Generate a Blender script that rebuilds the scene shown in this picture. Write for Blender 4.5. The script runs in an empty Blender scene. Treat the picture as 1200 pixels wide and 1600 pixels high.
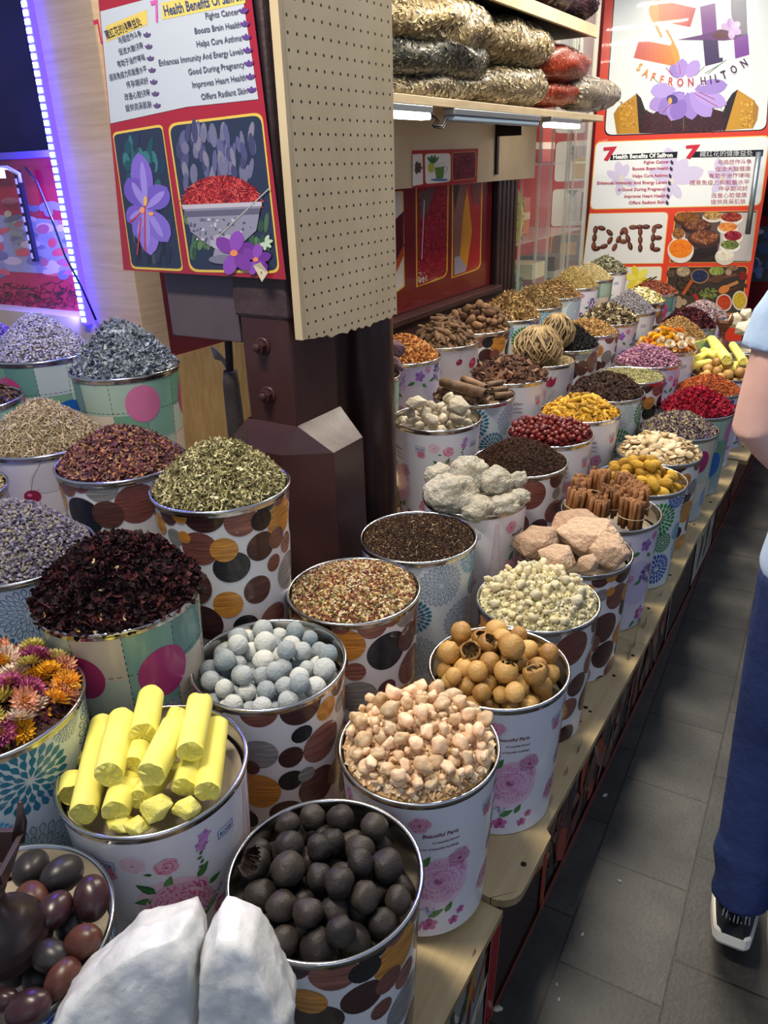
import bpy, bmesh, math, random
import numpy as np
from math import pi, sin, cos, radians, atan2, sqrt
from mathutils import Vector, Matrix, noise

SC = bpy.context.scene
COL = SC.collection

# ------------------------------------------------------------------ camera
CAM_H, PITCH, ROLL, YAW, FPX = 1.62, radians(24.3), radians(-1.9), radians(32.0), 1200.0
cd = bpy.data.cameras.new('camera')
cam = bpy.data.objects.new('camera', cd); COL.objects.link(cam)
cd.sensor_fit = 'VERTICAL'; cd.sensor_height = 36.0; cd.lens = 36.0 * FPX / 1600.0
cd.clip_start = 0.02; cd.clip_end = 60
_fh = Vector((-sin(YAW), cos(YAW), 0)); _rt = Vector((cos(YAW), sin(YAW), 0)); _z = Vector((0, 0, 1))
FW = _fh * cos(PITCH) - _z * sin(PITCH); UP0 = _fh * sin(PITCH) + _z * cos(PITCH)
RT = _rt * cos(ROLL) + UP0 * sin(ROLL); UP = UP0 * cos(ROLL) - _rt * sin(ROLL)
cam.matrix_world = Matrix(((RT.x, UP.x, -FW.x, 0), (RT.y, UP.y, -FW.y, 0), (RT.z, UP.z, -FW.z, CAM_H), (0, 0, 0, 1)))
SC.camera = cam
SC.view_settings.view_transform = 'Standard'; SC.view_settings.look = 'None'
SC.view_settings.gamma = 1.0; SC.view_settings.exposure = 0.15
SC.view_settings.use_curve_mapping = False

# ------------------------------------------------------------------ light
wd = bpy.data.worlds.new('world'); SC.world = wd; wd.use_nodes = True
wd.node_tree.nodes['Background'].inputs[0].default_value = (0.62, 0.74, 1.0, 1)
wd.node_tree.nodes['Background'].inputs[1].default_value = 0.36

def area(name, loc, target, sx, sy, power, col, spread=180):
    l = bpy.data.lights.new(name, 'AREA'); l.shape = 'RECTANGLE'; l.size = sx; l.size_y = sy
    l.energy = power; l.color = col; l.spread = radians(spread)
    o = bpy.data.objects.new(name, l); COL.objects.link(o); o.location = loc
    o.rotation_euler = (Vector(target) - Vector(loc)).to_track_quat('-Z', 'Y').to_euler()
    return o
# row of white shop lamps hung over the stall (above the frame), and daylight from the market lane
for yy in (0.55, 2.5, 3.75, 5.0):
    area('stall_lamp_light', (-1.05, yy, 2.75), (-0.85, yy, 0), 0.14, 0.75, 40, (1.0, 0.90, 0.74))
area('lane_daylight', (1.6, -2.2, 3.0), (-0.8, 1.6, 0.7), 2.4, 2.4, 12, (0.72, 0.82, 1.0))
area('poster_lamp_light', (-0.6, 4.9, 2.9), (-1.3, 6.2, 1.5), 0.2, 1.0, 8, (1.0, 0.95, 0.86))

# ------------------------------------------------------------------ helpers
def hx(s, k=1.0):
    s = s.lstrip('#'); o = []
    for i in (0, 2, 4):
        c = int(s[i:i + 2], 16) / 255
        o.append((c / 12.92 if c <= 0.04045 else ((c + 0.055) / 1.055) ** 2.4) * k)
    return tuple(o)

def ray_px(x, y):
    return FW + RT * ((x - 600) / FPX) + UP * (-(y - 800) / FPX)
def at(x, y, X=None, Y=None, Z=None):
    d = ray_px(x, y); c = Vector((0, 0, CAM_H))
    k = X / d.x if X is not None else Y / d.y if Y is not None else (Z - CAM_H) / d.z
    return c + d * k

MATS = {}
def mat(name, base='#888888', rough=0.5, metal=0.0, spec=0.5, attr=False, trans=0.0, sss=0.0, emit=None, estr=0.0, coat=0.0, alpha=1.0, ior=1.45):
    if name in MATS: return MATS[name]
    m = bpy.data.materials.new(name); m.use_nodes = True; MATS[name] = m
    b = m.node_tree.nodes['Principled BSDF']
    c = hx(base) if isinstance(base, str) else base
    b.inputs['Base Color'].default_value = (*c, 1); b.inputs['Roughness'].default_value = rough
    b.inputs['Metallic'].default_value = metal; b.inputs['Specular IOR Level'].default_value = spec
    b.inputs['Transmission Weight'].default_value = trans; b.inputs['Coat Weight'].default_value = coat
    b.inputs['Alpha'].default_value = alpha; b.inputs['IOR'].default_value = ior
    if sss:
        b.inputs['Subsurface Weight'].default_value = sss; b.inputs['Subsurface Radius'].default_value = (1, .85, .7); b.inputs['Subsurface Scale'].default_value = 0.012
    if emit:
        b.inputs['Emission Color'].default_value = (*hx(emit), 1); b.inputs['Emission Strength'].default_value = estr
    if attr:
        a = m.node_tree.nodes.new('ShaderNodeAttribute'); a.attribute_name = 'Col'
        m.node_tree.links.new(a.outputs['Color'], b.inputs['Base Color'])
    return m
def N(m, t): return m.node_tree.nodes.new(t)
def L(m, a, b): m.node_tree.links.new(a, b)
def bsdf(m): return m.node_tree.nodes['Principled BSDF']
def mixrgb(m, f, a, b, mode='MIX'):
    n = N(m, 'ShaderNodeMix'); n.data_type = 'RGBA'; n.blend_type = mode
    for i, v in ((0, f), (6, a), (7, b)):
        if hasattr(v, 'is_linked'): L(m, v, n.inputs[i])
        elif isinstance(v, (int, float)): n.inputs[i].default_value = v
        else: n.inputs[i].default_value = (*v, 1)
    return n.outputs[2]
def noise_tex(m, scale, detail=3, vec=None, sc3=None, rough=0.55):
    n = N(m, 'ShaderNodeTexNoise'); n.inputs['Scale'].default_value = scale; n.inputs['Detail'].default_value = detail; n.inputs['Roughness'].default_value = rough
    t = N(m, 'ShaderNodeTexCoord'); src = t.outputs['Object']
    if sc3:
        mp = N(m, 'ShaderNodeMapping'); mp.inputs['Scale'].default_value = sc3; L(m, src, mp.inputs['Vector']); src = mp.outputs[0]
    L(m, src, n.inputs['Vector'])
    return n.outputs['Fac']
def ramp(m, f, p):
    r = N(m, 'ShaderNodeValToRGB'); e = r.color_ramp.elements
    while len(e) < len(p): e.new(0.5)
    for i, (q, c) in enumerate(p): e[i].position = q; e[i].color = (*c, 1)
    L(m, f, r.inputs[0]); return r.outputs[0]
def bump(m, f, strength=0.3, dist=0.002):
    b = N(m, 'ShaderNodeBump'); b.inputs['Strength'].default_value = strength; b.inputs['Distance'].default_value = dist
    L(m, f, b.inputs['Height']); L(m, b.outputs[0], bsdf(m).inputs['Normal'])
def mat_noise(name, c1, c2, scale=8, rough=0.6, sc3=None, b=0.0, bd=0.002, rnd=False, c3=None, **kw):
    """two-tone surface broken up by noise; rnd also shifts the tint from one copy of a thing to the next"""
    if name in MATS: return MATS[name]
    m = mat(name, c1, rough, **kw)
    f = noise_tex(m, scale, 4, sc3=sc3)
    c = ramp(m, f, [(0.33, hx(c1)), (0.67, hx(c2))])
    if rnd:
        oi = N(m, 'ShaderNodeObjectInfo')
        c = mixrgb(m, oi.outputs['Random'], c, hx(c3 or c2), 'MIX') if c3 else c
        if c3:
            pass
        hs = N(m, 'ShaderNodeHueSaturation'); mr = N(m, 'ShaderNodeMapRange')
        L(m, oi.outputs['Random'], mr.inputs[0]); mr.inputs[3].default_value = 0.72; mr.inputs[4].default_value = 1.22
        L(m, mr.outputs[0], hs.inputs['Value']); L(m, c, hs.inputs['Color']); c = hs.outputs[0]
    L(m, c, bsdf(m).inputs['Base Color'])
    if b: bump(m, noise_tex(m, scale * 4, 5, sc3=sc3), b, bd)
    return m

def link(o, parent=None):
    COL.objects.link(o)
    if parent is not None: o.parent = parent
    return o
def tag(o, label=None, cat=None, group=None, kind=None):
    if label: o['label'] = label
    if cat: o['category'] = cat
    if group: o['group'] = group
    if kind: o['kind'] = kind
    return o
def empty(name, loc=(0, 0, 0), rz=0.0):
    o = bpy.data.objects.new(name, None); o.empty_display_size = 0.05; o.location = loc; o.rotation_euler = (0, 0, rz)
    return link(o)
def copy_tree(o, parent=None):
    c = o.copy(); COL.objects.link(c)
    if parent is not None: c.parent = parent
    for ch in o.children: copy_tree(ch, c)
    return c

class MB:
    """collects polygons with a colour each, linked as ONE mesh object"""
    def __init__(s): s.v, s.f, s.c, s.m, s.s = [], [], [], [], []
    def add(s, vs, fs, col=(1, 1, 1), mi=0, sm=False):
        o = len(s.v); s.v += [tuple(v) for v in vs]
        for f in fs: s.f.append([i + o for i in f]); s.c.append(col); s.m.append(mi); s.s.append(sm)
    def box(s, a, b, col=(1, 1, 1), mi=0):
        x0, y0, z0 = a; x1, y1, z1 = b
        s.add([(x0, y0, z0), (x1, y0, z0), (x1, y1, z0), (x0, y1, z0), (x0, y0, z1), (x1, y0, z1), (x1, y1, z1), (x0, y1, z1)],
              [(0, 3, 2, 1), (4, 5, 6, 7), (0, 1, 5, 4), (1, 2, 6, 5), (2, 3, 7, 6), (3, 0, 4, 7)], col, mi)
        return s
    def prism(s, pts, z0, z1, col=(1, 1, 1), mi=0):
        n = len(pts); s.add([(p[0], p[1], z0) for p in pts] + [(p[0], p[1], z1) for p in pts],
            [list(range(n))[::-1], list(range(n, 2 * n))] + [(i, (i + 1) % n, n + (i + 1) % n, n + i) for i in range(n)], col, mi); return s
    def lathe(s, prof, n=48, col=(1, 1, 1), mi=0, c=(0, 0, 0), closed=False, sm=True):
        vs = []
        for r, z in prof:
            for k in range(n): a = 2 * pi * k / n; vs.append((c[0] + r * cos(a), c[1] + r * sin(a), c[2] + z))
        fs = []
        for i in range(len(prof) - 1 + (1 if closed else 0)):
            j = (i + 1) % len(prof)
            for k in range(n): q = (k + 1) % n; fs.append((i * n + k, i * n + q, j * n + q, j * n + k))
        s.add(vs, fs, col, mi, sm); return s
    def tube(s, pts, rad, n=8, col=(1, 1, 1), mi=0, caps=True, flat=1.0):
        pts = [Vector(p) for p in pts]; R = rad if hasattr(rad, '__len__') else [rad] * len(pts)
        vs = []; up = None
        for i, p in enumerate(pts):
            t = (pts[min(i + 1, len(pts) - 1)] - pts[max(i - 1, 0)]).normalized()
            if up is None: up = Vector((0, 0, 1)) if abs(t.z) < 0.9 else Vector((1, 0, 0))
            x = t.cross(up).normalized(); up = x.cross(t).normalized()
            for k in range(n): a = 2 * pi * k / n; vs.append(p + x * (cos(a) * R[i]) + up * (sin(a) * R[i] * flat))
        fs = []
        for i in range(len(pts) - 1):
            for k in range(n): q = (k + 1) % n; fs.append((i * n + k, i * n + q, (i + 1) * n + q, (i + 1) * n + k))
        if caps: fs += [list(range(n))[::-1], list(range((len(pts) - 1) * n, len(pts) * n))]
        s.add(vs, fs, col, mi, True); return s
    def build(s, name, mats, parent=None, loc=None, bevel=0.0):
        me = bpy.data.meshes.new(name); me.from_pydata(s.v, [], s.f)
        for m in (mats if isinstance(mats, (list, tuple)) else [mats]): me.materials.append(m)
        me.polygons.foreach_set('material_index', s.m); me.polygons.foreach_set('use_smooth', s.s)
        ca = me.color_attributes.new('Col', 'FLOAT_COLOR', 'CORNER')
        cs = []
        for f, c in zip(s.f, s.c): cs += [c[0], c[1], c[2], c[3] if len(c) > 3 else 1.0] * len(f)
        ca.data.foreach_set('color', cs); me.update()
        o = bpy.data.objects.new(name, me); link(o, parent)
        if loc is not None: o.location = loc
        if bevel:
            b = o.modifiers.new('bevel', 'BEVEL'); b.width = bevel; b.segments = 2; b.limit_method = 'ANGLE'
        return o
def struct(o): o['kind'] = 'structure'; return o

def tri_mesh(name, V, F, C, mats, parent=None, smooth=True):
    """numpy arrays -> one triangle mesh with a point colour"""
    V = np.asarray(V, np.float32); F = np.asarray(F, np.int32)
    me = bpy.data.meshes.new(name); me.vertices.add(len(V)); me.vertices.foreach_set('co', V.ravel())
    me.loops.add(F.size); me.loops.foreach_set('vertex_index', F.ravel())
    me.polygons.add(len(F)); me.polygons.foreach_set('loop_start', np.arange(0, F.size, 3, dtype=np.int32))
    me.polygons.foreach_set('use_smooth', np.full(len(F), smooth))
    ca = me.color_attributes.new('Col', 'FLOAT_COLOR', 'POINT')
    ca.data.foreach_set('color', np.concatenate([np.asarray(C, np.float32), np.ones((len(V), 1), np.float32)], 1).ravel())
    for m in (mats if isinstance(mats, (list, tuple)) else [mats]): me.materials.append(m)
    me.update(calc_edges=True); me.validate()
    o = bpy.data.objects.new(name, me); return link(o, parent)

# ------------------------------------------------------------------ flat printed matter
def ell(cx, cy, rx, ry, rot=0.0, n=22):
    a = radians(rot); return [(cx + rx * cos(t) * cos(a) - ry * sin(t) * sin(a), cy + rx * cos(t) * sin(a) + ry * sin(t) * cos(a)) for t in [2 * pi * k / n for k in range(n)]]
def petal2(bx, by, ln, wd, ang, n=9, tip=0.6):
    """petal from base point (bx,by) along ang degrees"""
    a = radians(ang); o = []
    for s in (1, -1):
        rng = range(n + 1) if s > 0 else range(n - 1, 0, -1)
        for i in rng:
            t = i / n; w = wd * 0.5 * max(0.0, sin(pi * t ** 1.15)) ** tip * s
            o.append((bx + ln * t * cos(a) - w * sin(a), by + ln * t * sin(a) + w * cos(a)))
    return o
def rrect(q, r=0.08, k=5, corners=(1, 1, 1, 1)):
    """rounded quadrilateral from four corner points; r as a share of the shorter side"""
    P = [Vector(p) for p in q]; o = []; n = 4
    for i in range(n):
        p, a, b = P[i], P[i - 1], P[(i + 1) % n]
        la = (a - p).length; lb = (b - p).length; d = min(la, lb) * r
        if not corners[i] or r == 0: o.append(tuple(p)); continue
        s = p + (a - p).normalized() * d; e = p + (b - p).normalized() * d
        for j in range(k + 1):
            t = j / k; o.append(tuple(s * (1 - t) ** 2 + p * 2 * t * (1 - t) + e * t * t))
    return o
TXT = {}
def text_geo(s, bold=0.0):
    if (s, bold) in TXT: return TXT[(s, bold)]
    c = bpy.data.curves.new('letters', 'FONT'); c.body = s; c.size = 1; c.resolution_u = 2; c.offset = bold
    o = bpy.data.objects.new('letters', c); COL.objects.link(o)
    dg = bpy.context.evaluated_depsgraph_get(); dg.update(); e = o.evaluated_get(dg); m = e.to_mesh()
    g = ([(v.co.x, v.co.y) for v in m.vertices], [tuple(p.vertices) for p in m.polygons]); e.to_mesh_clear()
    bpy.data.objects.remove(o); bpy.data.curves.remove(c)
    w = max((v[0] for v in g[0]), default=1.0); TXT[(s, bold)] = (g[0], g[1], w); return TXT[(s, bold)]
class Print:
    """flat artwork on a plane; points come as pixels of the photograph or as plane coordinates"""
    def __init__(s, origin, u, w, n, step=0.0005):
        s.o, s.u, s.w, s.n, s.step, s.mb = Vector(origin), Vector(u), Vector(w), Vector(n), step, MB()
        s.bend = None; s.px = True; s.k = 0
    def pt(s, x, y):
        if s.px:
            d = ray_px(x, y); c = Vector((0, 0, CAM_H)); k = (s.o - c).dot(s.n) / d.dot(s.n); q = c + d * k - s.o
            return q.dot(s.u), q.dot(s.w)
        return x, y
    def v(s, a, b, layer):
        off = layer * s.step + s.k * 6e-6 + (s.bend(a, b) if s.bend else 0)
        return s.o + s.u * a + s.w * b + s.n * off
    def poly(s, pts, col, layer=1):
        s.k = (s.k + 1) % 60; q = [s.pt(*p) for p in pts]; col = hx(col) if isinstance(col, str) else col
        a = sum(q[i - 1][0] * q[i][1] - q[i][0] * q[i - 1][1] for i in range(len(q)))
        if (a < 0) == (s.u.cross(s.w).dot(s.n) > 0): q = q[::-1]
        s.mb.add([s.v(a, b, layer) for a, b in q], [list(range(len(q)))], col); return s
    def line(s, p, q, w, col, layer=1):
        a, b = Vector(p), Vector(q); d = (b - a); nn = Vector((-d.y, d.x)).normalized() * (w / 2)
        return s.poly([a + nn, b + nn, b - nn, a - nn], col, layer)
    def frame(s, q, r, w, col, inner, layer=1, corners=(1, 1, 1, 1)):
        s.poly(rrect(q, r, corners=corners), col, layer)
        c = sum((Vector(p) for p in q), Vector((0, 0))) / 4
        qi = [Vector(p) + Vector((w if p[0] < c.x else -w, w if p[1] < c.y else -w)) for p in q]
        s.poly(rrect([tuple(p) for p in qi], r * 0.9, corners=corners), inner, layer + 1); return s
    def text(s, t, p0, p1, h, col, layer=3, bold=0.0, slant=0.0):
        """letters whose baseline runs p0 -> p1 and whose size is h"""
        V, Fc, w = text_geo(t, bold); a, b = Vector(p0), Vector(p1); ex = (b - a) / w
        up = Vector((ex.y, -ex.x)).normalized() * h if s.px else Vector((-ex.y, ex.x)).normalized() * h
        q = [a + ex * (x + slant * y) + up * y for x, y in V]
        col = hx(col) if isinstance(col, str) else col
        s.mb.add([s.v(*s.pt(*p), layer) for p in q], Fc, col); return s
# ------------------------------------------------------------------ surfaces
def mat_floor():
    m = mat('stone_paving', '#4a4845', 0.42)
    tc = N(m, 'ShaderNodeTexCoord'); mp = N(m, 'ShaderNodeMapping'); mp.inputs['Rotation'].default_value = (0, 0, radians(90 - 2.2)); mp.inputs['Location'].default_value = (0.02, -0.185, 0)
    L(m, tc.outputs['Object'], mp.inputs['Vector'])
    b = N(m, 'ShaderNodeTexBrick'); b.offset = 0.62; b.inputs['Scale'].default_value = 1.0
    b.inputs['Brick Width'].default_value = 0.316; b.inputs['Row Height'].default_value = 0.222; b.inputs['Mortar Size'].default_value = 0.003; b.inputs['Mortar Smooth'].default_value = 0.25
    b.inputs['Color1'].default_value = (*hx('#4c4a46'), 1); b.inputs['Color2'].default_value = (*hx('#3a3937'), 1); b.inputs['Mortar'].default_value = (*hx('#241e19'), 1)
    L(m, mp.outputs[0], b.inputs['Vector'])
    n1 = noise_tex(m, 9, 5); n2 = noise_tex(m, 90, 4)
    c = mixrgb(m, 0.75, b.outputs['Color'], ramp(m, n1, [(0.3, (0.42, 0.42, 0.42)), (0.7, (1.15, 1.13, 1.08))]), 'MULTIPLY')
    c = mixrgb(m, 0.35, c, ramp(m, n2, [(0.35, (0.55, 0.55, 0.55)), (0.65, (1.2, 1.2, 1.2))]), 'MULTIPLY')
    L(m, c, bsdf(m).inputs['Base Color'])
    mx = mixrgb(m, 0.5, b.outputs['Fac'], n2); 
    bump(m, n2, 0.25, 0.002); return m
def mat_wood(name, c1, c2, rough=0.5, sc=(2, 30, 30)):
    m = mat(name, c1, rough); f = noise_tex(m, 2.0, 6, sc3=sc); g = noise_tex(m, 5, 3)
    c = ramp(m, f, [(0.3, hx(c1)), (0.7, hx(c2))])
    c = mixrgb(m, 0.3, c, ramp(m, g, [(0.3, (.75, .72, .68)), (0.7, (1.1, 1.1, 1.1))]), 'MULTIPLY')
    L(m, c, bsdf(m).inputs['Base Color']); return m
M_FLOOR = mat_floor()
M_PLY = mat_wood('plywood', '#dcc596', '#cbb07c', 0.45, (30, 2, 30))
M_PLYEDGE = mat_noise('plywood_edge', '#a8946a', '#6f5e40', 14, 0.8)
M_BEIGE = mat_wood('beige_laminate', '#c9b194', '#b59c7d', 0.35, (2, 2, 40))
M_TAN = mat_wood('tan_laminate', '#c8a877', '#b28f5c', 0.35, (2, 30, 6))
M_CREAM = mat_noise('cream_panel', '#c9b898', '#b9a684', 3, 0.5)
M_DARK = mat_noise('dark_brown_paint', '#2c1a18', '#38221f', 6, 0.4)
M_BROWN = mat_noise('brown_gloss_paint', '#432828', '#382122', 7, 0.33, b=0.25, bd=0.003)
M_BLACKISH = mat_noise('blackish_board', '#1d1614', '#2a201c', 6, 0.7)  # near-black brown board of the stall base and upper shelf
M_GREYBOX = mat_noise('grey_paint', '#5b5058', '#51474f', 5, 0.45)
M_ATTR = mat('printed_colour', rough=0.35, attr=True)
M_GLOSSPRINT = mat('glossy_print', rough=0.22, attr=True, coat=0.35)
M_CHROME = mat('polished_steel', '#c9c8c6', 0.18, metal=1.0)
M_BLACKMETAL = mat('black_metal', '#17151a', 0.4, spec=0.4)
M_ALU = mat('aluminium', '#aab4bc', 0.35, metal=0.85)
M_GLASS = mat('clear_acrylic', '#ffffff', 0.03, alpha=0.05, spec=0.8)
M_LAMP = mat('lit_diffuser', '#ffffff', 0.4, emit='#fff6e6', estr=9.0)
M_LEDBLUE = mat('blue_led_channel', '#2a1cff', 0.4, emit='#1a10ff', estr=22.0)
M_LEDBEAD = mat('led_bead', '#ffffff', 0.4, emit='#3f86ff', estr=46.0)

# ------------------------------------------------------------------ floor and walls
fl = MB(); fl.box((-4.5, -2.5, -0.05), (3.5, 9.5, 0.0))
tag(struct(fl.build('floor', M_FLOOR)), 'dark grey stone slab paving of the market lane', 'floor')

w = MB(); w.box((-1.80, 2.15, 0), (-1.76, 4.27, 2.75))
tag(struct(w.build('wall_left', M_DARK)), 'dark back wall behind the buckets', 'wall')
w = MB(); w.box((-1.90, 1.72, 0), (-1.85, 2.2, 2.75))
tag(struct(w.build('wall_inner', mat_noise('deep_red_panel', '#6d1626', '#5a101e', 3, 0.3))), 'deep red wall between the cabinet post and the pillar', 'wall')
w = MB(); w.box((-4.2, 7.55, 0), (2.8, 7.65, 3.0))
tag(struct(w.build('wall_far', mat_noise('far_wall_paint', '#8d7a66', '#76644f', 2, 0.7))), 'far wall closing the lane', 'wall')
w = MB(); w.box((-3.05, 4.3, 0), (-3.0, 7.55, 3.0))
tag(struct(w.build('wall_display', mat_noise('pale_display_wall', '#d8cfae', '#c8bc94', 3, 0.6))), 'pale wall behind the glass display', 'wall')
w = MB(); w.box((-1.86, 1.66, 0.3), (-1.842, 2.15, 1.085))
tag(struct(w.build('trim_1', M_TAN)), 'tan laminate lower panel behind the pillar', 'panel')
w = MB(); w.box((-1.76, 2.15, 0.3), (-1.70, 3.98, 0.985)); w.box((-1.76, 2.15, 0.985), (-1.685, 3.98, 1.012))
tag(struct(w.build('trim_2', mat_noise('wainscot_brown', '#3b2523', '#4b302b', 5, 0.35), bevel=0.004)), 'dark brown wainscot with a ledge under the red panels', 'wainscot')
w = MB()
for k in range(5): w.box((-1.76, 3.985 + k * 0.055, 0.3), (-1.725, 3.985 + k * 0.055 + 0.042, 1.62))
tag(struct(w.build('trim_3', mat_noise('grooved_brown', '#33211f', '#2a1a19', 6, 0.4), bevel=0.006)), 'grooved dark brown post at the end of the red panels', 'post')

# red wall panels with spice pictures (flat prints on the back wall)
pr = Print((-1.758, 0, 0), (0, 1, 0), (0, 0, 1), (1, 0, 0))
pr.px = False
pr.poly([(2.15, 1.015), (3.97, 1.015), (3.97, 1.60), (2.15, 1.60)], '#6e1a1f', 1)
pr.px = True
pr.frame([(600, 300), (630, 298), (632, 448), (600, 470)], 0.10, 2, '#d9b24a', '#cfc4b8', 2)
pr.poly([(615, 345), (630, 330), (630, 400), (616, 420)], '#4d1320', 4)
pr.poly([(612, 420), (631, 380), (629, 402), (616, 432)], '#b24a24', 5)
pr.frame([(649, 290), (701, 284), (699, 432), (650, 449)], 0.22, 2, '#d9a63c', '#8f1a2a', 2, (0, 0, 1, 0))
rnd = random.Random(5)
for k in range(260):
    x = rnd.uniform(653, 697); y = rnd.uniform(296, 436 - (x - 653) * .25); pr.poly(ell(x, y, rnd.uniform(.6, 1.8), rnd.uniform(1, 3), 0, 6), rnd.choice(['#a82438', '#7a1424', '#b83a4a', '#5e0f1e', '#9a3048']), 4)
for k in range(110):
    x = rnd.gauss(657, 5); y = rnd.gauss(438, 6)
    if x > 652 and y < 444 - (x - 652) * .3: pr.poly(ell(x, y, .6, 1.2, 0, 5), '#d8c0b0', 5)
pr.poly([(654, 300), (680, 292), (668, 330), (656, 345)], '#5d4a48', 5)
pr.line((662, 312), (658, 405), 1.2, '#d8c8c0', 6)
pr.frame([(706, 284), (754, 279), (751, 420), (705, 435)], 0.22, 2, '#d9a63c', '#a82a28', 2, (0, 0, 1, 0))
pr.poly([(708, 288), (728, 286), (722, 340), (717, 412), (708, 428)], '#7d5a52', 4)
pr.poly([(708, 288), (718, 287), (710, 330)], '#2b3038', 5)
pr.poly([(729, 290), (737, 360), (729, 418), (717, 412), (722, 340)], '#c9882c', 5)
pr.poly([(709, 402), (717, 400), (728, 416), (727, 424), (709, 430)], '#9a8f98', 6)
pr.poly([(735, 283), (751, 281), (750, 320), (738, 320)], '#7a3030', 5)
o = pr.mb.build('printed_wall_panel', M_GLOSSPRINT)
tag(o, 'red wall panels printed with yellow framed spice pictures above the wainscot', 'wall panel')

# cream fascia board hung under the shelf, small printed strip on it
w = MB(); w.box((-1.705, 2.0, 1.53), (-1.69, 4.39, 1.80))
tag(w.build('fascia_board', M_CREAM), 'cream board hanging below the bag shelf', 'board')
pr = Print((-1.688, 0, 0), (0, 1, 0), (0, 0, 1), (1, 0, 0))
pr.poly([(644, 235), (747, 232), (745, 285), (644, 294)], '#a82a30', 1)
pr.frame([(644, 241), (660, 240), (661, 288), (644, 291)], 0.15, .6, '#d8c070', '#e9e6e0', 2, (0, 1, 1, 0))
for k in range(7): pr.poly(petal2(648 + k % 2, 262, 11, 4, -70 + k * 24 - 0), ['#5a4a44', '#3a3030'][k % 2], 5)
pr.frame([(663, 240), (704, 239), (704, 284), (664, 288)], 0.15, .8, '#d8c070', '#eceee8', 2)
pr.poly([(678, 258), (694, 256), (692, 278), (681, 280)], '#4f8a3a', 5); pr.poly([(678, 254), (695, 252), (694, 260), (678, 262)], '#dfe6da', 6)
pr.poly(ell(673, 262, 5, 8), '#b8c03a', 5); pr.line((694, 259), (699, 263), 1, '#9aa098', 5); pr.line((699, 263), (694, 271), 1, '#9aa098', 5)
for k in range(4): pr.poly(petal2(676, 256, 14, 4, -130 + k * 26), ['#1f6a3a', '#2a7a44'][k % 2], 6)
pr.poly(ell(686, 281, 14, 2.2), '#5a78b0', 4)
pr.frame([(706, 238), (744, 236), (743, 279), (706, 283)], 0.12, 1, '#d8a040', '#6a1c34', 2)
for k in range(160): pr.poly(ell(rnd.uniform(709, 741), rnd.uniform(241, 277), rnd.uniform(.6, 2), .8, rnd.uniform(0, 180), 5), rnd.choice(['#8f2a4a', '#4a1024', '#a03a52', '#3a1830']), 5)
tag(pr.mb.build('printed_strip', M_GLOSSPRINT), 'small red printed strip with a green tea cup and saffron pictures', 'poster')
e = empty('slotted_bracket', (-1.688, 3.72, 1.8)); tag(e, 'black slotted shelf bracket on the cream board', 'bracket')
p0 = at(776, 193, X=-1.688); p1 = at(772, 273, X=-1.688)
b = MB(); b.box((0, p0.y - 3.72 - .012, p1.z - 1.8), (.012, p0.y - 3.72 + .012, -.0)); b.build('upright', M_BLACKMETAL, e)
b = MB(); b.prism([(0, -.006), (.12, -.006), (.12, .006), (0, .006)], -.07, -.005); b.build('arm', M_BLACKMETAL, e, (0.012, p0.y - 3.72, 0))

# ------------------------------------------------------------------ bag shelf, upper shelf, lamps
w = MB(); w.box((-1.76, 1.9, 1.80), (-1.40, 4.62, 1.828))
tag(w.build('bag_shelf', mat_wood('shelf_board', '#b8a88c', '#a39274', 0.5, (30, 2, 30)), bevel=.002), 'long pale shelf carrying the plastic bags of herbs', 'shelf')
zz = at(865, 30, X=-1.40).z; yend = at(935, 46, X=-1.40).y - 4.0
e = empty('upper_shelf', (-1.76, 4.0, zz)); tag(e, 'upper shelf with a pale front edge above the red bag', 'shelf')
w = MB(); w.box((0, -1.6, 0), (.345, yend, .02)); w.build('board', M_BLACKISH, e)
w = MB(); w.box((.345, -1.6, -.01), (.362, yend, .04)); w.build('front_edge', M_CREAM, e)
for i, (xa, xb, lit, lab) in enumerate(((600, 668, 1, 'lit white strip lamp beside the pegboard under the shelf'), (702, 838, 0, 'unlit grey strip lamp in the middle under the shelf'), (856, 903, 1, 'short lit strip lamp at the far end under the shelf'))):
    a = at(xa, 180, X=-1.42).y; c = at(xb, 183, X=-1.42).y
    e = empty('strip_lamp', (-1.42, (a + c) / 2, 1.80)); hl = (c - a) / 2
    tag(e, lab, 'lamp', 'strip lamps under the bag shelf')
    b = MB(); b.box((-.03, -hl, -.022), (.022, hl, 0)); b.build('housing', M_ALU, e, bevel=.003)
    b = MB(); b.box((-.026, -hl + .004, -.042), (.018, hl - .004, -.022)); b.build('diffuser', M_LAMP if lit else mat('unlit_diffuser', '#8fa3b5', .25), e, bevel=.006)
    b = MB(); b.box((-.01, hl, -.04), (.012, hl + .015, -.005)); b.build('end_cap', M_BLACKMETAL, e)
bp = [at(672, 176, X=-1.415), at(684, 186, X=-1.41), at(676, 196, X=-1.41), at(690, 198, X=-1.41), at(697, 184, X=-1.415)]
b = MB(); b.tube(bp, .004); b.tube([p + Vector((0, .01, -.006)) for p in bp[::-1]], .003)
tag(b.build('lamp_cable', M_BLACKMETAL), 'dark loose cable knotted between the strip lamps', 'cable')

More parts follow.
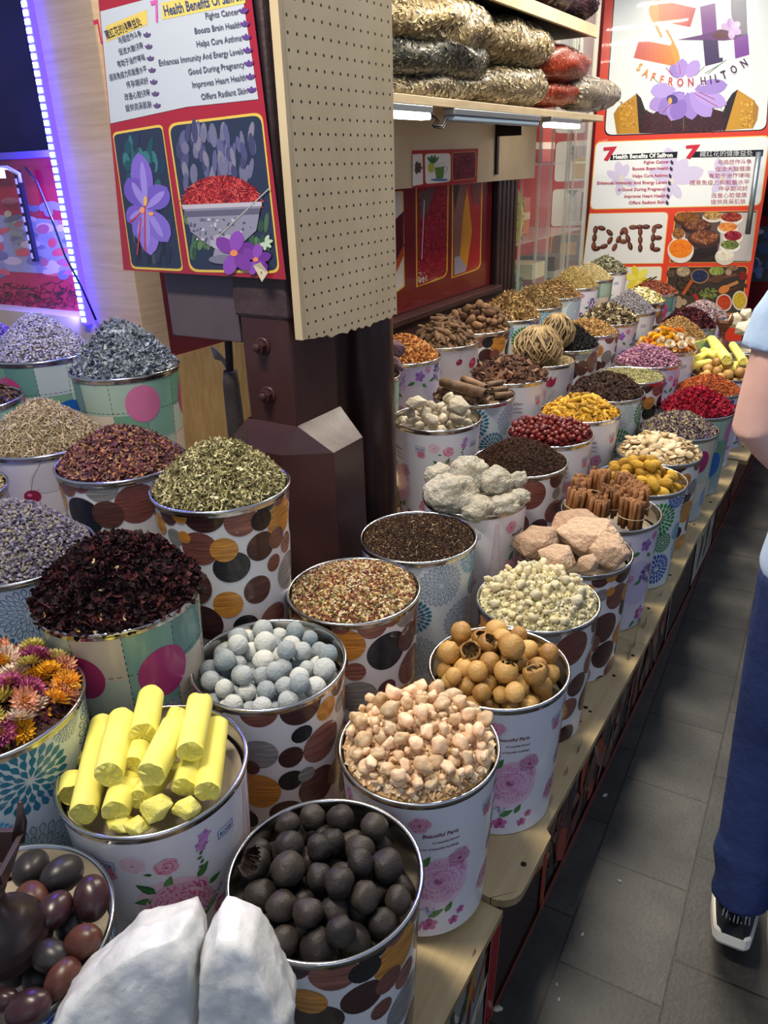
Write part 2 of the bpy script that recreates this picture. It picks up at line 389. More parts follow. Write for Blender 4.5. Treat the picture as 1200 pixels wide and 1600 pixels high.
# ------------------------------------------------------------------ stall
def tidy_board(name, pts, z0, z1, label, screws):
    e = empty(name, (pts[0][0], pts[0][1], z0)); tag(e, label, 'board', 'plywood boards along the stall edge')
    b = MB(); n = len(pts); q = [(p[0] - pts[0][0], p[1] - pts[0][1]) for p in pts]
    b.add([(x, y, z1 - z0) for x, y in q], [list(range(n))], (1, 1, 1), 0)
    b.add([(x, y, 0) for x, y in q], [list(range(n))[::-1]], (1, 1, 1), 0)
    b.add([(x, y, 0) for x, y in q] + [(x, y, z1 - z0) for x, y in q], [(i, (i + 1) % n, n + (i + 1) % n, n + i) for i in range(n)], (1, 1, 1), 1)
    b.build('board_panel', [M_PLY, M_PLYEDGE], e)
    for (x, y, r) in screws:
        s = MB(); s.lathe([(r, 0), (r, .0012), (r * .7, .0018), (0.0001, .0018)], 12)
        s.build('screw_head', mat('rusty_screw', '#3a2c22', 0.6, metal=.4), e, (x - pts[0][0], y - pts[0][1], z1 - z0))
rd = lambda x, y, r: [(x - r + r * sin(t), y + r - r * cos(t)) for t in [pi / 2 * k / 6 for k in range(7)]]
tidy_board('plywood_board', [(-.681, -.4), (-.378, -.4), (-.374, .984), (-.681, .984)], .283, .300, 'low plywood board at the near end of the stall edge', [])
tidy_board('plywood_board', [(-.681, .985), (-.40, .985)] + rd(-.352, .985, .05) + [(-.352, 1.185), (-.367, 1.20), (-.355, 1.99), (-.681, 1.99)], .299, .318, 'plywood board with a rounded near corner beside the roses bucket', [(-.375, 1.09, .006), (-.40, 1.235, .004), (-.415, 1.57, .004), (-.42, 1.63, .006), (-.405, 1.62, .004), (-.44, 1.64, .005), (-.395, 1.80, .005), (-.375, 1.92, .005)])
tidy_board('plywood_board', [(-.681, 1.993), (-.355, 1.993), (-.365, 2.74), (-.348, 3.43), (-.36, 3.70), (-.681, 3.70)], .299, .317, 'long middle plywood board of the stall edge', [(-.40, 2.2, .005), (-.39, 2.45, .005), (-.40, 2.9, .005), (-.385, 3.15, .006), (-.40, 3.4, .005)])
tidy_board('plywood_board', [(-.681, 3.705), (-.325, 3.705), (-.325, 5.6), (-.681, 5.6)], .302, .322, 'far plywood board of the stall edge beyond the step', [(-.37, 3.9, .006)])
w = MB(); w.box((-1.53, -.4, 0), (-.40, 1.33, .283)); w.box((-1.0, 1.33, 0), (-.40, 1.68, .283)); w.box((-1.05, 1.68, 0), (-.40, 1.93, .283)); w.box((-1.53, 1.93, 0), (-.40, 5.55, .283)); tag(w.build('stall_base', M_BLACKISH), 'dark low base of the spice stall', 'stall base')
w = MB(); w.box((-.965, .1, .283), (-.682, 5.45, .433)); tag(w.build('display_step', M_PLY, bevel=.003), 'plywood step under the second row of buckets', 'step', 'display steps')
w = MB(); w.box((-1.262, 1.93, .283), (-.967, 5.45, .525)); tag(w.build('display_step', M_PLY, bevel=.003), 'plywood step under the third row beyond the pillar', 'step', 'display steps')
w = MB(); w.box((-1.69, 1.93, .283), (-1.264, 5.6, .605)); tag(w.build('display_step', M_PLY, bevel=.003), 'plywood step under the back row against the wall', 'step', 'display steps')
# printed front panel below the boards
pr = Print((-.386, 0, 0), (0, 1, 0), (0, 0, 1), (1, 0, 0), step=.0008); pr.px = False
pr.poly([(-.4, 0.0), (5.5, 0.0), (5.5, .285), (-.4, .285)], '#3a2420', 0)
R9 = random.Random(9)
pr.poly([(.62, .02), (.93, .02), (.93, .28), (.62, .28)], '#8d9088', 1)
for k in range(26):
    y = R9.uniform(.64, .9); pr.poly(petal2(y, R9.uniform(.03, .2), R9.uniform(.06, .16), R9.uniform(.01, .03), R9.uniform(40, 130)), R9.choice(['#5f6a4a', '#a8522a', '#7a1a20', '#c9c4b4', '#3c4432', '#b8862e']), 2)
pr.poly([(.925, .0), (.965, .0), (1.0, .285), (.955, .285)], '#9e1c22', 4)
pr.line((.965, .0), (1.0, .285), .004, '#d86a4a', 5); pr.line((.925, 0), (.955, .285), .004, '#d86a4a', 5)
pr.poly([(1.24, .0), (1.262, .0), (1.275, .285), (1.25, .285)], '#b8402a', 4); pr.line((1.262, 0), (1.275, .285), .004, '#e0945a', 5)
for k in range(120):
    y = R9.uniform(1.28, 2.44); z = R9.uniform(.02, .2); pr.poly(petal2(y, z, R9.uniform(.06, .20), R9.uniform(.02, .07), R9.uniform(30, 150)), R9.choice(['#5a3a30', '#7a5040', '#8d6450', '#33303a', '#7a2c22', '#a08068', '#3a3c3a', '#b04a2c']), 2 + k % 3)
pr.poly([(2.5, .03), (2.9, .03), (2.9, .27), (2.5, .27)], '#4a3a34', 2); pr.line((2.5, .02), (2.5, .28), .012, '#cfc4b4', 3)
pr.poly([(2.93, .03), (3.35, .03), (3.35, .27), (2.93, .27)], '#c9c6ba', 3)
for k in range(9): pr.poly(petal2(3.02 + .03 * k, .06 + .02 * (k % 4), .11, .04, R9.uniform(40, 140)), ['#5f6a44', '#3a3a34', '#8a8a70'][k % 3], 4)
pr.poly([(3.38, .03), (3.8, .03), (3.8, .27), (3.38, .27)], '#4f3020', 3)
for k in range(40): pr.poly(ell(R9.uniform(3.4, 3.78), R9.uniform(.05, .25), .02, .012, R9.uniform(0, 180), 8), R9.choice(['#8a4a2a', '#3a2018', '#a83a2a', '#6a4030']), 4)
pr.poly([(3.84, .03), (5.3, .03), (5.3, .27), (3.84, .27)], '#7a4a38', 3)
pr.poly([(-.4, 0), (5.5, 0), (5.5, .012), (-.4, .012)], '#a83c26', 5)
pr.poly([(1.24, .012), (5.5, .012), (5.5, .026), (1.24, .026)], '#7c1a1c', 5)
tag(pr.mb.build('printed_front_panel', M_GLOSSPRINT), 'red and brown printed panel along the front of the stall below the boards', 'panel')

# ------------------------------------------------------------------ pillar, pipe, pegboard, poster
e = empty('pillar', (-1.195, 1.50, 0)); tag(e, 'brown painted square pillar with bolts on an octagonal foot', 'pillar', kind='structure')
def octa(hx_, hy, cx, cy): return [(-hx_ + cx, -hy), (hx_ - cx, -hy), (hx_, -hy + cy), (hx_, hy - cy), (hx_ - cx, hy), (-hx_ + cx, hy), (-hx_, hy - cy), (-hx_, -hy + cy)]
b = MB(); o1 = octa(.160, .138, .106, .072); sq = [(-.078, -.096), (.077, -.096), (.077, -.094), (.077, .092), (.075, .092), (-.078, .092), (-.078, .09), (-.078, -.094)]
vs = [(x, y, 0) for x, y in o1] + [(x, y, .985) for x, y in o1] + [(x, y, 1.05) for x, y in sq]
b.add(vs, [(i, (i + 1) % 8, 8 + (i + 1) % 8, 8 + i) for i in range(8)] + [(8 + i, 8 + (i + 1) % 8, 16 + (i + 1) % 8, 16 + i) for i in range(8)])
b.build('foot', M_BROWN, e, bevel=.004)
b = MB(); b.box((-.073, -.094, 1.0), (.075, .09, 2.8)); b.build('shaft', M_BROWN, e, bevel=.010)
zs = at(420, 498, Y=1.404).z
b = MB(); b.box((-.083, -.099, zs), (.079, .094, 2.8)); b.build('upper_sleeve', mat_noise('rough_brown_paint', '#4b3b40', '#3c2d31', 18, 0.55, b=.5, bd=.004), e, bevel=.008)
for (px, py) in ((410, 541), (419, 617)):
    q = at(px, py, Y=1.404); bb = empty('bolt', (q.x + 1.195, -.094, q.z)); bb.parent = e; bb.rotation_euler = (radians(90), 0, 0)
    s = MB(); s.lathe([(.0215, 0), (.0215, .004), (.014, .006), (.014, 0.0)], 20); s.build('washer', M_BROWN, bb)
    s = MB(); s.prism([(.0165 * cos(k * pi / 3 + .3), .0165 * sin(k * pi / 3 + .3)) for k in range(6)], .004, .02); s.build('nut', M_BROWN, bb, bevel=.0015)
    s = MB(); s.lathe([(.0095, .018), (.0095, .028), (.008, .030), (.0001, .030)], 16); s.build('stud', M_BROWN, bb)
b = MB(); b.lathe([(.088, .3), (.088, 2.8)], 40); b.lathe([(.0001, 2.8), (.088, 2.8)], 40)
o = b.build('downpipe', mat_noise('dark_pipe_paint', '#33201f', '#2b1a1b', 5, 0.3), None, (-1.198, 1.832, 0)); tag(o, 'round dark brown pipe standing right behind the pillar', 'pipe', kind='structure')

def mat_peg():
    m = mat('pegboard_face', '#cbb896', 0.45)
    tc = N(m, 'ShaderNodeTexCoord'); sp = N(m, 'ShaderNodeSeparateXYZ'); L(m, tc.outputs['Object'], sp.inputs[0])
    def fr(o):
        a = N(m, 'ShaderNodeMath'); a.operation = 'DIVIDE'; L(m, o, a.inputs[0]); a.inputs[1].default_value = .030
        b = N(m, 'ShaderNodeMath'); b.operation = 'FRACT'; L(m, a.outputs[0], b.inputs[0])
        c = N(m, 'ShaderNodeMath'); c.operation = 'SUBTRACT'; L(m, b.outputs[0], c.inputs[0]); c.inputs[1].default_value = .5
        d = N(m, 'ShaderNodeMath'); d.operation = 'POWER'; L(m, c.outputs[0], d.inputs[0]); d.inputs[1].default_value = 2; return d.outputs[0]
    ad = N(m, 'ShaderNodeMath'); ad.operation = 'ADD'; L(m, fr(sp.outputs['Y']), ad.inputs[0]); L(m, fr(sp.outputs['Z']), ad.inputs[1])
    lt = N(m, 'ShaderNodeMath'); lt.operation = 'LESS_THAN'; L(m, ad.outputs[0], lt.inputs[0]); lt.inputs[1].default_value = .0125
    c = ramp(m, noise_tex(m, 6, 5), [(0.3, hx('#c6b28f')), (0.7, hx('#d3c29f'))])
    L(m, mixrgb(m, lt.outputs[0], c, hx('#15100d')), bsdf(m).inputs['Base Color']); return m
e = empty('pegboard', (-1.085, 1.41, 1.25)); tag(e, 'cream perforated pegboard with a ragged lower edge fixed beside the pillar', 'pegboard')
R3 = random.Random(3); low = [(0, .012)] + [(k * .415 / 24, .008 * R3.random() - .004 - .010 * sin(k / 24 * pi) + (.004 if k % 2 else 0) + .01 - k / 24 * .012) for k in range(1, 24)] + [(.415, .0)]
pts = low + [(.425, .78), (-.008, .78)]
b = MB(); n = len(pts); b.add([(0, y, z) for y, z in pts] + [(.007, y, z) for y, z in pts], [list(range(n))[::-1], list(range(n, 2 * n))] + [(i, (i + 1) % n, n + (i + 1) % n, n + i) for i in range(n)])
b.build('board_face', mat_peg(), e)
b = MB(); b.box((-.012, -.012, .012), (.009, .0, .78)); b.build('edge_strip', M_CREAM, e)

a = at(270, 524, Y=1.42); c = at(372, 537, Y=1.42)
b = MB(); b.box((0, 0, 0), (c.x - a.x + .01, .10, .55)); o = b.build('grey_casing', M_GREYBOX, None, (a.x, 1.42, a.z), bevel=.003); tag(o, 'flat grey painted casing hanging left of the pillar under the poster', 'casing')
q = at(372, 650, Y=1.50); b = MB(); b.tube([(0, 0, -.35), (0, .0, -.1), (.0, .0, .02), (.003, .0, .055)], [.024, .024, .022, .018], 14); b.tube([(0, 0, .04), (.004, .01, .2), (.0, .02, .45)], .010, 8)
o = b.build('wrapped_pipe', mat_noise('grey_wrap', '#3b3536', '#2c2728', 14, 0.9, b=.5, bd=.004), None, (q.x - .012, q.y, at(372, 612, Y=1.50).z)); tag(o, 'thin pipe in torn grey wrapping left of the pillar', 'pipe')
q = at(345, 560, Y=1.52); b = MB()
b.add([(-.03, 0, .03), (.0, -.01, .026), (.022, -.004, .0), (.03, .004, -.034), (.018, .0, -.03), (.008, -.006, -.005), (-.012, -.01, .0)], [(0, 1, 6), (1, 2, 5, 6), (2, 3, 4, 5)])
o = b.build('torn_paper', mat_noise('dusty_paper', '#8f8680', '#6d645c', 30, 0.9), None, q); sd = o.modifiers.new('t', 'SOLIDIFY'); sd.thickness = .002; tag(o, 'crumpled scrap of torn paper stuck between casing and pillar', 'paper scrap')

# poster wrapped on the pillar
pr = Print((0, 1.385, 0), (1, 0, 0), (0, 0, 1), (0, -1, 0), step=.0004)
def grid_poly(p, q, col, layer, nx=14):
    P = [Vector(a) for a in q]
    for i in range(nx):
        t0, t1 = i / nx, (i + 1) / nx
        p.poly([P[0].lerp(P[1], t0), P[0].lerp(P[1], t1), P[3].lerp(P[2], t1), P[3].lerp(P[2], t0)], col, layer)
grid_poly(pr, [(148, -60), (382, -95), (447, 437), (193, 422)], '#9c2034', 0)
# white heading field
for seg in (((157, 18), (270, -12), (292, 167), (173, 193)), ((270, -12), (376, -28), (404, 155), (292, 167))):
    pr.poly(rrect(seg, .06, corners=(0, 0, 0, 0)), '#bac2d0', 2)
pr.poly([(166, 41), (230, 15), (231, 38), (167, 66)], '#d8c060', 3)
pr.poly([(253, 4), (384, -18), (384, 5), (254, 31)], '#d8c46a', 3)
pr.text('7', (158, 70), (167, 67), 56, '#b8284a', 5, .02); pr.text('7', (243, 35), (255, 32), 48, '#c860a8', 5, .02)
pr.text('藏红花的健康益处', (168, 61), (223, 38), 16, '#3a3448', 5, .01)
pr.text('Health Benefits Of Saffron', (258, 25), (381, 0), 23, '#3f4a7a', 5, .02)
for i, t in enumerate(['与癌症作斗争', '促进大脑健康', '有助于治疗哮喘', '提高免疫力和能量水平', '怀孕期间好', '改善心脏健康', '提供亮采肌肤']):
    xr, yr = 223 + i * 2.6, 56 + i * 18.4; wv = [36, 38, 43, 58, 34, 40, 41][i]
    pr.text(t, (xr - wv, yr + wv * (.33 - .026 * i)), (xr, yr), 11.5, '#3c3f58', 5, .008)
    for k in range(3): pr.poly(petal2(xr + 8, yr + 2, 8, 4, -140 + k * 45), '#5a4a78', 5)
for i, t in enumerate(['Fights Cancer', 'Boosts Brain Health', 'Helps Cure Asthma', 'Enhances Immunity And Energy Levels', 'Good During Pregnancy', 'Improves Heart Health', 'Offers Radiant Skin']):
    xr, yr = 375 + i * 2.1, 22 + i * 20.6; wv = [53, 72, 71, 132, 88, 84, 72][i]
    pr.text(t, (xr - wv, yr + wv * .145), (xr, yr), 13.5, '#54566a', 5, .014)
    for k in range(3): pr.poly(petal2(xr + 7, yr - 1, 10, 5, -140 + k * 45), '#5f3f86', 5)
# crocus picture and saffron bowl picture
Q1 = [(176, 207), (254, 194), (287, 424), (206, 420)]; Q2 = [(262, 193), (410, 175), (438, 427), (297, 425)]
for q in (Q1, Q2):
    c = sum((Vector(p) for p in q), Vector((0, 0))) / 4
    pr.poly(rrect(q, .10), '#d9b952', 2); pr.poly(rrect([tuple(c + (Vector(p) - c) * .965) for p in q], .10), '#26304a', 3)
Rp = random.Random(2)
def blotch(q, cols, n, smin, smax, layer, ang=(70, 110)):
    P = [Vector(p) for p in q]
    for k in range(n):
        s, t = Rp.uniform(.05, .95), Rp.uniform(.06, .94); p = P[0].lerp(P[1], s).lerp(P[3].lerp(P[2], s), t)
        pr.poly(ell(p.x, p.y, Rp.uniform(smin, smax) * .35, Rp.uniform(smin, smax), Rp.uniform(-12, 12), 10), Rp.choice(cols), layer)
blotch([(184, 216), (250, 204), (270, 330), (200, 330)], ['#1f4a58', '#2a5a66', '#1c3850', '#35707a', '#24324e'], 40, 8, 18, 4)
blotch([(200, 330), (268, 330), (280, 412), (214, 410)], ['#24283e', '#2e3450', '#4a4a52', '#1d2238'], 30, 8, 16, 4)
for (tx, ty), w_, c_ in (((217, 238), 34, '#7a62c8'), ((201, 278), 36, '#6a52ba'), ((262, 292), 40, '#6e58c0'), ((200, 346), 34, '#7058c4'), ((217, 374), 30, '#7660c6'), ((237, 399), 32, '#8872d4'), ((264, 378), 34, '#7a66ca')):
    l_ = sqrt((tx - 230) ** 2 + (ty - 326) ** 2); a_ = math.degrees(atan2(ty - 326, tx - 230))
    pr.poly(petal2(230, 326, l_, w_, a_), c_, 6); pr.poly(petal2(230, 326, l_ * .85, w_ * .3, a_ + 3), '#9684dc', 7)
for p, q in (((228, 320), (228, 392)), ((224, 330), (204, 348)), ((222, 340), (216, 398))): pr.line(p, q, 2.2, '#b8324a', 8)
pr.poly(ell(229, 314, 3, 8), '#e0b060', 9); pr.poly(ell(224, 328, 4, 5), '#e89a70', 9); pr.poly(ell(238, 334, 4, 3), '#e8a060', 9)
blotch([(272, 200), (402, 186), (412, 290), (280, 300)], ['#4a4a78', '#5a5a86', '#6a6a8a', '#3f4068', '#7a7890'], 60, 10, 20, 4)
blotch([(284, 330), (425, 330), (430, 412), (300, 414)], ['#3a5a44', '#46684a', '#2f4a3c', '#5a7a52'], 40, 8, 18, 4)
pr.poly(ell(348, 318, 62, 44, 2, 30), '#8f2028', 5)
for k in range(420):
    a_ = Rp.uniform(0, pi); r_ = sqrt(Rp.random()); x = 348 + 62 * r_ * cos(a_); y = 322 - 50 * r_ * sin(a_); t_ = Rp.uniform(0, pi)
    if y < 322: pr.line((x, y), (x + 9 * cos(t_), min(324, y + 9 * sin(t_))), 1.1, Rp.choice(['#c8343c', '#e0524a', '#a82030', '#d86058', '#701820']), 6 + k % 3)
pr.poly([(288, 321), (410, 317), (402, 360), (380, 380), (330, 385), (300, 362)], '#8a88a0', 9)
pr.poly([(286, 320), (411, 315), (411, 322), (288, 327)], '#b8b4c4', 10); pr.poly([(289, 330), (408, 325), (407, 334), (291, 339)], '#5e5c74', 10)
for k in range(46):
    x = Rp.uniform(298, 396); y = Rp.uniform(342, 376)
    if abs(x - 346) < 56 - (y - 340) * .5: pr.poly(ell(x, y, Rp.uniform(1.5, 4), Rp.uniform(1, 2.5), Rp.uniform(0, 180), 8), Rp.choice(['#55546a', '#c0bccc', '#6f6d84']), 10)
pr.poly(ell(350, 378, 20, 13), '#a8a4b8', 10); pr.poly(ell(350, 405, 22, 7), '#77758c', 10); pr.poly([(338, 386), (362, 386), (368, 402), (334, 402)], '#8f8ca4', 9)
for cx, cy, s in ((368, 395, 1.0), (402, 405, .7)):
    for k in range(5): pr.poly(petal2(cx, cy, 36 * s, 22 * s, -160 + k * 62 + 20), ['#7a3aa0', '#8a4ab4', '#6a2f92'][k % 3], 12 + k % 2)
    pr.poly(ell(cx, cy, 6 * s, 5 * s), '#e88a5a', 14)
for k in range(5): pr.poly(petal2(416, 378, 13, 6, -60 + k * 50), '#b8ceb4', 12)
pr.line((424, 293), (340, 372), 2, '#a0a8a4', 11)
P0 = pr.mb.build('pillar_poster', mat('laminated_poster', rough=.18, attr=True, coat=.6))
tag(P0, 'curled red saffron poster with a crocus and a bowl picture on the pillar', 'poster')
q = at(407, 424, Y=1.372); b = MB(); b.add([(-.018, 0, .012), (.004, -.003, .02), (.022, 0, -.002), (.004, -.002, -.022)], [(0, 1, 2, 3)]); b.lathe([(.0001, 0), (.002, 0)], 8, (0, 0, 0), 0, (.004, -.004, 0))
o = b.build('tape_scrap', mat('tape_scrap', '#cbbfa6', .4), None, q); sd = o.modifiers.new('t', 'SOLIDIFY'); sd.thickness = .0015; tag(o, 'pale scrap of tape at the lower corner of the pillar poster', 'tape')

# ------------------------------------------------------------------ left cabinet with the blue light
e = empty('display_cabinet', (-2.09, 1.62, 0)); tag(e, 'cabinet with a pale wooden post, dark recess and red printed panel', 'cabinet')
b = MB(); b.box((.012, 0, .3), (.238, .11, 2.75)); b.build('post', M_BEIGE, e, bevel=.003)
b = MB(); b.box((-1.2, 0.0, 1.672), (.012, .4, 1.69)); b.build('shelf', mat('blue_lit_shelf', '#5a4a88', .4), e)  # violet base colour stands in for the strip's blue light on the shelf
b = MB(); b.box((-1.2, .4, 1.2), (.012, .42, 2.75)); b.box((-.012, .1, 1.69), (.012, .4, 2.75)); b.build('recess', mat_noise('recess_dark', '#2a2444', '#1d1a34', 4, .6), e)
b = MB(); b.box((-1.2, .0, .3), (.012, .12, 1.205)); b.build('lower_panel', M_CREAM, e)
pr = Print((0, 1.70, 0), (1, 0, 0), (0, 0, 1), (0, -1, 0))
pr.px = False
pr.poly([(-3.2, 1.2), (-2.08, 1.2), (-2.08, 1.672), (-3.2, 1.672)], '#b01c3a', 0); pr.px = True
pr.poly([(-60, 250), (85, 262), (120, 400), (125, 470), (-60, 450)], '#a81c34', 1)
pr.poly([(-60, 330), (100, 345), (118, 430), (-60, 420)], '#8f8a86', 2)
for k in range(60):
    x, y = Rp.uniform(-10, 118), Rp.uniform(310, 430); pr.poly(ell(x, y, Rp.uniform(6, 18), Rp.uniform(3, 8), Rp.uniform(-20, 20), 10), Rp.choice(['#b8b0a4', '#8a7f84', '#c0a890', '#a85a62', '#6d6672', '#c8504a']), 3)
for k in range(260):
    x, y = Rp.uniform(-10, 128), Rp.gauss(462, 11); t_ = Rp.uniform(0, pi)
    if y < 490: pr.line((x, y), (x + 10 * cos(t_), y + 8 * sin(t_)), 1.2, Rp.choice(['#3a1420', '#58182a', '#241018', '#8a1c30']), 4)
o = pr.mb.build('printed_panel', mat('laminated_poster'), e); o.matrix_parent_inverse = Matrix.Translation((2.09, -1.62, 0))
q = at(40, 335, Y=1.66)
b = MB(); b.box((-.011, -.004, -.145), (.011, .008, .13)); b.build('slotted_upright', M_BLACKMETAL, e, (q.x + 2.09, q.y - 1.62, q.z))
b = MB()
for k in range(9): b.box((-.010, -.0055, -.135 + k * .028), (-.002, -.004, -.118 + k * .028))
b.build('slots', mat('pale_slot', '#b8b4c4', .4), e, (q.x + 2.09, q.y - 1.62, q.z))
# LED strip
e = empty('led_strip', (-2.089, 1.60, 1.19)); tag(e, 'glowing blue light strip running up the edge of the wooden post', 'light strip')
b = MB(); b.box((-.012, 0, 0), (.014, .02, 1.3)); b.build('channel', M_LEDBLUE, e)
b = MB()
for k in range(62): b.box((-.0085, -.003, .008 + k * .0205), (.0085, 0, .008 + k * .0205 + .013))
b.build('diode_row', M_LEDBEAD, e)
for nm, tgt, pw in (('strip_glow_front', (-2.0, .6, 1.25), 24), ('strip_glow_side', (-2.8, 1.75, 1.8), 16)):
    area(nm, (-2.10, 1.585, 1.75), tgt, .02, 1.1, pw, (.10, .10, 1.0)).parent = None
pl = [at(40, 262, Y=1.6), at(58, 285, Y=1.585), at(80, 340, Y=1.58), at(102, 400, Y=1.585), at(128, 450, Y=1.59), at(150, 500, Y=1.6)]
b = MB(); b.tube(pl, .0035, 8); tag(b.build('power_cable', M_BLACKMETAL), 'dark cable hanging across the red printed panel to the blue strip', 'cable')
b = MB(); b.tube([at(-20, 262, Y=1.59), at(12, 262, Y=1.59), at(30, 272, Y=1.59), at(32, 285, Y=1.59)], .006, 8); tag(b.build('pale_cable', mat('grey_cable', '#8f8c98', .5)), 'pale cable at the left edge below the blue lit shelf', 'cable')
b = MB(); b.lathe([(.0001, 0), (.011, .0), (.011, .02), (.0001, .022)], 16); o = b.build('spot_bulb', mat('small_bulb', '#ffffff', .4, emit='#ffffff', estr=12), None, at(3, 278, Y=1.58)); tag(o, 'tiny lit white bulb at the left edge of the picture', 'bulb')
# ------------------------------------------------------------------ glass display, posters at the end of the stall
e = empty('glass_display', (-1.74, 4.3, .3)); tag(e, 'clear acrylic sheets of a display case at the end of the stall wall', 'display case')
for k, (y0, y1, xo) in enumerate(((0.02, .48, 0), (.36, .84, -.03), (.74, 1.12, .02), (1.0, 1.27, -.04))):
    b = MB(); b.box((xo, y0, .25), (xo + .005, y1, 2.3)); b.build('sheet', M_GLASS, e)
    for yy in (y0, y1): 
        b = MB(); b.box((xo - .004, yy - .006, .25), (xo + .009, yy + .006, 2.3)); b.build('sheet_edge', mat('acrylic_edge', '#dfe0cf', .15, alpha=.35), e)
for k in range(4):
    b = MB(); b.box((-1.2, .02, .45 + k * .42), (-.05, 1.27, .462 + k * .42)); b.build('glass_shelf', mat('glass_shelf', '#d8e2d4', .1, alpha=.3), e)
def box_thing(name, x, y, z, sx, sy, sz, col, label, cat, band=None):
    e2 = empty(name, (x, y, z)); tag(e2, label, cat, 'goods behind the clear sheets')
    b = MB(); b.box((-sx / 2, -sy / 2, 0), (sx / 2, sy / 2, sz), hx(col)); b.build('carton', M_ATTR, e2, bevel=.004)
    b = MB(); b.box((-sx / 2 - .001, -sy / 2 - .001, sz * .4), (sx / 2 + .001, sy / 2 + .001, sz * .6), hx(band or '#efe8d8')); b.build('printed_band', M_ATTR, e2)
Z0 = .3 + .462
goods = [(.0, '#c9542a', '#f0e0c0', 'orange carton with a pale band behind the clear sheets', 1), (.35, '#d86a2a', '#f6d0a0', 'wide bright orange carton in the middle of the display', 1), (.7, '#b03028', '#f0d8c8', 'red carton behind the clear sheets', 2), (.1, '#cfd2c8', '#5a6470', 'white and grey carton on the upper glass shelf', 2),
         (.5, '#d8c23a', '#f0e8b0', 'yellow carton high in the display', 3), (.95, '#e0cf9a', '#b8443a', 'cream carton on the top glass shelf', 3), (.9, '#3a4a44', '#a8b0a0', 'dark green carton low in the display', 0), (.45, '#dcd6a0', '#8a3a3a', 'pale yellow carton on the lowest glass shelf', 0)]
for yy, c1, c2, lab, lev in goods:
    box_thing('carton', -2.0 - .28 * (yy % .4), 4.6 + yy, Z0 + .42 * lev + .001, .26, .22, .24 - .02 * lev, c1, lab, 'carton', c2)
R7 = random.Random(7)
def lump_bag(name, x, y, z, r, h, cols, label, cat):
    b = MB(); n = 16; prof = [(r * .85, 0), (r, h * .3), (r * .95, h * .65), (r * .5, h * .92), (r * .2, h)]
    b.lathe(prof + [(.0001, h)], n, hx(cols[0])); b.lathe([(.0001, 0), (r * .85, 0)], n, hx(cols[0]))
    for k in range(160):
        t = R7.uniform(0, 6.28); zz_ = R7.uniform(.05, .7) * h; rr = r * 1.01
        b.tube([(rr * cos(t), rr * sin(t), zz_), (rr * cos(t + .12), rr * sin(t + .12), zz_ + R7.uniform(-.01, .02))], .005, 4, hx(R7.choice(cols)))
    o = b.build(name, M_ATTR, None, (x, y, z)); tag(o, label, cat, 'goods behind the clear sheets')
lump_bag('herb_bag', -1.88, 4.46, Z0 + .43, .10, .33, ['#c8b83a', '#d8cc5a', '#a89a30'], 'bag of bright yellow flowers behind the clear sheet next to the grooved post', 'bag')
lump_bag('herb_bag', -1.90, 4.47, Z0 + .005, .12, .32, ['#3a5a48', '#2a4436', '#8a9a88'], 'bag of dark green herbs low behind the clear sheet next to the grooved post', 'bag')
pr = Print((0, 6.42, 0), (1, 0, 0), (0, 0, 1), (0, -1, 0))
pr.px = False; pr.poly([(-2.75, .3), (-1.95, .3), (-1.95, 2.75), (-2.75, 2.75)], '#c23a34', 0); pr.px = True
for q in (((874, 60), (912, 60), (912, 118), (872, 118)), ((870, 128), (916, 126), (914, 208), (868, 208)), ((869, 222), (924, 218), (918, 282), (866, 284)), ((864, 296), (916, 294), (912, 352), (861, 354))): pr.poly(rrect(q, .12), '#ece6d8', 2)
for k in range(8): pr.poly(ell(898 + (k % 3) * 8, 232 + (k // 3) * 8, 5, 5), ['#8a7a70', '#cbb8a8', '#b09a8a'][k % 3], 4)
pr.poly([(894, 248), (916, 246), (914, 278), (896, 279)], '#d8b45a', 5); pr.poly([(888, 297), (902, 296), (901, 345), (887, 345)], '#c9cdc0', 4); pr.poly([(886, 297), (904, 297), (895, 309)], '#5a6a70', 5)
pr.poly([(909, 300), (913, 300), (911, 345), (906, 345)], '#6d3a30', 5); pr.poly([(902, 70), (910, 70), (908, 100), (902, 100)], '#5a4a50', 4)
pr.poly(rrect(((862, 366), (914, 364), (908, 424), (855, 430)), .12), '#c9a85a', 2); pr.poly(rrect(((864, 368), (912, 366), (906, 422), (857, 428)), .12), '#7a6a60', 3)
pr.poly([(876, 380), (902, 378), (900, 398), (874, 400)], '#d8a850', 4)
tag(pr.mb.build('product_poster', M_GLOSSPRINT), 'red poster with white framed product pictures behind the clear sheets', 'poster')

PH = radians(14)
ud = Vector((cos(PH), sin(PH), 0)); nd = Vector((sin(PH), -cos(PH), 0))
e = empty('shop_sign', (-1.9, 6.1, 0)); tag(e, 'tall red and white shop sign with big letters at the end of the stall', 'sign')
b = MB(); b.box((-.0, .001, .25), (1.19, .05, 2.75), hx('#c8372a')); o = b.build('sign_panel', M_GLOSSPRINT, e); o.rotation_euler = (0, 0, PH)
pr = Print((-1.9, 6.1, 0), ud, (0, 0, 1), nd, step=.0008)
Rs = random.Random(12)
pr.px = False; pr.poly([(.0, .25), (1.19, .25), (1.19, 2.75), (0, 2.75)], '#d2402c', 0); pr.px = True
S = lambda x, y: (930 + x / 4.4444, y / 4.4444)
pr.poly(rrect((S(140, -160), S(1260, -160), S(1190, 905), S(60, 945)), .05), '#1a1414', 2); pr.poly(rrect((S(146, -160), S(1260, -160), S(1184, 899), S(68, 937)), .05), '#dfe6e6', 3)
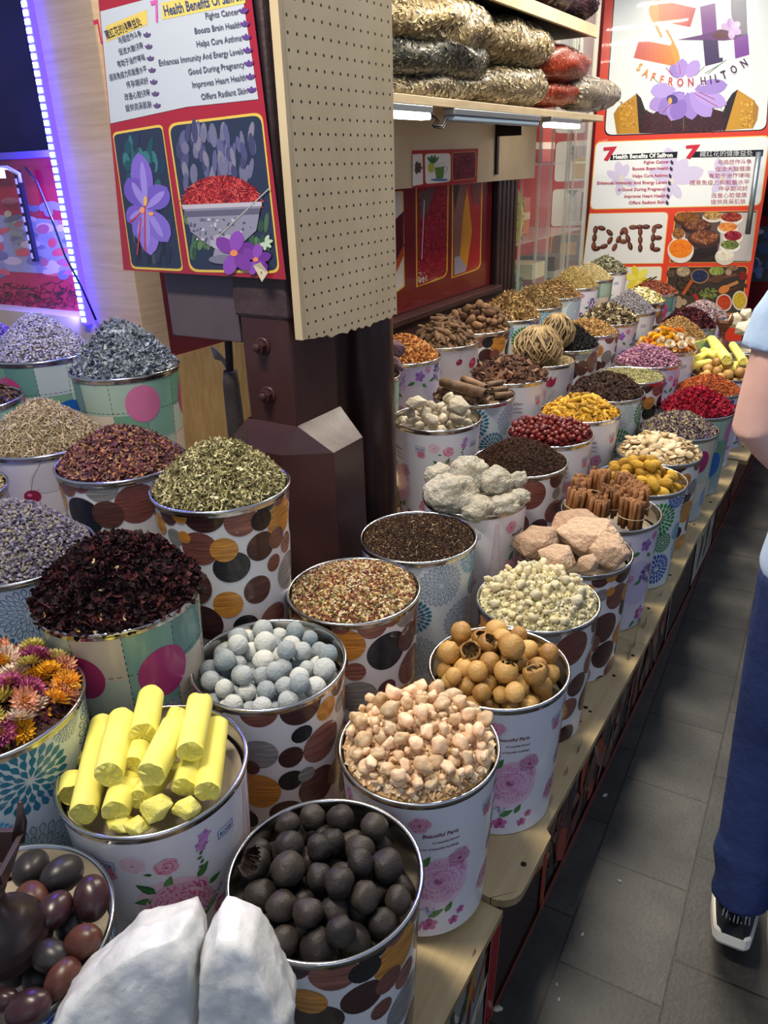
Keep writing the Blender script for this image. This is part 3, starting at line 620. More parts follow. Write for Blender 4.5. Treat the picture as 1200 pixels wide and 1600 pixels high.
# big S: two bars with thin tails, shading from orange to red as printed
def gradpoly(a, b_, c, d, c0, c1, n=8, layer=5):
    A, B, C_, D = map(Vector, (a, b_, c, d)); k0, k1 = hx(c0), hx(c1)
    for i in range(n):
        t0, t1 = i / n, (i + 1) / n; cc = tuple(k0[j] + (k1[j] - k0[j]) * (i + .5) / n for j in range(3))
        pr.poly([A.lerp(B, t0), A.lerp(B, t1), D.lerp(C_, t1), D.lerp(C_, t0)], cc, layer)
gradpoly(S(440, 0), S(700, 58), S(660, 188), S(440, 146), '#dd7a35', '#c23a48')
pr.poly([S(440, 0), S(410, 5), S(385, 30), S(372, 70), S(380, 110), S(400, 150), S(455, 262), S(468, 255), S(428, 170), S(432, 152), S(440, 146)], '#e09a3a', 5)
gradpoly(S(305, 275), S(520, 318), S(560, 462), S(267, 402), '#c43a40', '#dd8a38')
pr.poly([S(520, 318), S(532, 300), S(530, 285), S(488, 210), S(505, 207), S(575, 350), S(588, 400), S(580, 440), S(560, 462)], '#e09a3a', 5)
# big H
pr.poly([S(728, 48), S(832, 22), S(846, 225), S(745, 250)], '#7a3a8e', 5); pr.poly([S(748, 280), S(852, 282), S(862, 402), S(886, 400), S(886, 428), S(764, 460)], '#3f2a58', 5)
pr.poly([S(940, -60), S(1046, -60), S(1058, 245), S(965, 262), S(944, 90)], '#332648', 5); pr.poly([S(962, 262), S(1060, 240), S(1070, 380), S(972, 408)], '#7a3a96', 5)
pr.poly([S(570, 277), S(730, 245), S(870, 203), S(1000, 235), S(970, 272), S(900, 282), S(760, 280)], '#5f2f72', 6)
pr.poly([S(810, 250), S(870, 206), S(990, 240), S(960, 268), S(840, 272)], '#5a2028', 7)
for k in range(5): pr.poly(petal2(*S(945, 200), 17, 11, -160 + k * 62), ['#c8a8d8', '#b890cc'][k % 2], 8 + k % 2)
pr.line(S(960, 200), S(1002, 204), 1.5, '#d8b0d0', 10)
# flower, bowls, saffron
for (q, c0, c1, dk) in ((((165, 740), (285, 652), (310, 925), (150, 930)), '#b8862a', '#7a5420', ((285, 645), (318, 680), (350, 770), (318, 905), (305, 925))), (((985, 620), (1110, 700), (1095, 890), (905, 905)), '#c08e2c', '#80581e', ((990, 620), (950, 650), (905, 720), (880, 820), (905, 905)))):
    gradpoly(*[S(*p) for p in q], c0, c0, 2, 5); pr.poly([S(*p) for p in dk], '#2a1c1c', 6)
    for k in range(60):
        x = q[0][0] * .5 + q[1][0] * .5 + Rs.uniform(-45, 45); y = Rs.uniform(700, 880); pr.poly(ell(*S(x, y), Rs.uniform(.8, 2.6), Rs.uniform(.6, 1.6), Rs.uniform(0, 180), 7), Rs.choice(['#d8a83c', '#8f6424', '#e0b850', '#a87428']), 6)
pr.poly([S(128, 790), S(165, 735), S(170, 930), S(150, 930)], '#a87a28', 5); pr.poly([S(1095, 690), S(1135, 745), S(1125, 830), S(1090, 900)], '#a87a28', 5)
pr.poly([S(310, 740), S(400, 790), S(520, 720), S(640, 690), S(760, 740), S(870, 770), S(925, 790), S(905, 905), S(600, 922), S(310, 925)], '#3a1a1e', 5)
for k in range(420):
    x, y = Rs.uniform(320, 900), Rs.uniform(745, 915); t_ = Rs.uniform(0, pi); p = S(x, y); pr.line(p, (p[0] + 4 * cos(t_), p[1] + 3 * sin(t_)), .7, Rs.choice(['#5a2226', '#2a1216', '#6d2c2a', '#45181e']), 6)
for (bx, by, ln, wd, an, c) in ((585, 545, 25, 18, -120, '#9a80cc'), (600, 540, 30, 20, -88, '#a88cd6'), (640, 540, 32, 20, -58, '#b096dc'), (520, 700, 34, 24, 165, '#a58ad2'), (620, 640, 52, 30, 140, '#9278c6'), (600, 640, 48, 28, 110, '#a088d2'), (560, 620, 40, 24, 175, '#b09ade'), (640, 640, 44, 26, 80, '#9a80cc'), (660, 640, 50, 28, 50, '#a890d8'), (680, 640, 56, 26, 20, '#b098de'), (690, 620, 52, 24, -8, '#9c84ce'), (620, 690, 36, 26, 120, '#8a6ec0')):
    pr.poly(petal2(*S(bx, by), ln, wd, an), c, 7)
pr.poly(ell(*S(535, 690), 9, 7, 20), '#4a3a78', 8); pr.poly(ell(*S(520, 700), 3, 5), '#d8a850', 9)
for a_, b_ in (((690, 650), (850, 740)), ((720, 640), (830, 690)), ((470, 780), (530, 720)), ((585, 450), (590, 520)), ((490, 470), (540, 520))): pr.line(S(*a_), S(*b_), .9, '#a83a4a', 9)
for a_, b_ in (((695, 525), (760, 460)), ((760, 510), (880, 440)), ((780, 515), (910, 415)), ((400, 540), (470, 600)), ((610, 780), (615, 900))): pr.line(S(*a_), S(*b_), .9, '#5a7a5a', 6)
word = 'SAFFRON HILTON'; pc = [(310, 465), (355, 507), (403, 532), (462, 552), (525, 566), (590, 572), (662, 570), (700, 568), (748, 562), (800, 553), (843, 542), (893, 518), (960, 482), (1030, 440)]
pa = [30, 25, 20, 15, 10, 3, -2, -4, -6, -8, -12, -20, -26, -33]; pcol = ['#d8a03a', '#d8903a', '#d07a3a', '#c8603a', '#c04a3c', '#b83840', '#a83048', '#000000', '#5a2a58', '#4a2a55', '#42284f', '#3a2648', '#342444', '#2e2040']
for ch, (x, y), a_, c in zip(word, pc, pa, pcol):
    if ch == ' ': continue
    _, _, w_ = text_geo(ch, .03); wpx = 52 * (w_ / .72) * .78; dx, dy = cos(radians(a_)) * wpx / 2, sin(radians(a_)) * wpx / 2
    ox, oy = -sin(radians(a_)) * 28, cos(radians(a_)) * 28
    for j, (cc, bold, ly) in enumerate((('#efe6ea', .09, 11), (c, .03, 12))): 
        if j == 0 and not (2 < word.index(ch) < 9 or 450 < x < 800): continue
        pr.text(ch, S(x - dx + ox, y - dy + oy), S(x + dx + ox, y + dy + oy), 17.5, cc, ly, bold)
# health panel
T = lambda x, y: (920 + x / 4.2857, 200 + y / 4.2857)
q = (T(45, 92), T(1215, 48), T(1150, 520), T(5, 548)); pr.poly(rrect(q, .09), '#e8b84a', 2); pr.poly(rrect((T(50, 97), T(1208, 55), T(1144, 515), T(11, 542)), .09), '#e3e8ea', 3)
for bx, by, ls in ((215, 345, ((-100, 125), (-150, 110), (-65, 115), (100, 110), (20, 110), (160, 75))), (550, 360, ((-95, 235), (-55, 190), (-20, 235), (60, 130), (110, 150), (-150, 170))), (890, 345, ((-100, 150), (-45, 130), (-150, 110), (20, 120), (125, 110)))):
    for an, ln in ls: pr.poly(petal2(*T(bx, by), ln / 4.29, ln / 4.29 * .48, an), '#cbc4e2', 4)
    pr.poly(ell(*T(bx + 5, by - 5), 4, 6), '#d8d0c8', 5)
pr.text('7', T(95, 215), T(185, 208), 27, '#c0283c', 7, .05, .1); pr.text('7', T(645, 202), T(742, 195), 27, '#c0283c', 7, .05, .1)
pr.poly([T(150, 180), T(595, 158), T(590, 200), T(140, 215)], '#15161e', 5); pr.poly([T(705, 158), T(1170, 145), T(1163, 190), T(690, 198)], '#15161e', 5)
pr.text('Health Benefits Of Saffron', T(162, 207), T(562, 194), 9.4, '#f0f2f0', 8, .035); pr.text('藏红花的健康益处', T(742, 190), T(1098, 183), 10.2, '#c8ccd0', 8)
for i, (t, w_, xr, yr) in enumerate((('Fights Cancer', 172, 540, 236), ('Boosts Brain Health', 243, 535, 279), ('Helps Cure Asthma', 235, 528, 327), ('Enhances Immunity And Energy Levels', 468, 524, 374), ('is Good During Pregnancy', 322, 518, 418), ('Improves Heart Health', 277, 514, 463), ('Offers Radiant Skin', 240, 508, 506))):
    pr.text(t, T(xr - w_, yr + 3), T(xr, yr - 2), 6.6, '#b8485e', 8, .02)
    for k in range(3): pr.poly(petal2(*T(xr + 8, yr - 2), 5, 2.6, -70 + k * 45), '#3a3450', 8)
for i, (t, w_, xr, yr) in enumerate((('与癌症作斗争', 228, 1090, 237), ('促进大脑健康', 235, 1083, 283), ('有助于治疗哮喘', 275, 1078, 328), ('提高免疫力和能量水平', 400, 1074, 374), ('怀孕期间好', 196, 1064, 416), ('改善心脏健康', 238, 1057, 460), ('提供亮采肌肤', 235, 1050, 503))):
    pr.text(t, T(xr - w_, yr + 5), T(xr, yr), 8.4, '#b05a70', 8)
    for k in range(3): pr.poly(petal2(*T(xr + 30, yr - 14), 4.5, 2.6, 20 + k * 45), '#3a3450', 8)
# DATE picture
def framed(q, inner, corners=(1, 1, 1, 1), layer=2):
    c = sum((Vector(p) for p in q), Vector((0, 0))) / 4
    pr.poly(rrect(q, .10, corners=corners), '#e8b84a', layer); pr.poly(rrect([tuple(c + (Vector(p) - c) * .982) for p in q], .10, corners=corners), inner, layer + 1)
framed((T(2, 572), T(535, 562), T(498, 908), T(-40, 912)), '#d9dad8', (0, 1, 0, 0))
seg = {'D': [((48, 655), (30, 815)), ((52, 660), (120, 680)), ((120, 680), (160, 720)), ((160, 720), (125, 785)), ((125, 785), (30, 815))], 'A': [((240, 665), (160, 825)), ((240, 665), (285, 815)), ((195, 760), (270, 760))], 'T': [((275, 665), (405, 660)), ((345, 668), (345, 830))], 'E': [((440, 650), (422, 820)), ((440, 658), (492, 658)), ((435, 735), (490, 735)), ((425, 815), (480, 812))]}
for L_ in seg.values():
    for a_, b_ in L_:
        A, B = Vector(a_), Vector(b_); n = max(1, round((B - A).length / 52)); an = math.degrees(atan2((B - A).y, (B - A).x))
        for k in range(n):
            p = A.lerp(B, (k + .5) / n); pr.poly(ell(*T(*p), 6.6, 3.7, an, 14), Rs.choice(['#5a2c22', '#6a3a2c', '#4c241c']), 6); pr.poly(ell(*T(p.x - 3, p.y - 5), 4, 1.1, an, 8), '#8a5a48', 7)
# bowls picture
def speckle(cx, cy, rx, ry, cols, n, layer, s=1.6):
    for k in range(n):
        r_, t_ = sqrt(Rs.random()), Rs.uniform(0, 6.28); pr.poly(ell(*T(cx + rx * r_ * cos(t_), cy + ry * r_ * sin(t_)), Rs.uniform(.5, 1) * s, Rs.uniform(.4, .8) * s, Rs.uniform(0, 180), 7), Rs.choice(cols), layer)
framed((T(580, 562), T(1130, 552), T(1085, 900), T(540, 902)), '#5b4a44', (1, 0, 1, 0))
pr.poly([T(880, 570), T(1120, 565), T(1085, 890), T(850, 890), T(880, 760)], '#b9b2b0', 4)
pr.poly([T(690, 820), T(860, 760), T(860, 895), T(680, 895)], '#2a2020', 5)
for cx, cy, rx, ry, bowl, cols in ((660, 600, 90, 40, '#4a3020', ['#8a5a2a', '#6a4020']), (830, 590, 70, 30, '#cfc6b8', ['#a8804a', '#c09a60', '#7a5a34']), (955, 600, 78, 38, '#d8d4cc', ['#8a2c22', '#6a241c', '#a84a34']), (720, 650, 100, 45, '#3a2420', ['#5a3020', '#7a4a30', '#8a6040']), (600, 710, 46, 42, '#d8d0c4', ['#7a4a28', '#9a6a3a']), (770, 735, 108, 55, '#3f2a24', ['#6a3a26', '#8a5434', '#a06a44']), (930, 665, 70, 34, '#e0d8c4', ['#d8843a', '#e09a50', '#c06a2c']), (965, 725, 66, 38, '#e0d8c4', ['#8a1c2c', '#a82c3a', '#5a1420']), (945, 785, 68, 36, '#e4e0d8', ['#6a7a3a', '#8a9450', '#4a5a2c']), (615, 810, 88, 75, '#d8d2cc', ['#e07a1c', '#e88a2a', '#d86a14']), (910, 855, 66, 48, '#c9c2b4', ['#dcd6c4', '#c8c0a8', '#e8e4d4'])):
    pr.poly(ell(*T(cx, cy + 8), rx / 4.29, ry / 4.29 * 1.15), bowl, 6); pr.poly(ell(*T(cx, cy - 4), rx / 4.29 * .9, ry / 4.29 * .85), cols[0], 7); speckle(cx, cy - 4, rx * .82, ry * .75, cols, 55, 8, 2.6 if rx < 100 else 3)
# vanilla and spice pictures
framed((T(240, 930), T(492, 926), T(470, 1150), T(200, 1150)), '#d9d8c8', (0, 1, 0, 0))
for k in range(6): pr.poly(petal2(*T(325, 1010), 22, 11, k * 60 + 15), ['#d8c83a', '#e4d85a'][k % 2], 5 + k % 2)
pr.line(T(370, 1040), T(455, 995), 2.2, '#33231c', 5); pr.line(T(360, 1030), T(420, 1000), 2, '#4a3226', 5)
framed((T(532, 930), T(1068, 925), T(1020, 1240), T(500, 1250)), '#3a302c', (0, 1, 0, 0))
for cx, cy, rx, ry, bowl, cols in ((552, 975, 30, 34, '#2c2620', ['#4a4030', '#5a5040']), (633, 962, 52, 38, '#5a4a3c', ['#a8987a', '#8a7a60', '#c0b090']), (743, 992, 62, 50, '#8a6a4a', ['#1f2c4a', '#2a3a60', '#16203a']), (855, 958, 56, 34, '#6a5440', ['#8a9a4a', '#a8b060', '#6a7a34']), (960, 940, 46, 20, '#4a3a30', ['#8a6a50', '#6a4a38']), (905, 1170, 54, 60, '#c9c0b4', ['#b83a1c', '#c84a24', '#a02c14']), (1010, 1155, 50, 66, '#d0c8b8', ['#c8a82c', '#d4b83c', '#b09020']), (1030, 990, 30, 34, '#4a2c28', ['#8a2a20', '#6a1c18'])):
    pr.poly(ell(*T(cx, cy), rx / 4.29, ry / 4.29), bowl, 6); pr.poly(ell(*T(cx, cy - 2), rx / 4.29 * .85, ry / 4.29 * .84), cols[0], 7); speckle(cx, cy - 2, rx * .75, ry * .72, cols, 45, 8, 1.8)
speckle(650, 1060, 100, 60, ['#1c1814', '#2c241e', '#4a3a2c'], 120, 5, 2.5); speckle(805, 1110, 60, 40, ['#6a7a3a', '#8a8a4a', '#4a5a2a'], 80, 5, 2.4)
for a_, b_, c in (((630, 1115), (690, 1020), '#a8502a'), ((705, 1110), (740, 1170), '#a82420'), ((800, 1020), (990, 980), '#6a4030'), ((880, 1080), (1000, 1030), '#b07a44'), ((860, 1110), (1060, 1050), '#4a3024')): pr.line(T(*a_), T(*b_), 5, c, 7)
pr.poly(ell(*T(905, 1080), 9, 6, -25), '#c9783a', 8); pr.poly(ell(*T(860, 1010), 11, 6, -15), '#5a3c2c', 8)
for x, y in ((935, 965), (600, 1145), (635, 1165), (600, 1185)): pr.poly(ell(*T(x, y), 5, 5), '#a08a70', 8)
o = pr.mb.build('printed_face', M_GLOSSPRINT, e); o.matrix_parent_inverse = Matrix.Translation((1.9, -6.1, 0))
# slim rail in front of the sign
q0, q1 = at(1186, 237, Y=6.15), at(1168, 366, Y=6.15)
b = MB(); b.tube([(0, 0, 0), (q1.x - q0.x, 0, q1.z - q0.z)], .018, 12); tag(b.build('wall_rail', M_ALU, None, (q0.x, 6.15, q0.z)), 'slim metal rail standing in front of the right side of the shop sign', 'rail')
pr = Print((0, 7.3, 0), (1, 0, 0), (0, 0, 1), (0, -1, 0)); pr.px = False
pr.poly([(-1.2, 0.3), (1.2, .3), (1.2, 2.3), (-1.2, 2.3)], '#5a1820', 0); pr.px = True
pr.poly([(1160, 355), (1260, 350), (1260, 440), (1160, 440)], '#3a4448', 2)
for k in range(22): pr.poly(ell(Rs.uniform(1165, 1230), Rs.uniform(362, 432), Rs.uniform(4, 11), Rs.uniform(4, 10), 0, 12), Rs.choice(['#34507a', '#5a78a8', '#4a4a60', '#6a6a90', '#8a90a0']), 3 + k % 3)
pr.poly([(1160, 300), (1260, 290), (1260, 335), (1160, 340)], '#241818', 2)
tag(pr.mb.build('bowl_poster', M_GLOSSPRINT), 'dark red poster with blue bowls behind the right edge of the shop sign', 'poster')

# ------------------------------------------------------------------ bags of herbs on the shelf
M_FILM = mat('plastic_film', '#ffffff', .12)
def _film():
    m = M_FILM; g = N(m, 'ShaderNodeBsdfGlossy'); g.inputs['Roughness'].default_value = .12; t = N(m, 'ShaderNodeBsdfTransparent'); x = N(m, 'ShaderNodeMixShader'); lw = N(m, 'ShaderNodeLayerWeight'); lw.inputs['Blend'].default_value = .12
    bp_ = N(m, 'ShaderNodeBump'); bp_.inputs['Strength'].default_value = .9; bp_.inputs['Distance'].default_value = .022; L(m, noise_tex(m, 16, 4), bp_.inputs['Height']); L(m, bp_.outputs[0], g.inputs['Normal']); L(m, bp_.outputs[0], lw.inputs['Normal'])
    mr = N(m, 'ShaderNodeMath'); mr.operation = 'MULTIPLY_ADD'; L(m, lw.outputs['Fresnel'], mr.inputs[0]); mr.inputs[1].default_value = .30; mr.inputs[2].default_value = .0
    L(m, mr.outputs[0], x.inputs[0]); L(m, t.outputs[0], x.inputs[1]); L(m, g.outputs[0], x.inputs[2]); L(m, x.outputs[0], m.node_tree.nodes['Material Output'].inputs['Surface'])
_film()
def mk_bag(label, c0, c1, px0, px1, r, rz_, cols, seed, zup=0.0, flakes=2200, fl=.028, flat=.75, end=True):
    """a long stuffed bag lying along the shelf between two photographed ends of its axis"""
    e = empty('herb_bag', c0); tag(e, label, 'bag', 'plastic bags of herbs on the shelf')
    ax = Vector(c1) - Vector(c0); Ln = ax.length; R_ = random.Random(seed); rot = ax.to_track_quat('X', 'Z').to_matrix()
    rings, seg = 22, 26; prof = lambda t: min(1, (sin(pi * min(1, max(0, t))) + .001) ** .36)
    def P(t, a, k=1.0, amp=.16):
        rr = r * prof(t) * k * (1 + amp * noise.noise(Vector((t * 5, 2.2 * cos(a), 2.2 * sin(a) + seed)))); return rot @ Vector((t * Ln, rr * cos(a) * 1.05, rr * sin(a) * flat))
    for nm, k, m in (('contents', .95, M_ATTR), ('plastic_film', 1.0, M_FILM)):
        b = MB(); vs = []; 
        for i in range(rings + 1):
            for j in range(seg):
                p = P(i / rings, 2 * pi * j / seg, k)
                if nm == 'plastic_film': p += rot @ Vector((0, 0, 0)) + p.normalized() * .006 * noise.noise(Vector((p.x * 60, p.y * 60, p.z * 60 + seed)))
                vs.append(p)
        fs = [(i * seg + j, i * seg + (j + 1) % seg, (i + 1) * seg + (j + 1) % seg, (i + 1) * seg + j) for i in range(rings) for j in range(seg)]
        cc = hx(cols[0], .8); b.add(vs, fs, cc, 0, True)
        if nm == 'contents':
            for k_ in range(flakes):
                t, a = R_.uniform(.03, .97), R_.uniform(0, 2 * pi); p = P(t, a, .955); q = P(min(1, t + R_.uniform(-1, 1) * fl / Ln), a + R_.uniform(-1, 1) * fl / r, .955); 
                dn = (q - p); nn = (rot @ Vector((0, cos(a), sin(a)))); sd = dn.cross(nn).normalized() * R_.uniform(.003, .008)
                b.add([p + nn * .002, (p + q) / 2 + sd + nn * .004, q + nn * .002, (p + q) / 2 - sd + nn * .003], [(0, 1, 2, 3)], hx(R_.choice(cols)), 0)
        elif end:
            for sgn in (1,):
                p = rot @ Vector((Ln * .985, 0, 0)); ring = [p + rot @ Vector((.05 + R_.uniform(0, .03), .045 * cos(a), .03 * sin(a))) for a in [2 * pi * j / 10 for j in range(10)]]; r0 = [p + rot @ Vector((0, .012 * cos(a), .012 * sin(a))) for a in [2 * pi * j / 10 for j in range(10)]]
                b.add(r0 + ring, [(j, (j + 1) % 10, 10 + (j + 1) % 10, 10 + j) for j in range(10)], cc, 0, False)
        b.build(nm, m, e)
    return e
ST = ['#9a8862', '#b5a278', '#7d6c4e', '#645438', '#c4b48c']; DK = ['#4a4a40', '#5c5a4a', '#34362f', '#74705a']; RD = ['#8a3018', '#a84422', '#6f2412', '#b85a30']; GY = ['#8a7c60', '#b0a078', '#6a5c44', '#54493a', '#c9bb92']; PU = ['#4a2430', '#5c2c3a', '#341820', '#6f4048']
def bag(label, p0, p1, half, cols, seed, flat=.7, **k): return mk_bag(label, at(*p0, X=-1.54), at(*p1, X=-1.54), 0, 0, half / flat, 0, cols, seed, flat=flat, **k)
bag('long flat straw coloured bag lowest on the shelf next to the pegboard', (545, 141), (742, 138), .068, GY, 1, .62)
bag('short straw coloured bag lowest on the shelf with a pointed corner', (722, 136), (842, 137), .098, GY, 2, .8)
bag('small rusty red bag lowest on the shelf', (812, 146), (896, 147), .062, RD, 3, .65, fl=.010, flakes=3000)
bag('bundle of pale dried pods in plastic at the far end of the shelf', (868, 144), (958, 150), .088, ['#7a7266', '#a89e8a', '#c9bfa4', '#58524a'], 4, .75, fl=.06, flakes=700)
bag('dark green herb bag in the middle layer next to the pegboard', (545, 84), (745, 98), .095, DK, 5, .66)
bag('rusty red bag with a pointed end on top of the smaller red bag', (802, 98), (906, 105), .092, RD, 6, .72, fl=.010, flakes=3000)
bag('large straw bag topmost next to the pegboard', (545, 30), (756, 56), .115, ST, 7, .72, fl=.04, flakes=2600)
bag('large straw bag on top with its knotted end over the red bag', (716, 56), (850, 84), .108, ST, 8, .78, fl=.04, flakes=2600)
zz2 = zz + .02
for k, (ya, yb_, c, lab) in enumerate(((3.2, at(800, 20, X=-1.5).y, PU, 'dark purple bag on the upper shelf above the red bag'), (at(800, 20, X=-1.5).y + .02, at(880, 20, X=-1.5).y, PU, 'dark purple bag next along the upper shelf'), (at(880, 20, X=-1.5).y + .02, 4.0 + yend - .03, ['#3a2830', '#4c343c', '#2a1c22'], 'nearly black bag at the end of the upper shelf'))):
    mk_bag(lab, (-1.50, ya, zz2 + .115), (-1.50, yb_, zz2 + .115), 0, 0, .13, 0, c, 20 + k, flat=.7, flakes=1200)
# ------------------------------------------------------------------ printed tin buckets
RB, RTOP, HW = .124, .1425, .336
RM = (RB + RTOP) / 2; CIRC = 2 * pi * RM
def wr(z): return RB + (RTOP - RB) * z / HW
class Sheet:
    """a print wrapped round the bucket wall: x runs round it, y up it, metres"""
    def __init__(s, face, grain=0.0, rows=8, n=128):
        s.mb = MB(); s.k = 0
        for i in range(rows):
            for k in range(n):
                z0, z1 = HW * i / rows, HW * (i + 1) / rows; a0, a1 = 2 * pi * k / n, 2 * pi * (k + 1) / n
                c = face((k + .5) / n * CIRC, (z0 + z1) / 2)
                s.mb.add([(wr(z0) * cos(a0), wr(z0) * sin(a0), z0), (wr(z0) * cos(a1), wr(z0) * sin(a1), z0), (wr(z1) * cos(a1), wr(z1) * sin(a1), z1), (wr(z1) * cos(a0), wr(z1) * sin(a0), z1)], [(0, 1, 2, 3)], (*c, 0.0), 0, True)
    def P(s, x, y, off):
        off += s.k * 1.2e-5; y = min(HW - .002, max(.002, y)); a = x / RM; r = wr(y) + off; return (r * cos(a), r * sin(a), y)
    def ell(s, cx, cy, rx, ry, col, layer=0, rot=0.0, grain=0.0):
        col = hx(col) if isinstance(col, str) else col; m = max(rx, ry); nr = max(1, int(m / .013) + 1); ns = max(10, min(44, int(6.28 * m / .009)))
        off = .0004 + layer * .00016; s.k = (s.k + 1) % 12; a = radians(rot); vs = [s.P(cx, cy, off)]; fs = []
        for i in range(1, nr + 1):
            for k in range(ns):
                t = 2 * pi * k / ns; u, v = rx * i / nr * cos(t), ry * i / nr * sin(t); vs.append(s.P(cx + u * cos(a) - v * sin(a), cy + u * sin(a) + v * cos(a), off))
        fs += [(0, 1 + k, 1 + (k + 1) % ns) for k in range(ns)]
        for i in range(nr - 1):
            for k in range(ns): fs.append((1 + i * ns + k, 1 + (i + 1) * ns + k, 1 + (i + 1) * ns + (k + 1) % ns, 1 + i * ns + (k + 1) % ns))
        s.mb.add(vs, fs, (*col, grain), 0, True)
    def petal(s, bx, by, ln, wd, ang, col, layer=0, tip=.7, n=None):
        col = hx(col) if isinstance(col, str) else col; n = n or max(4, int(ln / .008)); a = radians(ang); off = .0004 + layer * .00016; s.k = (s.k + 1) % 12; vs = []
        for i in range(n + 1):
            t = i / n; w = wd * .5 * (sin(pi * t ** tip) if 0 < i < n else 0.02)
            for q in (w, 0, -w): vs.append(s.P(bx + ln * t * cos(a) - q * sin(a), by + ln * t * sin(a) + q * cos(a), off))
        s.mb.add(vs, [(3 * i + j, 3 * i + 3 + j, 3 * i + 4 + j, 3 * i + 1 + j) for i in range(n) for j in (0, 1)], (*col, 0), 0, True)
    def line(s, pts, w, col, layer=0):
        for p, q in zip(pts, pts[1:]):
            a, b = Vector(p), Vector(q); n = max(1, int((b - a).length / .012)); nn = (b - a).normalized(); nn = Vector((-nn.y, nn.x)) * w / 2; vs = []
            for i in range(n + 1):
                c = a.lerp(b, i / n); vs += [s.P(c.x + nn.x, c.y + nn.y, .0004 + layer * .00016), s.P(c.x - nn.x, c.y - nn.y, .0004 + layer * .00016)]
            s.mb.add(vs, [(2 * i, 2 * i + 1, 2 * i + 3, 2 * i + 2) for i in range(n)], (*hx(col), 0), 0, True)
    def text(s, t, x, y, width, h, col, layer=5, slant=.15):
        V, F, w = text_geo(t, .012); s.mb.add([s.P(x + (u + slant * v) * width / w, y + v * h, .0004 + layer * .00016) for u, v in V], F, (*hx(col), 0), 0, True)
def shade(c, k): 
    c = hx(c) if isinstance(c, str) else c; return tuple(min(1, v * k) for v in c)
def rose(s, x, y, r, base, seed=0, ly=0):
    """scalloped layers of petals, each with a dark fold behind and a pale lip"""
    R_ = random.Random(seed); b = hx(base); lt = tuple(min(1, v * .55 + .42) for v in b); dk = shade(b, .42); mid = shade(b, .75)
    mx = lambda p, q, t: tuple(u * (1 - t) + v * t for u, v in zip(p, q))
    for q, (rad, n, w, h, cl) in enumerate(((.60, 6, .42, .36, 0), (.52, 5, .38, .34, 1), (.36, 5, .33, .27, 0), (.24, 4, .26, .20, 1), (.12, 3, .18, .13, 0))):
        o = R_.uniform(0, 360)
        for i in range(n):
            a = radians(o + 360 * i / n + R_.uniform(-16, 16)); cx, cy = x + r * rad * cos(a), y + r * rad * .92 * sin(a); d = math.degrees(a) + 90 + R_.uniform(-12, 12); ux, uy = cos(a), sin(a); t = R_.uniform(0, .35)
            s.ell(cx, cy, r * w, r * h, mx(lt, b, t), ly + q, d)
            s.ell(cx - ux * r * .07, cy - uy * r * .07, r * w * .97, r * h * .88, mx(b, lt, .25 * cl + .12 * t), ly + q, d)
            s.ell(cx - ux * r * .17, cy - uy * r * .17, r * w * .86, r * h * .62, mx(mid, b, .5 * cl), ly + q, d); s.ell(cx - ux * r * .25, cy - uy * r * .25, r * w * .62, r * h * .34, mx(dk, mid, .3), ly + q, d)
    s.ell(x, y, r * .10, r * .08, dk, ly + 5); s.ell(x + r * .03, y + r * .03, r * .05, r * .04, b, ly + 5)
def leaf(s, x, y, ln, ang, ly=0, c='#3f7d3f'):
    s.petal(x, y, ln, ln * .48, ang, c, ly); s.petal(x, y, ln * .95, ln * .16, ang, shade(c, 1.5), ly + 1); s.line([(x, y), (x + ln * .9 * cos(radians(ang)), y + ln * .9 * sin(radians(ang)))], .0009, '#2c5a30', ly + 2)
def sprig(s, x, y, ln, ang, col, R_, ly=0):
    for i in range(int(ln / .0035)):
        t = i * .0035; a = radians(ang); w = .008 * (1 - t / ln) + .002; s.ell(x + t * cos(a) + R_.uniform(-w, w), y + t * sin(a) + R_.uniform(-w, w), .0034, .0024, R_.choice(col), ly + i % 2, R_.uniform(0, 180))
    s.line([(x, y), (x + ln * cos(radians(ang)), y + ln * sin(radians(ang)))], .0008, '#7a8a7a', ly)
WH = hx('#e4e3e8')
def sheet_dots():
    s = Sheet(lambda x, y: hx('#e3e2e2')); R_ = random.Random(14); pl = []
    cols = ['#5a3a36'] * 4 + ['#8a5a50'] * 5 + ['#7a4a42'] * 3 + ['#8c8a8a'] * 4 + ['#1f2128'] * 3 + ['#c98a3c'] * 4 + ['#43292a'] * 3
    for tries in range(5000):
        r = R_.choice([.047, .043, .038, .033]) if tries < 2000 else R_.choice([.034, .029, .024]) if tries < 4000 else .02
        x, y = R_.uniform(0, CIRC), R_.uniform(-.01, HW + .01)
        if all(((min(abs(x - a), CIRC - abs(x - a))) ** 2 + (y - b) ** 2) ** .5 > (r + c) * .955 for a, b, c, _ in pl):
            c = R_.choice([q for q in cols if not any(q == d and ((x - a) ** 2 + (y - b) ** 2) ** .5 < .1 for a, b, _, d in pl)] or cols); pl.append((x, y, r, c))
    for i, (x, y, r, c) in enumerate(pl): s.ell(x, y, r, r * R_.uniform(.92, 1.0), c, i % 2, R_.uniform(0, 90), grain=1.0)
    for i in range(16):
        x, y, r, c = R_.choice(pl); d = R_.choice(cols); s.ell(x + r * 1.25, y + R_.uniform(-.01, .01), r * .72, r * .72, d, 2, 0, grain=1.0)
    return s.mb
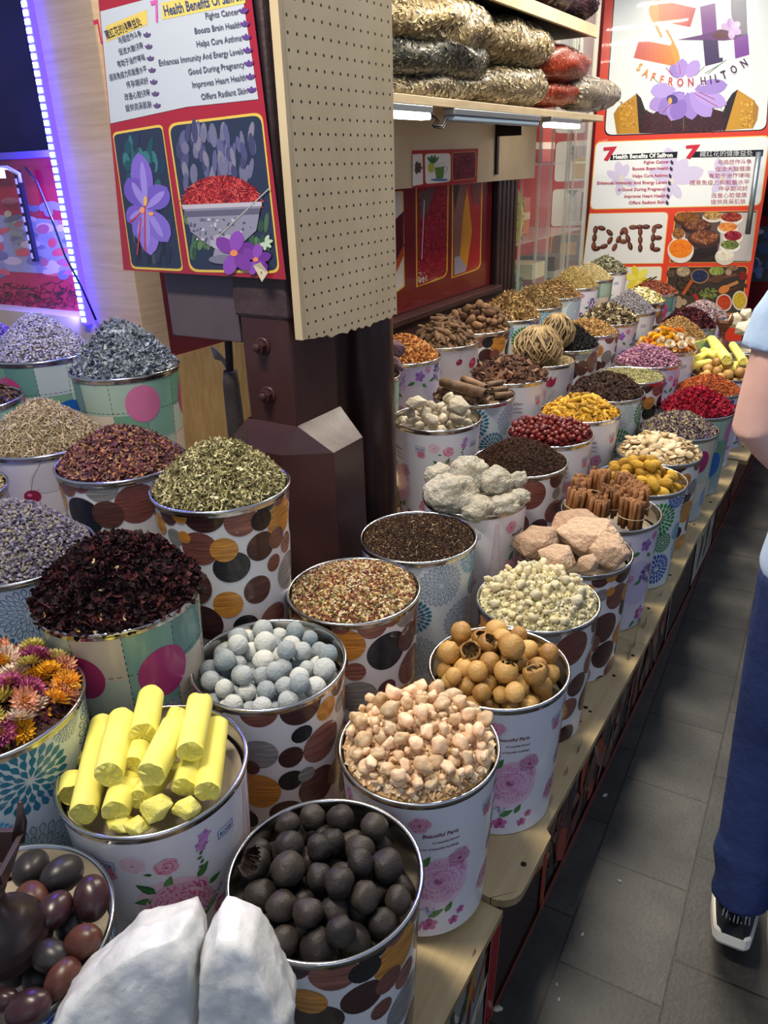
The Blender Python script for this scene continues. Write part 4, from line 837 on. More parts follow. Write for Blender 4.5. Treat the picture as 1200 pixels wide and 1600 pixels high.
def sheet_rose():
    s = Sheet(lambda x, y: WH); R_ = random.Random(4)
    for k in range(2):
        o = k * CIRC / 2
        # pale tower, words, big pink rose
        tw = '#e6cbd8'; x0 = o + .040
        for q in range(6): y = .10 + q * .036; w = .024 * (1 - q / 6.5) ** 1.5 + .0025; s.line([(x0 - w, y), (x0 - w * .72, y + .036)], .004, tw, 0); s.line([(x0 + w, y), (x0 + w * .72, y + .036)], .004, tw, 0); s.line([(x0 - w, y), (x0 + w, y)], .003, tw, 0); s.line([(x0 - w, y), (x0 + w * .72, y + .036)], .0018, tw, 0)
        s.text('Beautiful Paris', o + .088, .262, .062, .0125, '#6a2038'); s.text("It's beautiful flowers", o + .105, .246, .048, .0075, '#6a2038'); s.text('A lot of beautiful buildings', o + .082, .231, .070, .0075, '#6a2038')
        s.ell(o + .115, .135, .062, .058, '#ecc9dc', 0); rose(s, o + .118, .148, .064, '#d480b2', 3 + k, 1); rose(s, o + .155, .195, .026, '#b8508a', 5, 3); rose(s, o + .055, .09, .030, '#c86a9c', 6, 2); rose(s, o + .085, .292, .021, '#d06a96', 7, 1)
        leaf(s, o + .086, .188, .032, 60, 2); leaf(s, o + .098, .055, .034, 28, 2); leaf(s, o + .132, .060, .028, 62, 2); leaf(s, o + .05, .125, .026, 150, 2); leaf(s, o + .045, .145, .02, 30, 2, '#4a5a34')
        sprig(s, o + .11, .07, .05, 165, ['#a8a0cc', '#8f88b8', '#c0b8dc'], R_, 2)
        for x, y, r in ((.035, .04, .013), (.075, .028, .012), (.10, .034, .017), (.150, .03, .012), (.165, .05, .010)):
            for j in range(5): s.ell(o + x + r * .5 * cos(j * 1.257 + .3), y + r * .5 * sin(j * 1.257 + .3), r * .52, r * .40, ['#cc6aa8', '#b04a8c'][j % 2], 2, j * 72 + 17)
            s.ell(o + x, y, r * .25, r * .25, '#8a2a60', 4)
        # dark pink rose side with leaves, little roses and the stamp
        s.ell(o + .305, .20, .05, .045, '#e8c4d4', 0)
        rose(s, o + .318, .185, .056, '#cc5490', 11 + k, 2); rose(s, o + .262, .155, .026, '#b06a90', 12, 2); rose(s, o + .262, .285, .020, '#e0b8c8', 13, 1); rose(s, o + .306, .272, .019, '#d04a80', 14, 2); rose(s, o + .222, .262, .015, '#c83a74', 15, 2); rose(s, o + .385, .14, .024, '#c04a80', 16, 2); rose(s, o + .24, .08, .034, '#b84a7c', 17, 1); rose(s, o + .36, .05, .03, '#c0508a', 18, 1)
        for x, y, l, a in ((.285, .222, .034, 140), (.28, .208, .030, 190), (.30, .226, .028, 70), (.345, .225, .030, 50), (.36, .20, .024, 20), (.30, .14, .036, 200), (.33, .138, .034, 25), (.35, .15, .03, 40), (.27, .06, .03, 150), (.33, .05, .03, 60), (.285, .262, .012, 170)): leaf(s, o + x, y, l, a, 1, R_.choice(['#3a7a3c', '#2f6a38', '#4a8a44']))
        sprig(s, o + .352, .16, .045, 40, ['#9a90c4', '#b8b0da'], R_, 3)
        for i in range(5): s.ell(o + .352 + .003 * (i % 2), .245 + .009 * i, .004, .0026, '#4a6a4a', 2, 60 * (i % 2))
        for j in range(10): s.petal(o + .357 + .006 * (j // 5), .285 + .016 * (j // 5), .012, .010, j * 72, ['#b078b8', '#c890cc'][j % 2], 2 + j % 2)
        for xs in (.385, .205): 
            s.line([(o + xs, .272), (o + xs + .03, .272), (o + xs + .03, .288), (o + xs, .288), (o + xs, .272)], .0012, '#4a6ab8', 1); s.text('ROSE', o + xs + .003, .2755, .024, .011, '#3a4a8a', 2, 0)
    return s.mb
def sheet_chrys():
    s = Sheet(lambda x, y: hx('#d5dfe2')); R_ = random.Random(8)
    spots = []
    for t in range(1500):
        r = R_.choice([.060, .056, .050]) if t < 700 else R_.choice([.042, .036]) if t < 1200 else .03
        x, y = R_.uniform(0, CIRC), R_.uniform(0.01, HW - .005)
        if all(((min(abs(x - a), CIRC - abs(x - a))) ** 2 + (y - b) ** 2) ** .5 > (r + c) * .90 for a, b, c in spots): spots.append((x, y, r))
    kinds = ['out_grey', 'blue', 'green', 'out_blue', 'blue', 'teal', 'lightblue', 'out_grey', 'green']
    for i, (x, y, r) in enumerate(spots):
        k = kinds[i % len(kinds)]; col = dict(out_grey='#6f8a88', blue='#1f4fb0', out_blue='#3f6aa8', green='#2f8a3a', teal='#2a7a96', lightblue='#5aa4cc', out_teal='#3a8a94')[k]
        for ring, (r0, ln, n) in enumerate(((.62, .38, 24), (.36, .32, 17), (.10, .30, 10))):
            for j in range(n):
                a = 360 * (j + .5 * (ring % 2)) / n; ar = radians(a); bx, by = x + r * r0 * cos(ar), y + r * r0 * sin(ar); L_ = r * ln * 1.05; w = 2 * pi * r * (r0 + ln * .6) / n * .86
                s.petal(bx, by, L_, w, a, col, 0, .62 if False else 1.5)
                if k.startswith('out'): s.petal(bx + L_ * .10 * cos(ar), by + L_ * .10 * sin(ar), L_ * .80, w * .72, a, '#c5d4d6', 1, 1.5)
    return s.mb
def sheet_patch():
    R_ = random.Random(21); nx = 10; cw = CIRC / nx; rows = [0, .075, .165, .25, HW]; tab = {}
    cs = ['#7fa79a', '#9fb5a6', '#5f8a86', '#c9c8b4', '#8fa3ac', '#b8c4b4', '#cfc0b0', '#6f9a84', '#a9b7bd']
    def ry(y): return sum(1 for r in rows[1:] if y > r)
    def face(x, y):
        k = (int(x / cw), ry(y)); 
        if k not in tab: tab[k] = hx(R_.choice(cs))
        return tab[k]
    s = Sheet(face, rows=18, n=120)
    for i in range(nx):
        for j in range(26): s.line([(i * cw, j * .013), (i * cw, j * .013 + .008)], .0014, '#2f4a50', 0)
    for r in rows[1:-1]:
        for j in range(int(CIRC / .013)): s.line([(j * .013, r), (j * .013 + .008, r)], .0014, '#2f4a50', 0)
    for x, y, r, c in ((.06, .235, .046, '#b23a78'), (.24, .14, .050, '#1f62b0'), (.33, .27, .045, '#c9709c'), (.40, .10, .036, '#a82a68'), (.50, .25, .046, '#b8427f'), (.66, .165, .052, '#1c58a8'), (.76, .25, .040, '#a82a68'), (.83, .09, .034, '#7fa0c8'), (.15, .05, .035, '#9a2a64'), (.57, .05, .03, '#e2e2dc')): s.ell(x, y, r, r * 1.12, c, 1)
    return s.mb
def sheet_cherry():
    s = Sheet(lambda x, y: hx('#c9c4c8')); R_ = random.Random(31)
    for i in range(26):
        x, y = R_.uniform(0, CIRC), R_.uniform(0, HW); s.ell(x, y, .05, .035, R_.choice(['#d6d2d4', '#bdb8be', '#cfcad0']), 0, R_.uniform(0, 180))
    for i in range(30):
        x, y = (i % 10) * .087 + R_.uniform(-.02, .02), .06 + (i // 10) * .105 + R_.uniform(-.03, .03); r = R_.uniform(.014, .026); c = R_.choice(['#9c1f4a', '#b02a58', '#8a1a40'])
        if i % 3: s.ell(x, y, r, r * .8, c, 2, R_.uniform(0, 60)); s.ell(x - r * .25, y + r * .2, r * .3, r * .2, '#d06a90', 3)
        else:
            for a in (60, 90, 125): s.petal(x, y - r, r * 2.2, r * 1.0, a, shade(c, .8 + a / 300), 2)
        s.line([(x, y + r * .7), (x + .012, y + .05), (x + .035, y + .085)], .0012, '#7a5a66', 1)
    return s.mb
def sheet_lilac():
    s = Sheet(lambda x, y: hx('#d6d2e2')); R_ = random.Random(41)
    for i in range(20): s.ell(R_.uniform(0, CIRC), R_.uniform(0, HW), .05, .05, R_.choice(['#c4bedb', '#ddd9ea', '#cdc6e0']), 0)
    for i in range(24):
        x, y = (i % 8) * .108 + R_.uniform(-.02, .02), .06 + (i // 8) * .105 + R_.uniform(-.025, .025)
        if i % 3 == 0:
            for k in range(34): a, q = R_.uniform(0, 6.28), sqrt(R_.random()) * .030; s.ell(x + q * cos(a), y + q * sin(a), .0062, .005, R_.choice(['#5f4a8a', '#7a64a4', '#8f7ab8', '#4a3a72']), 2 + k % 3, R_.uniform(0, 180))
        elif i % 3 == 1:
            for j in range(5): s.ell(x + .013 * cos(j * 1.257), y + .013 * sin(j * 1.257), .012, .0095, ['#b04a98', '#c878b8', '#a85a98'][j % 3], 2, j * 72)
            s.ell(x, y, .005, .005, '#e8d8a0', 4); sprig(s, x + .03, y - .01, .055, 80, ['#8a80c0', '#a89ed4'], R_, 2)
        else:
            for j in range(5): s.ell(x + .011 * cos(j * 1.257), y + .011 * sin(j * 1.257), .010, .008, ['#8a5ab0', '#a074c4'][j % 2], 2, j * 72)
            rose(s, x + .035, y + .02, .016, '#b84a94', i, 2)
        leaf(s, x - .02, y - .02, .03, 200 + R_.uniform(-40, 40), 1); leaf(s, x + .01, y - .03, .026, -40, 1)
    return s.mb
def sheet_plain(): return Sheet(lambda x, y: hx('#d8dce0')).mb
M_TIN = mat('printed_tin', rough=.26, attr=True, coat=.25)
def _grain():
    m = M_TIN; a = [n for n in m.node_tree.nodes if n.type == 'ATTRIBUTE'][0]
    f = noise_tex(m, 1.0, 6, sc3=(14, 14, 520), rough=.7); c = ramp(m, f, [(.34, (.42, .40, .40)), (.5, (.95, .95, .95)), (.68, (1.75, 1.7, 1.65))])
    c = mixrgb(m, a.outputs['Alpha'], (1, 1, 1), c); c = mixrgb(m, 1.0, a.outputs['Color'], c, 'MULTIPLY'); L(m, c, bsdf(m).inputs['Base Color'])
_grain()
PAT = {k: f() for k, f in dict(dots=sheet_dots, rose=sheet_rose, chrys=sheet_chrys, patch=sheet_patch, cherry=sheet_cherry, lilac=sheet_lilac, plain=sheet_plain).items()}
PROTO = {}
RIMZ = .345
def rim_mb():
    b = MB(); b.lathe([(.1425, -.016), (.1446, -.014), (.1432, -.010), (.1454, -.008), (.1475, -.004), (.1463, -.0005), (.1434, .0005), (.1405, -.001), (.1392, -.006), (.1375, -.05), (.133, -.13)], 72); return b
def make_bucket(pat, tray):
    key = (pat, tray)
    if key in PROTO: return copy_tree(PROTO[key])
    e = empty('tin_bucket'); PROTO[key] = e
    walls = [k for k in PROTO if k[0] == pat and k != key]
    if walls:
        w_ = [c for c in PROTO[walls[0]].children if c.name.startswith('printed_wall')][0].copy(); COL.objects.link(w_); w_.parent = e
    else: PAT[pat].build('printed_wall', M_TIN, e)
    o = rim_mb().build('rim', M_CHROME, e); o.location.z = RIMZ
    b = MB(); b.lathe([(.0001, .002), (.120, .002), (.124, .0)], 48); b.build('base', M_CHROME, e)
    if tray is not None: 
        b = MB(); b.lathe([(.0001, 0), (.1355 + tray * .05, 0)], 48); b.build('tray', mat_noise('dusty_tray', '#a89a84', '#7d7362', 9, .45), e, (0, 0, RIMZ + tray))
    return e
BK = {}
def bucket(key, X, Y, z, pat, face, label, tray=None):
    e = make_bucket(pat, tray); az = atan2(-Y, -X)
    e.location = (X, Y, z - RIMZ); e.rotation_euler = (0, 0, az - face / RM); tag(e, label, 'bucket', 'printed tin buckets of the spice stall')
    BK[key] = (X, Y, z); return e

# ------------------------------------------------------------------ loose heaps
def T_leaf(seed, w=.42, curl=.5, n=4):
    R_ = random.Random(seed); V, F = [], []
    for i in range(n + 1):
        t = i / n - .5; ww = w * .5 * (1 - (2 * t) ** 2 * .8) * R_.uniform(.8, 1.2); z = curl * (t * t) + R_.uniform(-.05, .05)
        for q in (-1, 1): V.append((t, q * ww, z + q * curl * .3 * R_.uniform(-.4, 1) + abs(q) * curl * .15))
    for i in range(n): F += [(2 * i, 2 * i + 1, 2 * i + 3), (2 * i, 2 * i + 3, 2 * i + 2)]
    return V, F
def T_curl(seed):
    R_ = random.Random(seed); V, F = [], []; n = 6; tw = R_.uniform(1.5, 3.6); 
    for i in range(n + 1):
        a = tw * (i / n - .5); x, z = .5 * sin(a) / max(.5, tw / 3), .42 * (1 - cos(a)); w = .26 * (1 - abs(2 * i / n - 1) ** 2 * .75) * R_.uniform(.7, 1.3)
        V += [(x, -w, z + R_.uniform(-.1, .1)), (x, w, z + R_.uniform(-.1, .1))]
    for i in range(n): F += [(2 * i, 2 * i + 1, 2 * i + 3), (2 * i, 2 * i + 3, 2 * i + 2)]
    return V, F
def T_needle(seed, w=.05, bend=.18, n=3):
    R_ = random.Random(seed); V, F = [], []
    for i in range(n + 1):
        t = i / n - .5; y = bend * R_.uniform(.5, 1) * t * t * 2; ww = w * (1.05 - abs(t))
        for a in (0, 2.1, 4.2): V.append((t, y + ww * cos(a), ww * sin(a)))
    for i in range(n):
        for k in range(3): q = (k + 1) % 3; F += [(3 * i + k, 3 * i + q, 3 * i + 3 + q), (3 * i + k, 3 * i + 3 + q, 3 * i + 3 + k)]
    return V, F
def T_chip(seed, d=(1, .7, .35)):
    R_ = random.Random(seed); V = [(x * d[0] * R_.uniform(.3, .55), y * d[1] * R_.uniform(.3, .55), z * d[2] * R_.uniform(.3, .55)) for x in (-1, 1) for y in (-1, 1) for z in (-1, 1)]
    return V, [(0, 1, 3), (0, 3, 2), (4, 6, 7), (4, 7, 5), (0, 4, 5), (0, 5, 1), (2, 3, 7), (2, 7, 6), (0, 2, 6), (0, 6, 4), (1, 5, 7), (1, 7, 3)]
def T_bud(seed, d=(1, .6, .6)):
    R_ = random.Random(seed); V = [(.5 * d[0], 0, 0), (-.5 * d[0], 0, 0)]; n = 6; F = []
    for x, r in ((.22, .45), (-.2, .42)):
        for k in range(n): a = 6.28 * k / n; V.append((x * d[0], r * d[1] * cos(a) * R_.uniform(.8, 1.2), r * d[2] * sin(a) * R_.uniform(.8, 1.2)))
    for k in range(n):
        q = (k + 1) % n; F += [(0, 2 + k, 2 + q), (1, 8 + q, 8 + k), (2 + k, 8 + k, 8 + q), (2 + k, 8 + q, 2 + q)]
    return V, F
TPL = dict(leaf=[T_leaf(i) for i in range(4)], flat=[T_leaf(10 + i, .55, .12, 3) for i in range(3)], strip=[T_leaf(20 + i, .16, .35) for i in range(4)], curl=[T_curl(i) for i in range(6)], needle=[T_needle(i) for i in range(4)], stick=[T_needle(9 + i, .09, .05, 2) for i in range(3)],
           chip=[T_chip(i) for i in range(6)], slab=[T_chip(30 + i, (1, .45, .14)) for i in range(6)], bud=[T_bud(i) for i in range(4)], thread=[T_needle(40 + i, .02, .9, 6) for i in range(6)])
M_HERB = mat('dried_herb', rough=.72, attr=True, spec=.25)
def dome(h, p=1.5, R=.137, edge=-.006, seed=0, amp=.006):
    def f(x, y):
        r = min(1.0, sqrt(x * x + y * y) / R)
        return edge + (h - edge) * (1 - r ** p) + amp * noise.noise(Vector((x * 22, y * 22, seed))) * (1 - r ** 6)
    return f
def heap(key, name, label, cat, h, parts, p=1.5, base='#5a4a3a', seed=1, lift=.004, tilt=.5, R=.137, amp=.006, overflow=.0):
    X, Y, z = BK[key]; f = dome(h, p, R, seed=seed, amp=amp); rng = np.random.default_rng(seed)
    nr, ns = 14, 40; V = [(0, 0, f(0, 0))]; F = []
    for i in range(1, nr + 1):
        for k in range(ns): a = 2 * pi * k / ns; r = R * i / nr; V.append((r * cos(a), r * sin(a), f(r * cos(a), r * sin(a))))
    F += [(0, 1 + k, 1 + (k + 1) % ns) for k in range(ns)]
    for i in range(nr - 1):
        for k in range(ns):
            a, b, c, d = 1 + i * ns + k, 1 + i * ns + (k + 1) % ns, 1 + (i + 1) * ns + (k + 1) % ns, 1 + (i + 1) * ns + k; F += [(a, d, c), (a, c, b)]
    bc = hx(base); C = [bc] * len(V); Vs, Fs, Cs = [np.array(V)], [np.array(F)], [np.array(C)]; off = len(V)  # dome under the pieces coloured darker, painting in the shade between them
    for (tp, n, smin, smax, cols) in parts:
        tps = TPL[tp]; pal = np.array([hx(c) for c in cols]); per = np.array_split(np.arange(n), len(tps))
        for t, idx in zip(tps, per):
            tv, tf = np.array(t[0]), np.array(t[1]); m = len(idx)
            r = (R + overflow) * np.sqrt(rng.random(m)) * .985; a = rng.random(m) * 2 * pi; x, y = r * np.cos(a), r * np.sin(a)
            zz_ = np.array([f(u, v) for u, v in zip(x, y)]); e_ = .004; gx = np.array([(f(u + e_, v) - f(u - e_, v)) / (2 * e_) for u, v in zip(x, y)]); gy = np.array([(f(u, v + e_) - f(u, v - e_)) / (2 * e_) for u, v in zip(x, y)])
            nn = np.stack([-gx, -gy, np.ones(m)], 1) + rng.normal(0, tilt, (m, 3)) * np.array([1, 1, .4]); nn /= np.linalg.norm(nn, axis=1)[:, None]
            d = rng.normal(0, 1, (m, 3)); d -= (d * nn).sum(1)[:, None] * nn; d /= np.linalg.norm(d, axis=1)[:, None]; b = np.cross(nn, d)
            s = smin + (smax - smin) * rng.random(m) ** 1.4; M = np.stack([d, b, nn], 2) * s[:, None, None]
            P = np.stack([x, y, zz_ + lift * rng.random(m)], 1)
            vv = np.einsum('mij,vj->mvi', M, tv) + P[:, None, :]
            cc = pal[rng.integers(0, len(pal), m)] * (.75 + .5 * rng.random(m))[:, None]
            Vs.append(vv.reshape(-1, 3)); Fs.append((tf[None] + (off + np.arange(m) * len(tv))[:, None, None]).reshape(-1, 3)); Cs.append(np.repeat(cc, len(tv), 0)); off += m * len(tv)
    o = tri_mesh(name, np.concatenate(Vs), np.concatenate(Fs), np.concatenate(Cs), M_HERB, None, False); o.location = (X, Y, z)
    tag(o, label, cat, None, 'stuff'); return o
# ------------------------------------------------------------------ the buckets: key, place, rim height, print, part of print facing us
DT, RS, CH, PT, CY, LL = 'brown dots', 'pink roses', 'round blue flowers', 'pastel patchwork', 'magenta cherries', 'purple flowers'
r1, r2, r3, r4 = .665, .778, .87, .95
def mk(key, X, Y, z, pat, face, what, tray=None):
    nm = dict(dots=DT, rose=RS, chrys=CH, patch=PT, cherry=CY, lilac=LL, plain='plain wall')[pat]
    bucket(key, X, Y, z, pat, face, 'tin bucket with %s, holding the %s' % (nm, what), tray)
for a in (
    ('cry', -.53, .335, .665, 'plain', .2, 'big white crystals', -.05), ('blk', -.525, .642, r1, 'dots', .33, 'black dried limes', -.09), ('frk', -.538, .953, r1, 'rose', .085, 'peach frankincense tears', -.07), ('ylm', -.508, 1.243, r1, 'rose', .085, 'nearest ochre dried limes', -.07),
    ('res', -.534, 1.535, r1, 'dots', .55, 'pale yellow gum pieces', None), ('slt', -.534, 1.825, r1, 'dots', .12, 'pink salt rocks', -.045), ('cin', -.528, 2.116, r1, 'lilac', .3, 'cinnamon stick bundles', -.06), ('tur', -.514, 2.407, r1, 'chrys', .1, 'round turmeric roots', -.05),
    ('bean', -.524, 2.697, r1, 'dots', .7, 'flat beige root slices', None), ('pur', -.520, 2.988, r1, 'patch', .66, 'mixed purple grey petals', None), ('red', -.509, 3.285, r1, 'patch', .15, 'crimson dried petals', None), ('org', -.525, 3.62, r1, 'lilac', .1, 'rust orange crushed spice', None), ('ylf', -.512, 3.93, r1, 'lilac', .5, 'farthest ochre dried limes', -.05), ('suf', -.512, 4.24, r1, 'patch', .4, 'farthest yellow sulphur sticks', -.04), ('whf', -.50, 4.56, r1, 'plain', .3, 'farthest white stones and wooden burner', -.04),
    ('sto', -.80, .305, .735, 'chrys', .2, 'dark polished nuts and burner', -.05), ('sul', -.814, .597, r2, 'rose', .315, 'nearest yellow sulphur sticks', -.035), ('blu', -.830, .902, r2, 'dots', .05, 'pale blue clay balls', -.06), ('mix', -.838, 1.205, r2, 'dots', .45, 'coarse mixed seeds', None), ('pow', -.840, 1.502, r2, 'chrys', .42, 'dark brown crushed tea', None), ('wrk', -.826, 1.804, r2, 'rose', .40, 'rough white rocks', -.06), ('clo', -.818, 2.110, r2, 'dots', .60, 'dark cloves', None),
    ('plm', -.827, 2.40, r2, 'rose', .085, 'shiny red dried hips', -.05), ('tfi', -.817, 2.688, r2, 'rose', .085 + CIRC / 2, 'yellow turmeric fingers', -.05), ('ani', -.805, 2.978, r2, 'chrys', .62, 'blackish brown pods', None), ('grn', -.793, 3.272, r2, 'dots', .2, 'flat green herb', None), ('ros', -.789, 3.565, r2, 'lilac', .7, 'mauve rosebuds', None), ('yf', -.783, 3.86, r2, 'rose', .3, 'yellow and white flower heads', None), ('gbrn', -.795, 4.18, r2, 'patch', .25, 'golden brown heap in the second row', None), ('dhi', -.80, 4.48, r2, 'patch', .55, 'farthest dark red petals', None), ('mixf', -.785, 4.78, r2, 'lilac', .2, 'mauve and cream flowers', None),
    ('str', -1.06, .50, .87, 'chrys', .3, 'bright everlasting flowers', -.05), ('hib', -1.062, .777, .93, 'patch', .01, 'dark hibiscus petals', None), ('sag', -1.086, 1.092, 1.02, 'dots', .3, 'grey green sage', None), ('alu', -1.118, 2.13, r3, 'rose', .27, 'grey white alum lumps', -.04), ('brk', -1.126, 2.430, r3, 'chrys', .33, 'rolled cinnamon bark', -.04), ('chp', -1.118, 2.735, r3, 'rose', .10, 'broken brown bark', None), ('clu', -1.105, 3.03, r3, 'cherry', .3, 'stringy root balls', -.03), ('bla', -1.10, 3.335, r3, 'dots', .5, 'black lichen threads', None), ('gol', -1.105, 3.66, r3, 'dots', .75, 'brown gold seed heap', None), ('mus', -1.095, 3.97, r3, 'lilac', .35, 'cream and black curled pieces', None), ('lvg', -1.085, 4.285, r3, 'rose', .31, 'far grey lavender', None), ('pal', -1.11, 4.62, r3, 'dots', .1, 'pale yellow flakes', None), ('rdb', -1.11, 4.945, r3, 'patch', .45, 'red brown petals beside the sign', None),
    ('pip', -1.48, 2.235, r4, 'patch', .24, 'dark purple rocks half hidden by the pipe', -.03), ('red4', -1.48, 2.545, r4, 'lilac', .05, 'reddish gold chips', None), ('roo', -1.46, 2.85, r4, 'cherry', .12, 'thick brown roots', -.02), ('chu', -1.45, 3.16, r4, 'dots', .33, 'brown knobbly root chunks', -.02), ('yba', -1.43, 3.475, r4, 'chrys', .1, 'shredded yellow brown bark', None), ('yb2', -1.435, 3.80, r4, 'chrys', .55, 'fine shredded bark', None), ('brn', -1.447, 4.14, r4, 'chrys', .35, 'small brown leaves', None), ('yel', -1.465, 4.50, r4, 'lilac', .4, 'straw yellow stalks', None), ('pl2', -1.475, 4.83, r4, 'patch', .1, 'pale straw coloured flowers', None), ('gr2', -1.49, 5.20, r4, 'rose', .32, 'grey green leaves at the far end', None),
    ('lav', -1.335, .77, .95, 'chrys', .48, 'nearest grey lavender', None), ('pet', -1.40, 1.10, 1.02, 'dots', .62, 'red brown rose petals', None), ('nee', -1.70, 1.12, 1.02, 'cherry', .5, 'beige needle herb', None), ('twi', -1.985, 1.10, 1.09, 'patch', .3, 'knotty roots at the left edge', -.03), ('sgb', -1.70, 1.405, 1.14, 'patch', .30, 'blue grey curled leaves', None), ('lvl', -2.045, 1.40, 1.15, 'patch', .615, 'lavender lit violet by the light strip', None), ('cha', -1.63, .79, 1.01, 'plain', .1, 'small yellow camomile heap', None), ('lfa', -2.36, 1.41, 1.14, 'patch', .2, 'mauve heap cut by the left edge', None),
): mk(*a)
# plywood risers under the tall left buckets
for key, what in (('str', 'everlasting flowers'), ('hib', 'dark hibiscus'), ('sag', 'grey green sage'), ('lav', 'nearest lavender'), ('pet', 'rose petals'), ('nee', 'beige needle herb'), ('twi', 'knotty roots'), ('sgb', 'blue grey leaves'), ('lvl', 'violet lit lavender'), ('cha', 'camomile'), ('lfa', 'mauve heap'), ('sto', 'dark polished nuts')):
    X, Y, z = BK[key]; zb = z - RIMZ; z0 = .283 if X > -1.5 else 0
    if key == 'sto': continue
    b = MB(); b.box((-.138, -.138, 0), (.138, .138, zb - z0)); tag(b.build('plywood_riser', M_PLY, None, (X, Y, z0), bevel=.003), 'plywood riser under the bucket of %s' % what, 'riser', 'plywood risers on the left')

# ------------------------------------------------------------------ heaps
HIB = ['#281418', '#35191d', '#43201f', '#1c1012', '#54262a', '#261618', '#2f1a20', '#1a1213']
heap('hib', 'dried_hibiscus', 'heap of dark crimson black dried hibiscus petals with a few pale bits', 'dried hibiscus', .088, [('curl', 2600, .014, .030, HIB), ('strip', 1200, .014, .026, HIB), ('leaf', 60, .012, .02, ['#b08a5a', '#8a4a3a', '#c8b088'])], 2.0, '#1a0c10', 3, .012, .9, .142, .010, .004)
heap('sag', 'dried_sage', 'heap of dried grey green sage leaves in front of the pillar', 'dried sage', .088, [('leaf', 1500, .008, .017, ['#a89e70', '#8d8558', '#c6bc8e', '#6e6844', '#dcd2ac', '#565134']), ('strip', 4200, .010, .022, ['#b5aa7a', '#827a52', '#d4ca9c', '#9a9168', '#5f5934'])], 1.7, '#4a442a', 4, .008, .8)
heap('pet', 'dried_rose_petals', 'heap of red brown dried rose petals next to the sage', 'dried petals', .070, [('leaf', 2600, .009, .018, ['#70484c', '#80524c', '#563238', '#92684e', '#64425a', '#a4825f', '#785854']), ('chip', 500, .006, .010, ['#b07a50', '#7a3a40'])], 1.7, '#3a1a1e', 5, .007, .8)
heap('sgb', 'dried_grey_leaves', 'steep heap of blue grey curled dried leaves beside the light strip', 'dried leaves', .116, [('curl', 1500, .014, .028, ['#7c8490', '#6a727e', '#929aa4', '#5c636e', '#a4aab0']), ('strip', 1400, .014, .026, ['#8a929c', '#697280', '#a8aeb4'])], 1.4, '#343a44', 6, .008, .8)
heap('nee', 'dried_rosemary', 'rounded heap of beige dried needles at the left edge', 'dried needles', .092, [('needle', 4200, .014, .024, ['#b8a484', '#9d8968', '#cdba98', '#80704f', '#d8c8a8'])], 1.7, '#5a4c38', 7, .007, .5)
LV = ['#726d80', '#5f5a6c', '#8c8796', '#7d766e', '#504a5e', '#948a7c']
heap('lav', 'dried_lavender', 'nearest heap of grey mauve dried lavender at the left edge', 'dried lavender', .098, [('bud', 4200, .007, .012, LV), ('needle', 900, .012, .02, ['#8a8068', '#9a9078'])], 1.7, '#3a3644', 8, .006, .7)
heap('lvl', 'dried_lavender', 'heap of dried lavender glowing violet below the blue light strip', 'dried lavender', .106, [('bud', 3400, .007, .012, ['#9a96a4', '#84808f', '#b0acb8', '#9a9488'])], 1.6, '#4a4654', 9, .006, .7)
heap('lfa', 'dried_mauve_flowers', 'mauve brown heap cut off by the left edge behind the lavender', 'dried flowers', .085, [('bud', 1500, .008, .014, ['#6a5664', '#574654', '#7d6a70'])], 1.6, '#3a2e38', 10)
heap('cha', 'dried_camomile', 'small yellow brown camomile heap peeking in at the left edge', 'dried camomile', .02, [('bud', 1500, .007, .012, ['#b0a060', '#8f8248', '#c8b878'])], 1.6, '#5a5030', 11)
heap('mix', 'mixed_seeds', 'level heap of coarse mixed red, gold and brown seeds', 'mixed seeds', .016, [('chip', 5200, .005, .010, ['#c09a62', '#9c7846', '#d6c294', '#6a4430', '#74382e', '#8e8a58', '#e2d4b4', '#a88850', '#705436', '#54342a', '#8a5044', '#c8b890'])], 2.2, '#5a4428', 12, .004, 1.0)
heap('pow', 'crushed_tea', 'level heap of dark brown crushed tea with pale specks', 'tea', .014, [('chip', 7000, .0028, .006, ['#33211a', '#46301f', '#241710', '#5d4230', '#3c281c', '#2c1c14']), ('stick', 420, .006, .013, ['#c9b48c', '#b89a6c'])], 2.2, '#24170f', 13, .003, 1.0)
heap('clo', 'cloves', 'heap of dark brown cloves behind the white rocks', 'cloves', .060, [('stick', 4200, .008, .014, ['#2e1c16', '#40271c', '#533628', '#24150f', '#4a2e22']), ('bud', 700, .005, .008, ['#5a3a2a', '#3a2218'])], 1.8, '#1f120c', 14, .005, .9)
heap('ani', 'dark_pods', 'heap of blackish brown dried pods behind the turmeric fingers', 'dried pods', .068, [('slab', 1900, .012, .024, ['#30231e', '#40302a', '#221814', '#564038', '#4a3228']), ('curl', 400, .012, .02, ['#3a2a24', '#5a443a'])], 1.8, '#1a110e', 15, .008, 1.0)
heap('grn', 'green_herb', 'flat level fill of pale green herb flakes behind the dark pods', 'dried herb', -.004, [('chip', 4200, .004, .008, ['#8f8a5c', '#7a7648', '#aaa678', '#6a6340', '#b8b288'])], 2.2, '#545032', 16, .003, 1.0)
heap('pur', 'mixed_petals', 'heap of purple, grey and cream mixed petals near the stall edge', 'dried petals', .058, [('leaf', 1900, .008, .016, ['#5a4a5c', '#463a4c', '#7d6c78', '#b0a080', '#94846c', '#3a3048', '#c8bc98']), ('chip', 900, .005, .010, ['#a89878', '#6a586a', '#8a7a6a'])], 1.8, '#2c2430', 17, .006, .9)
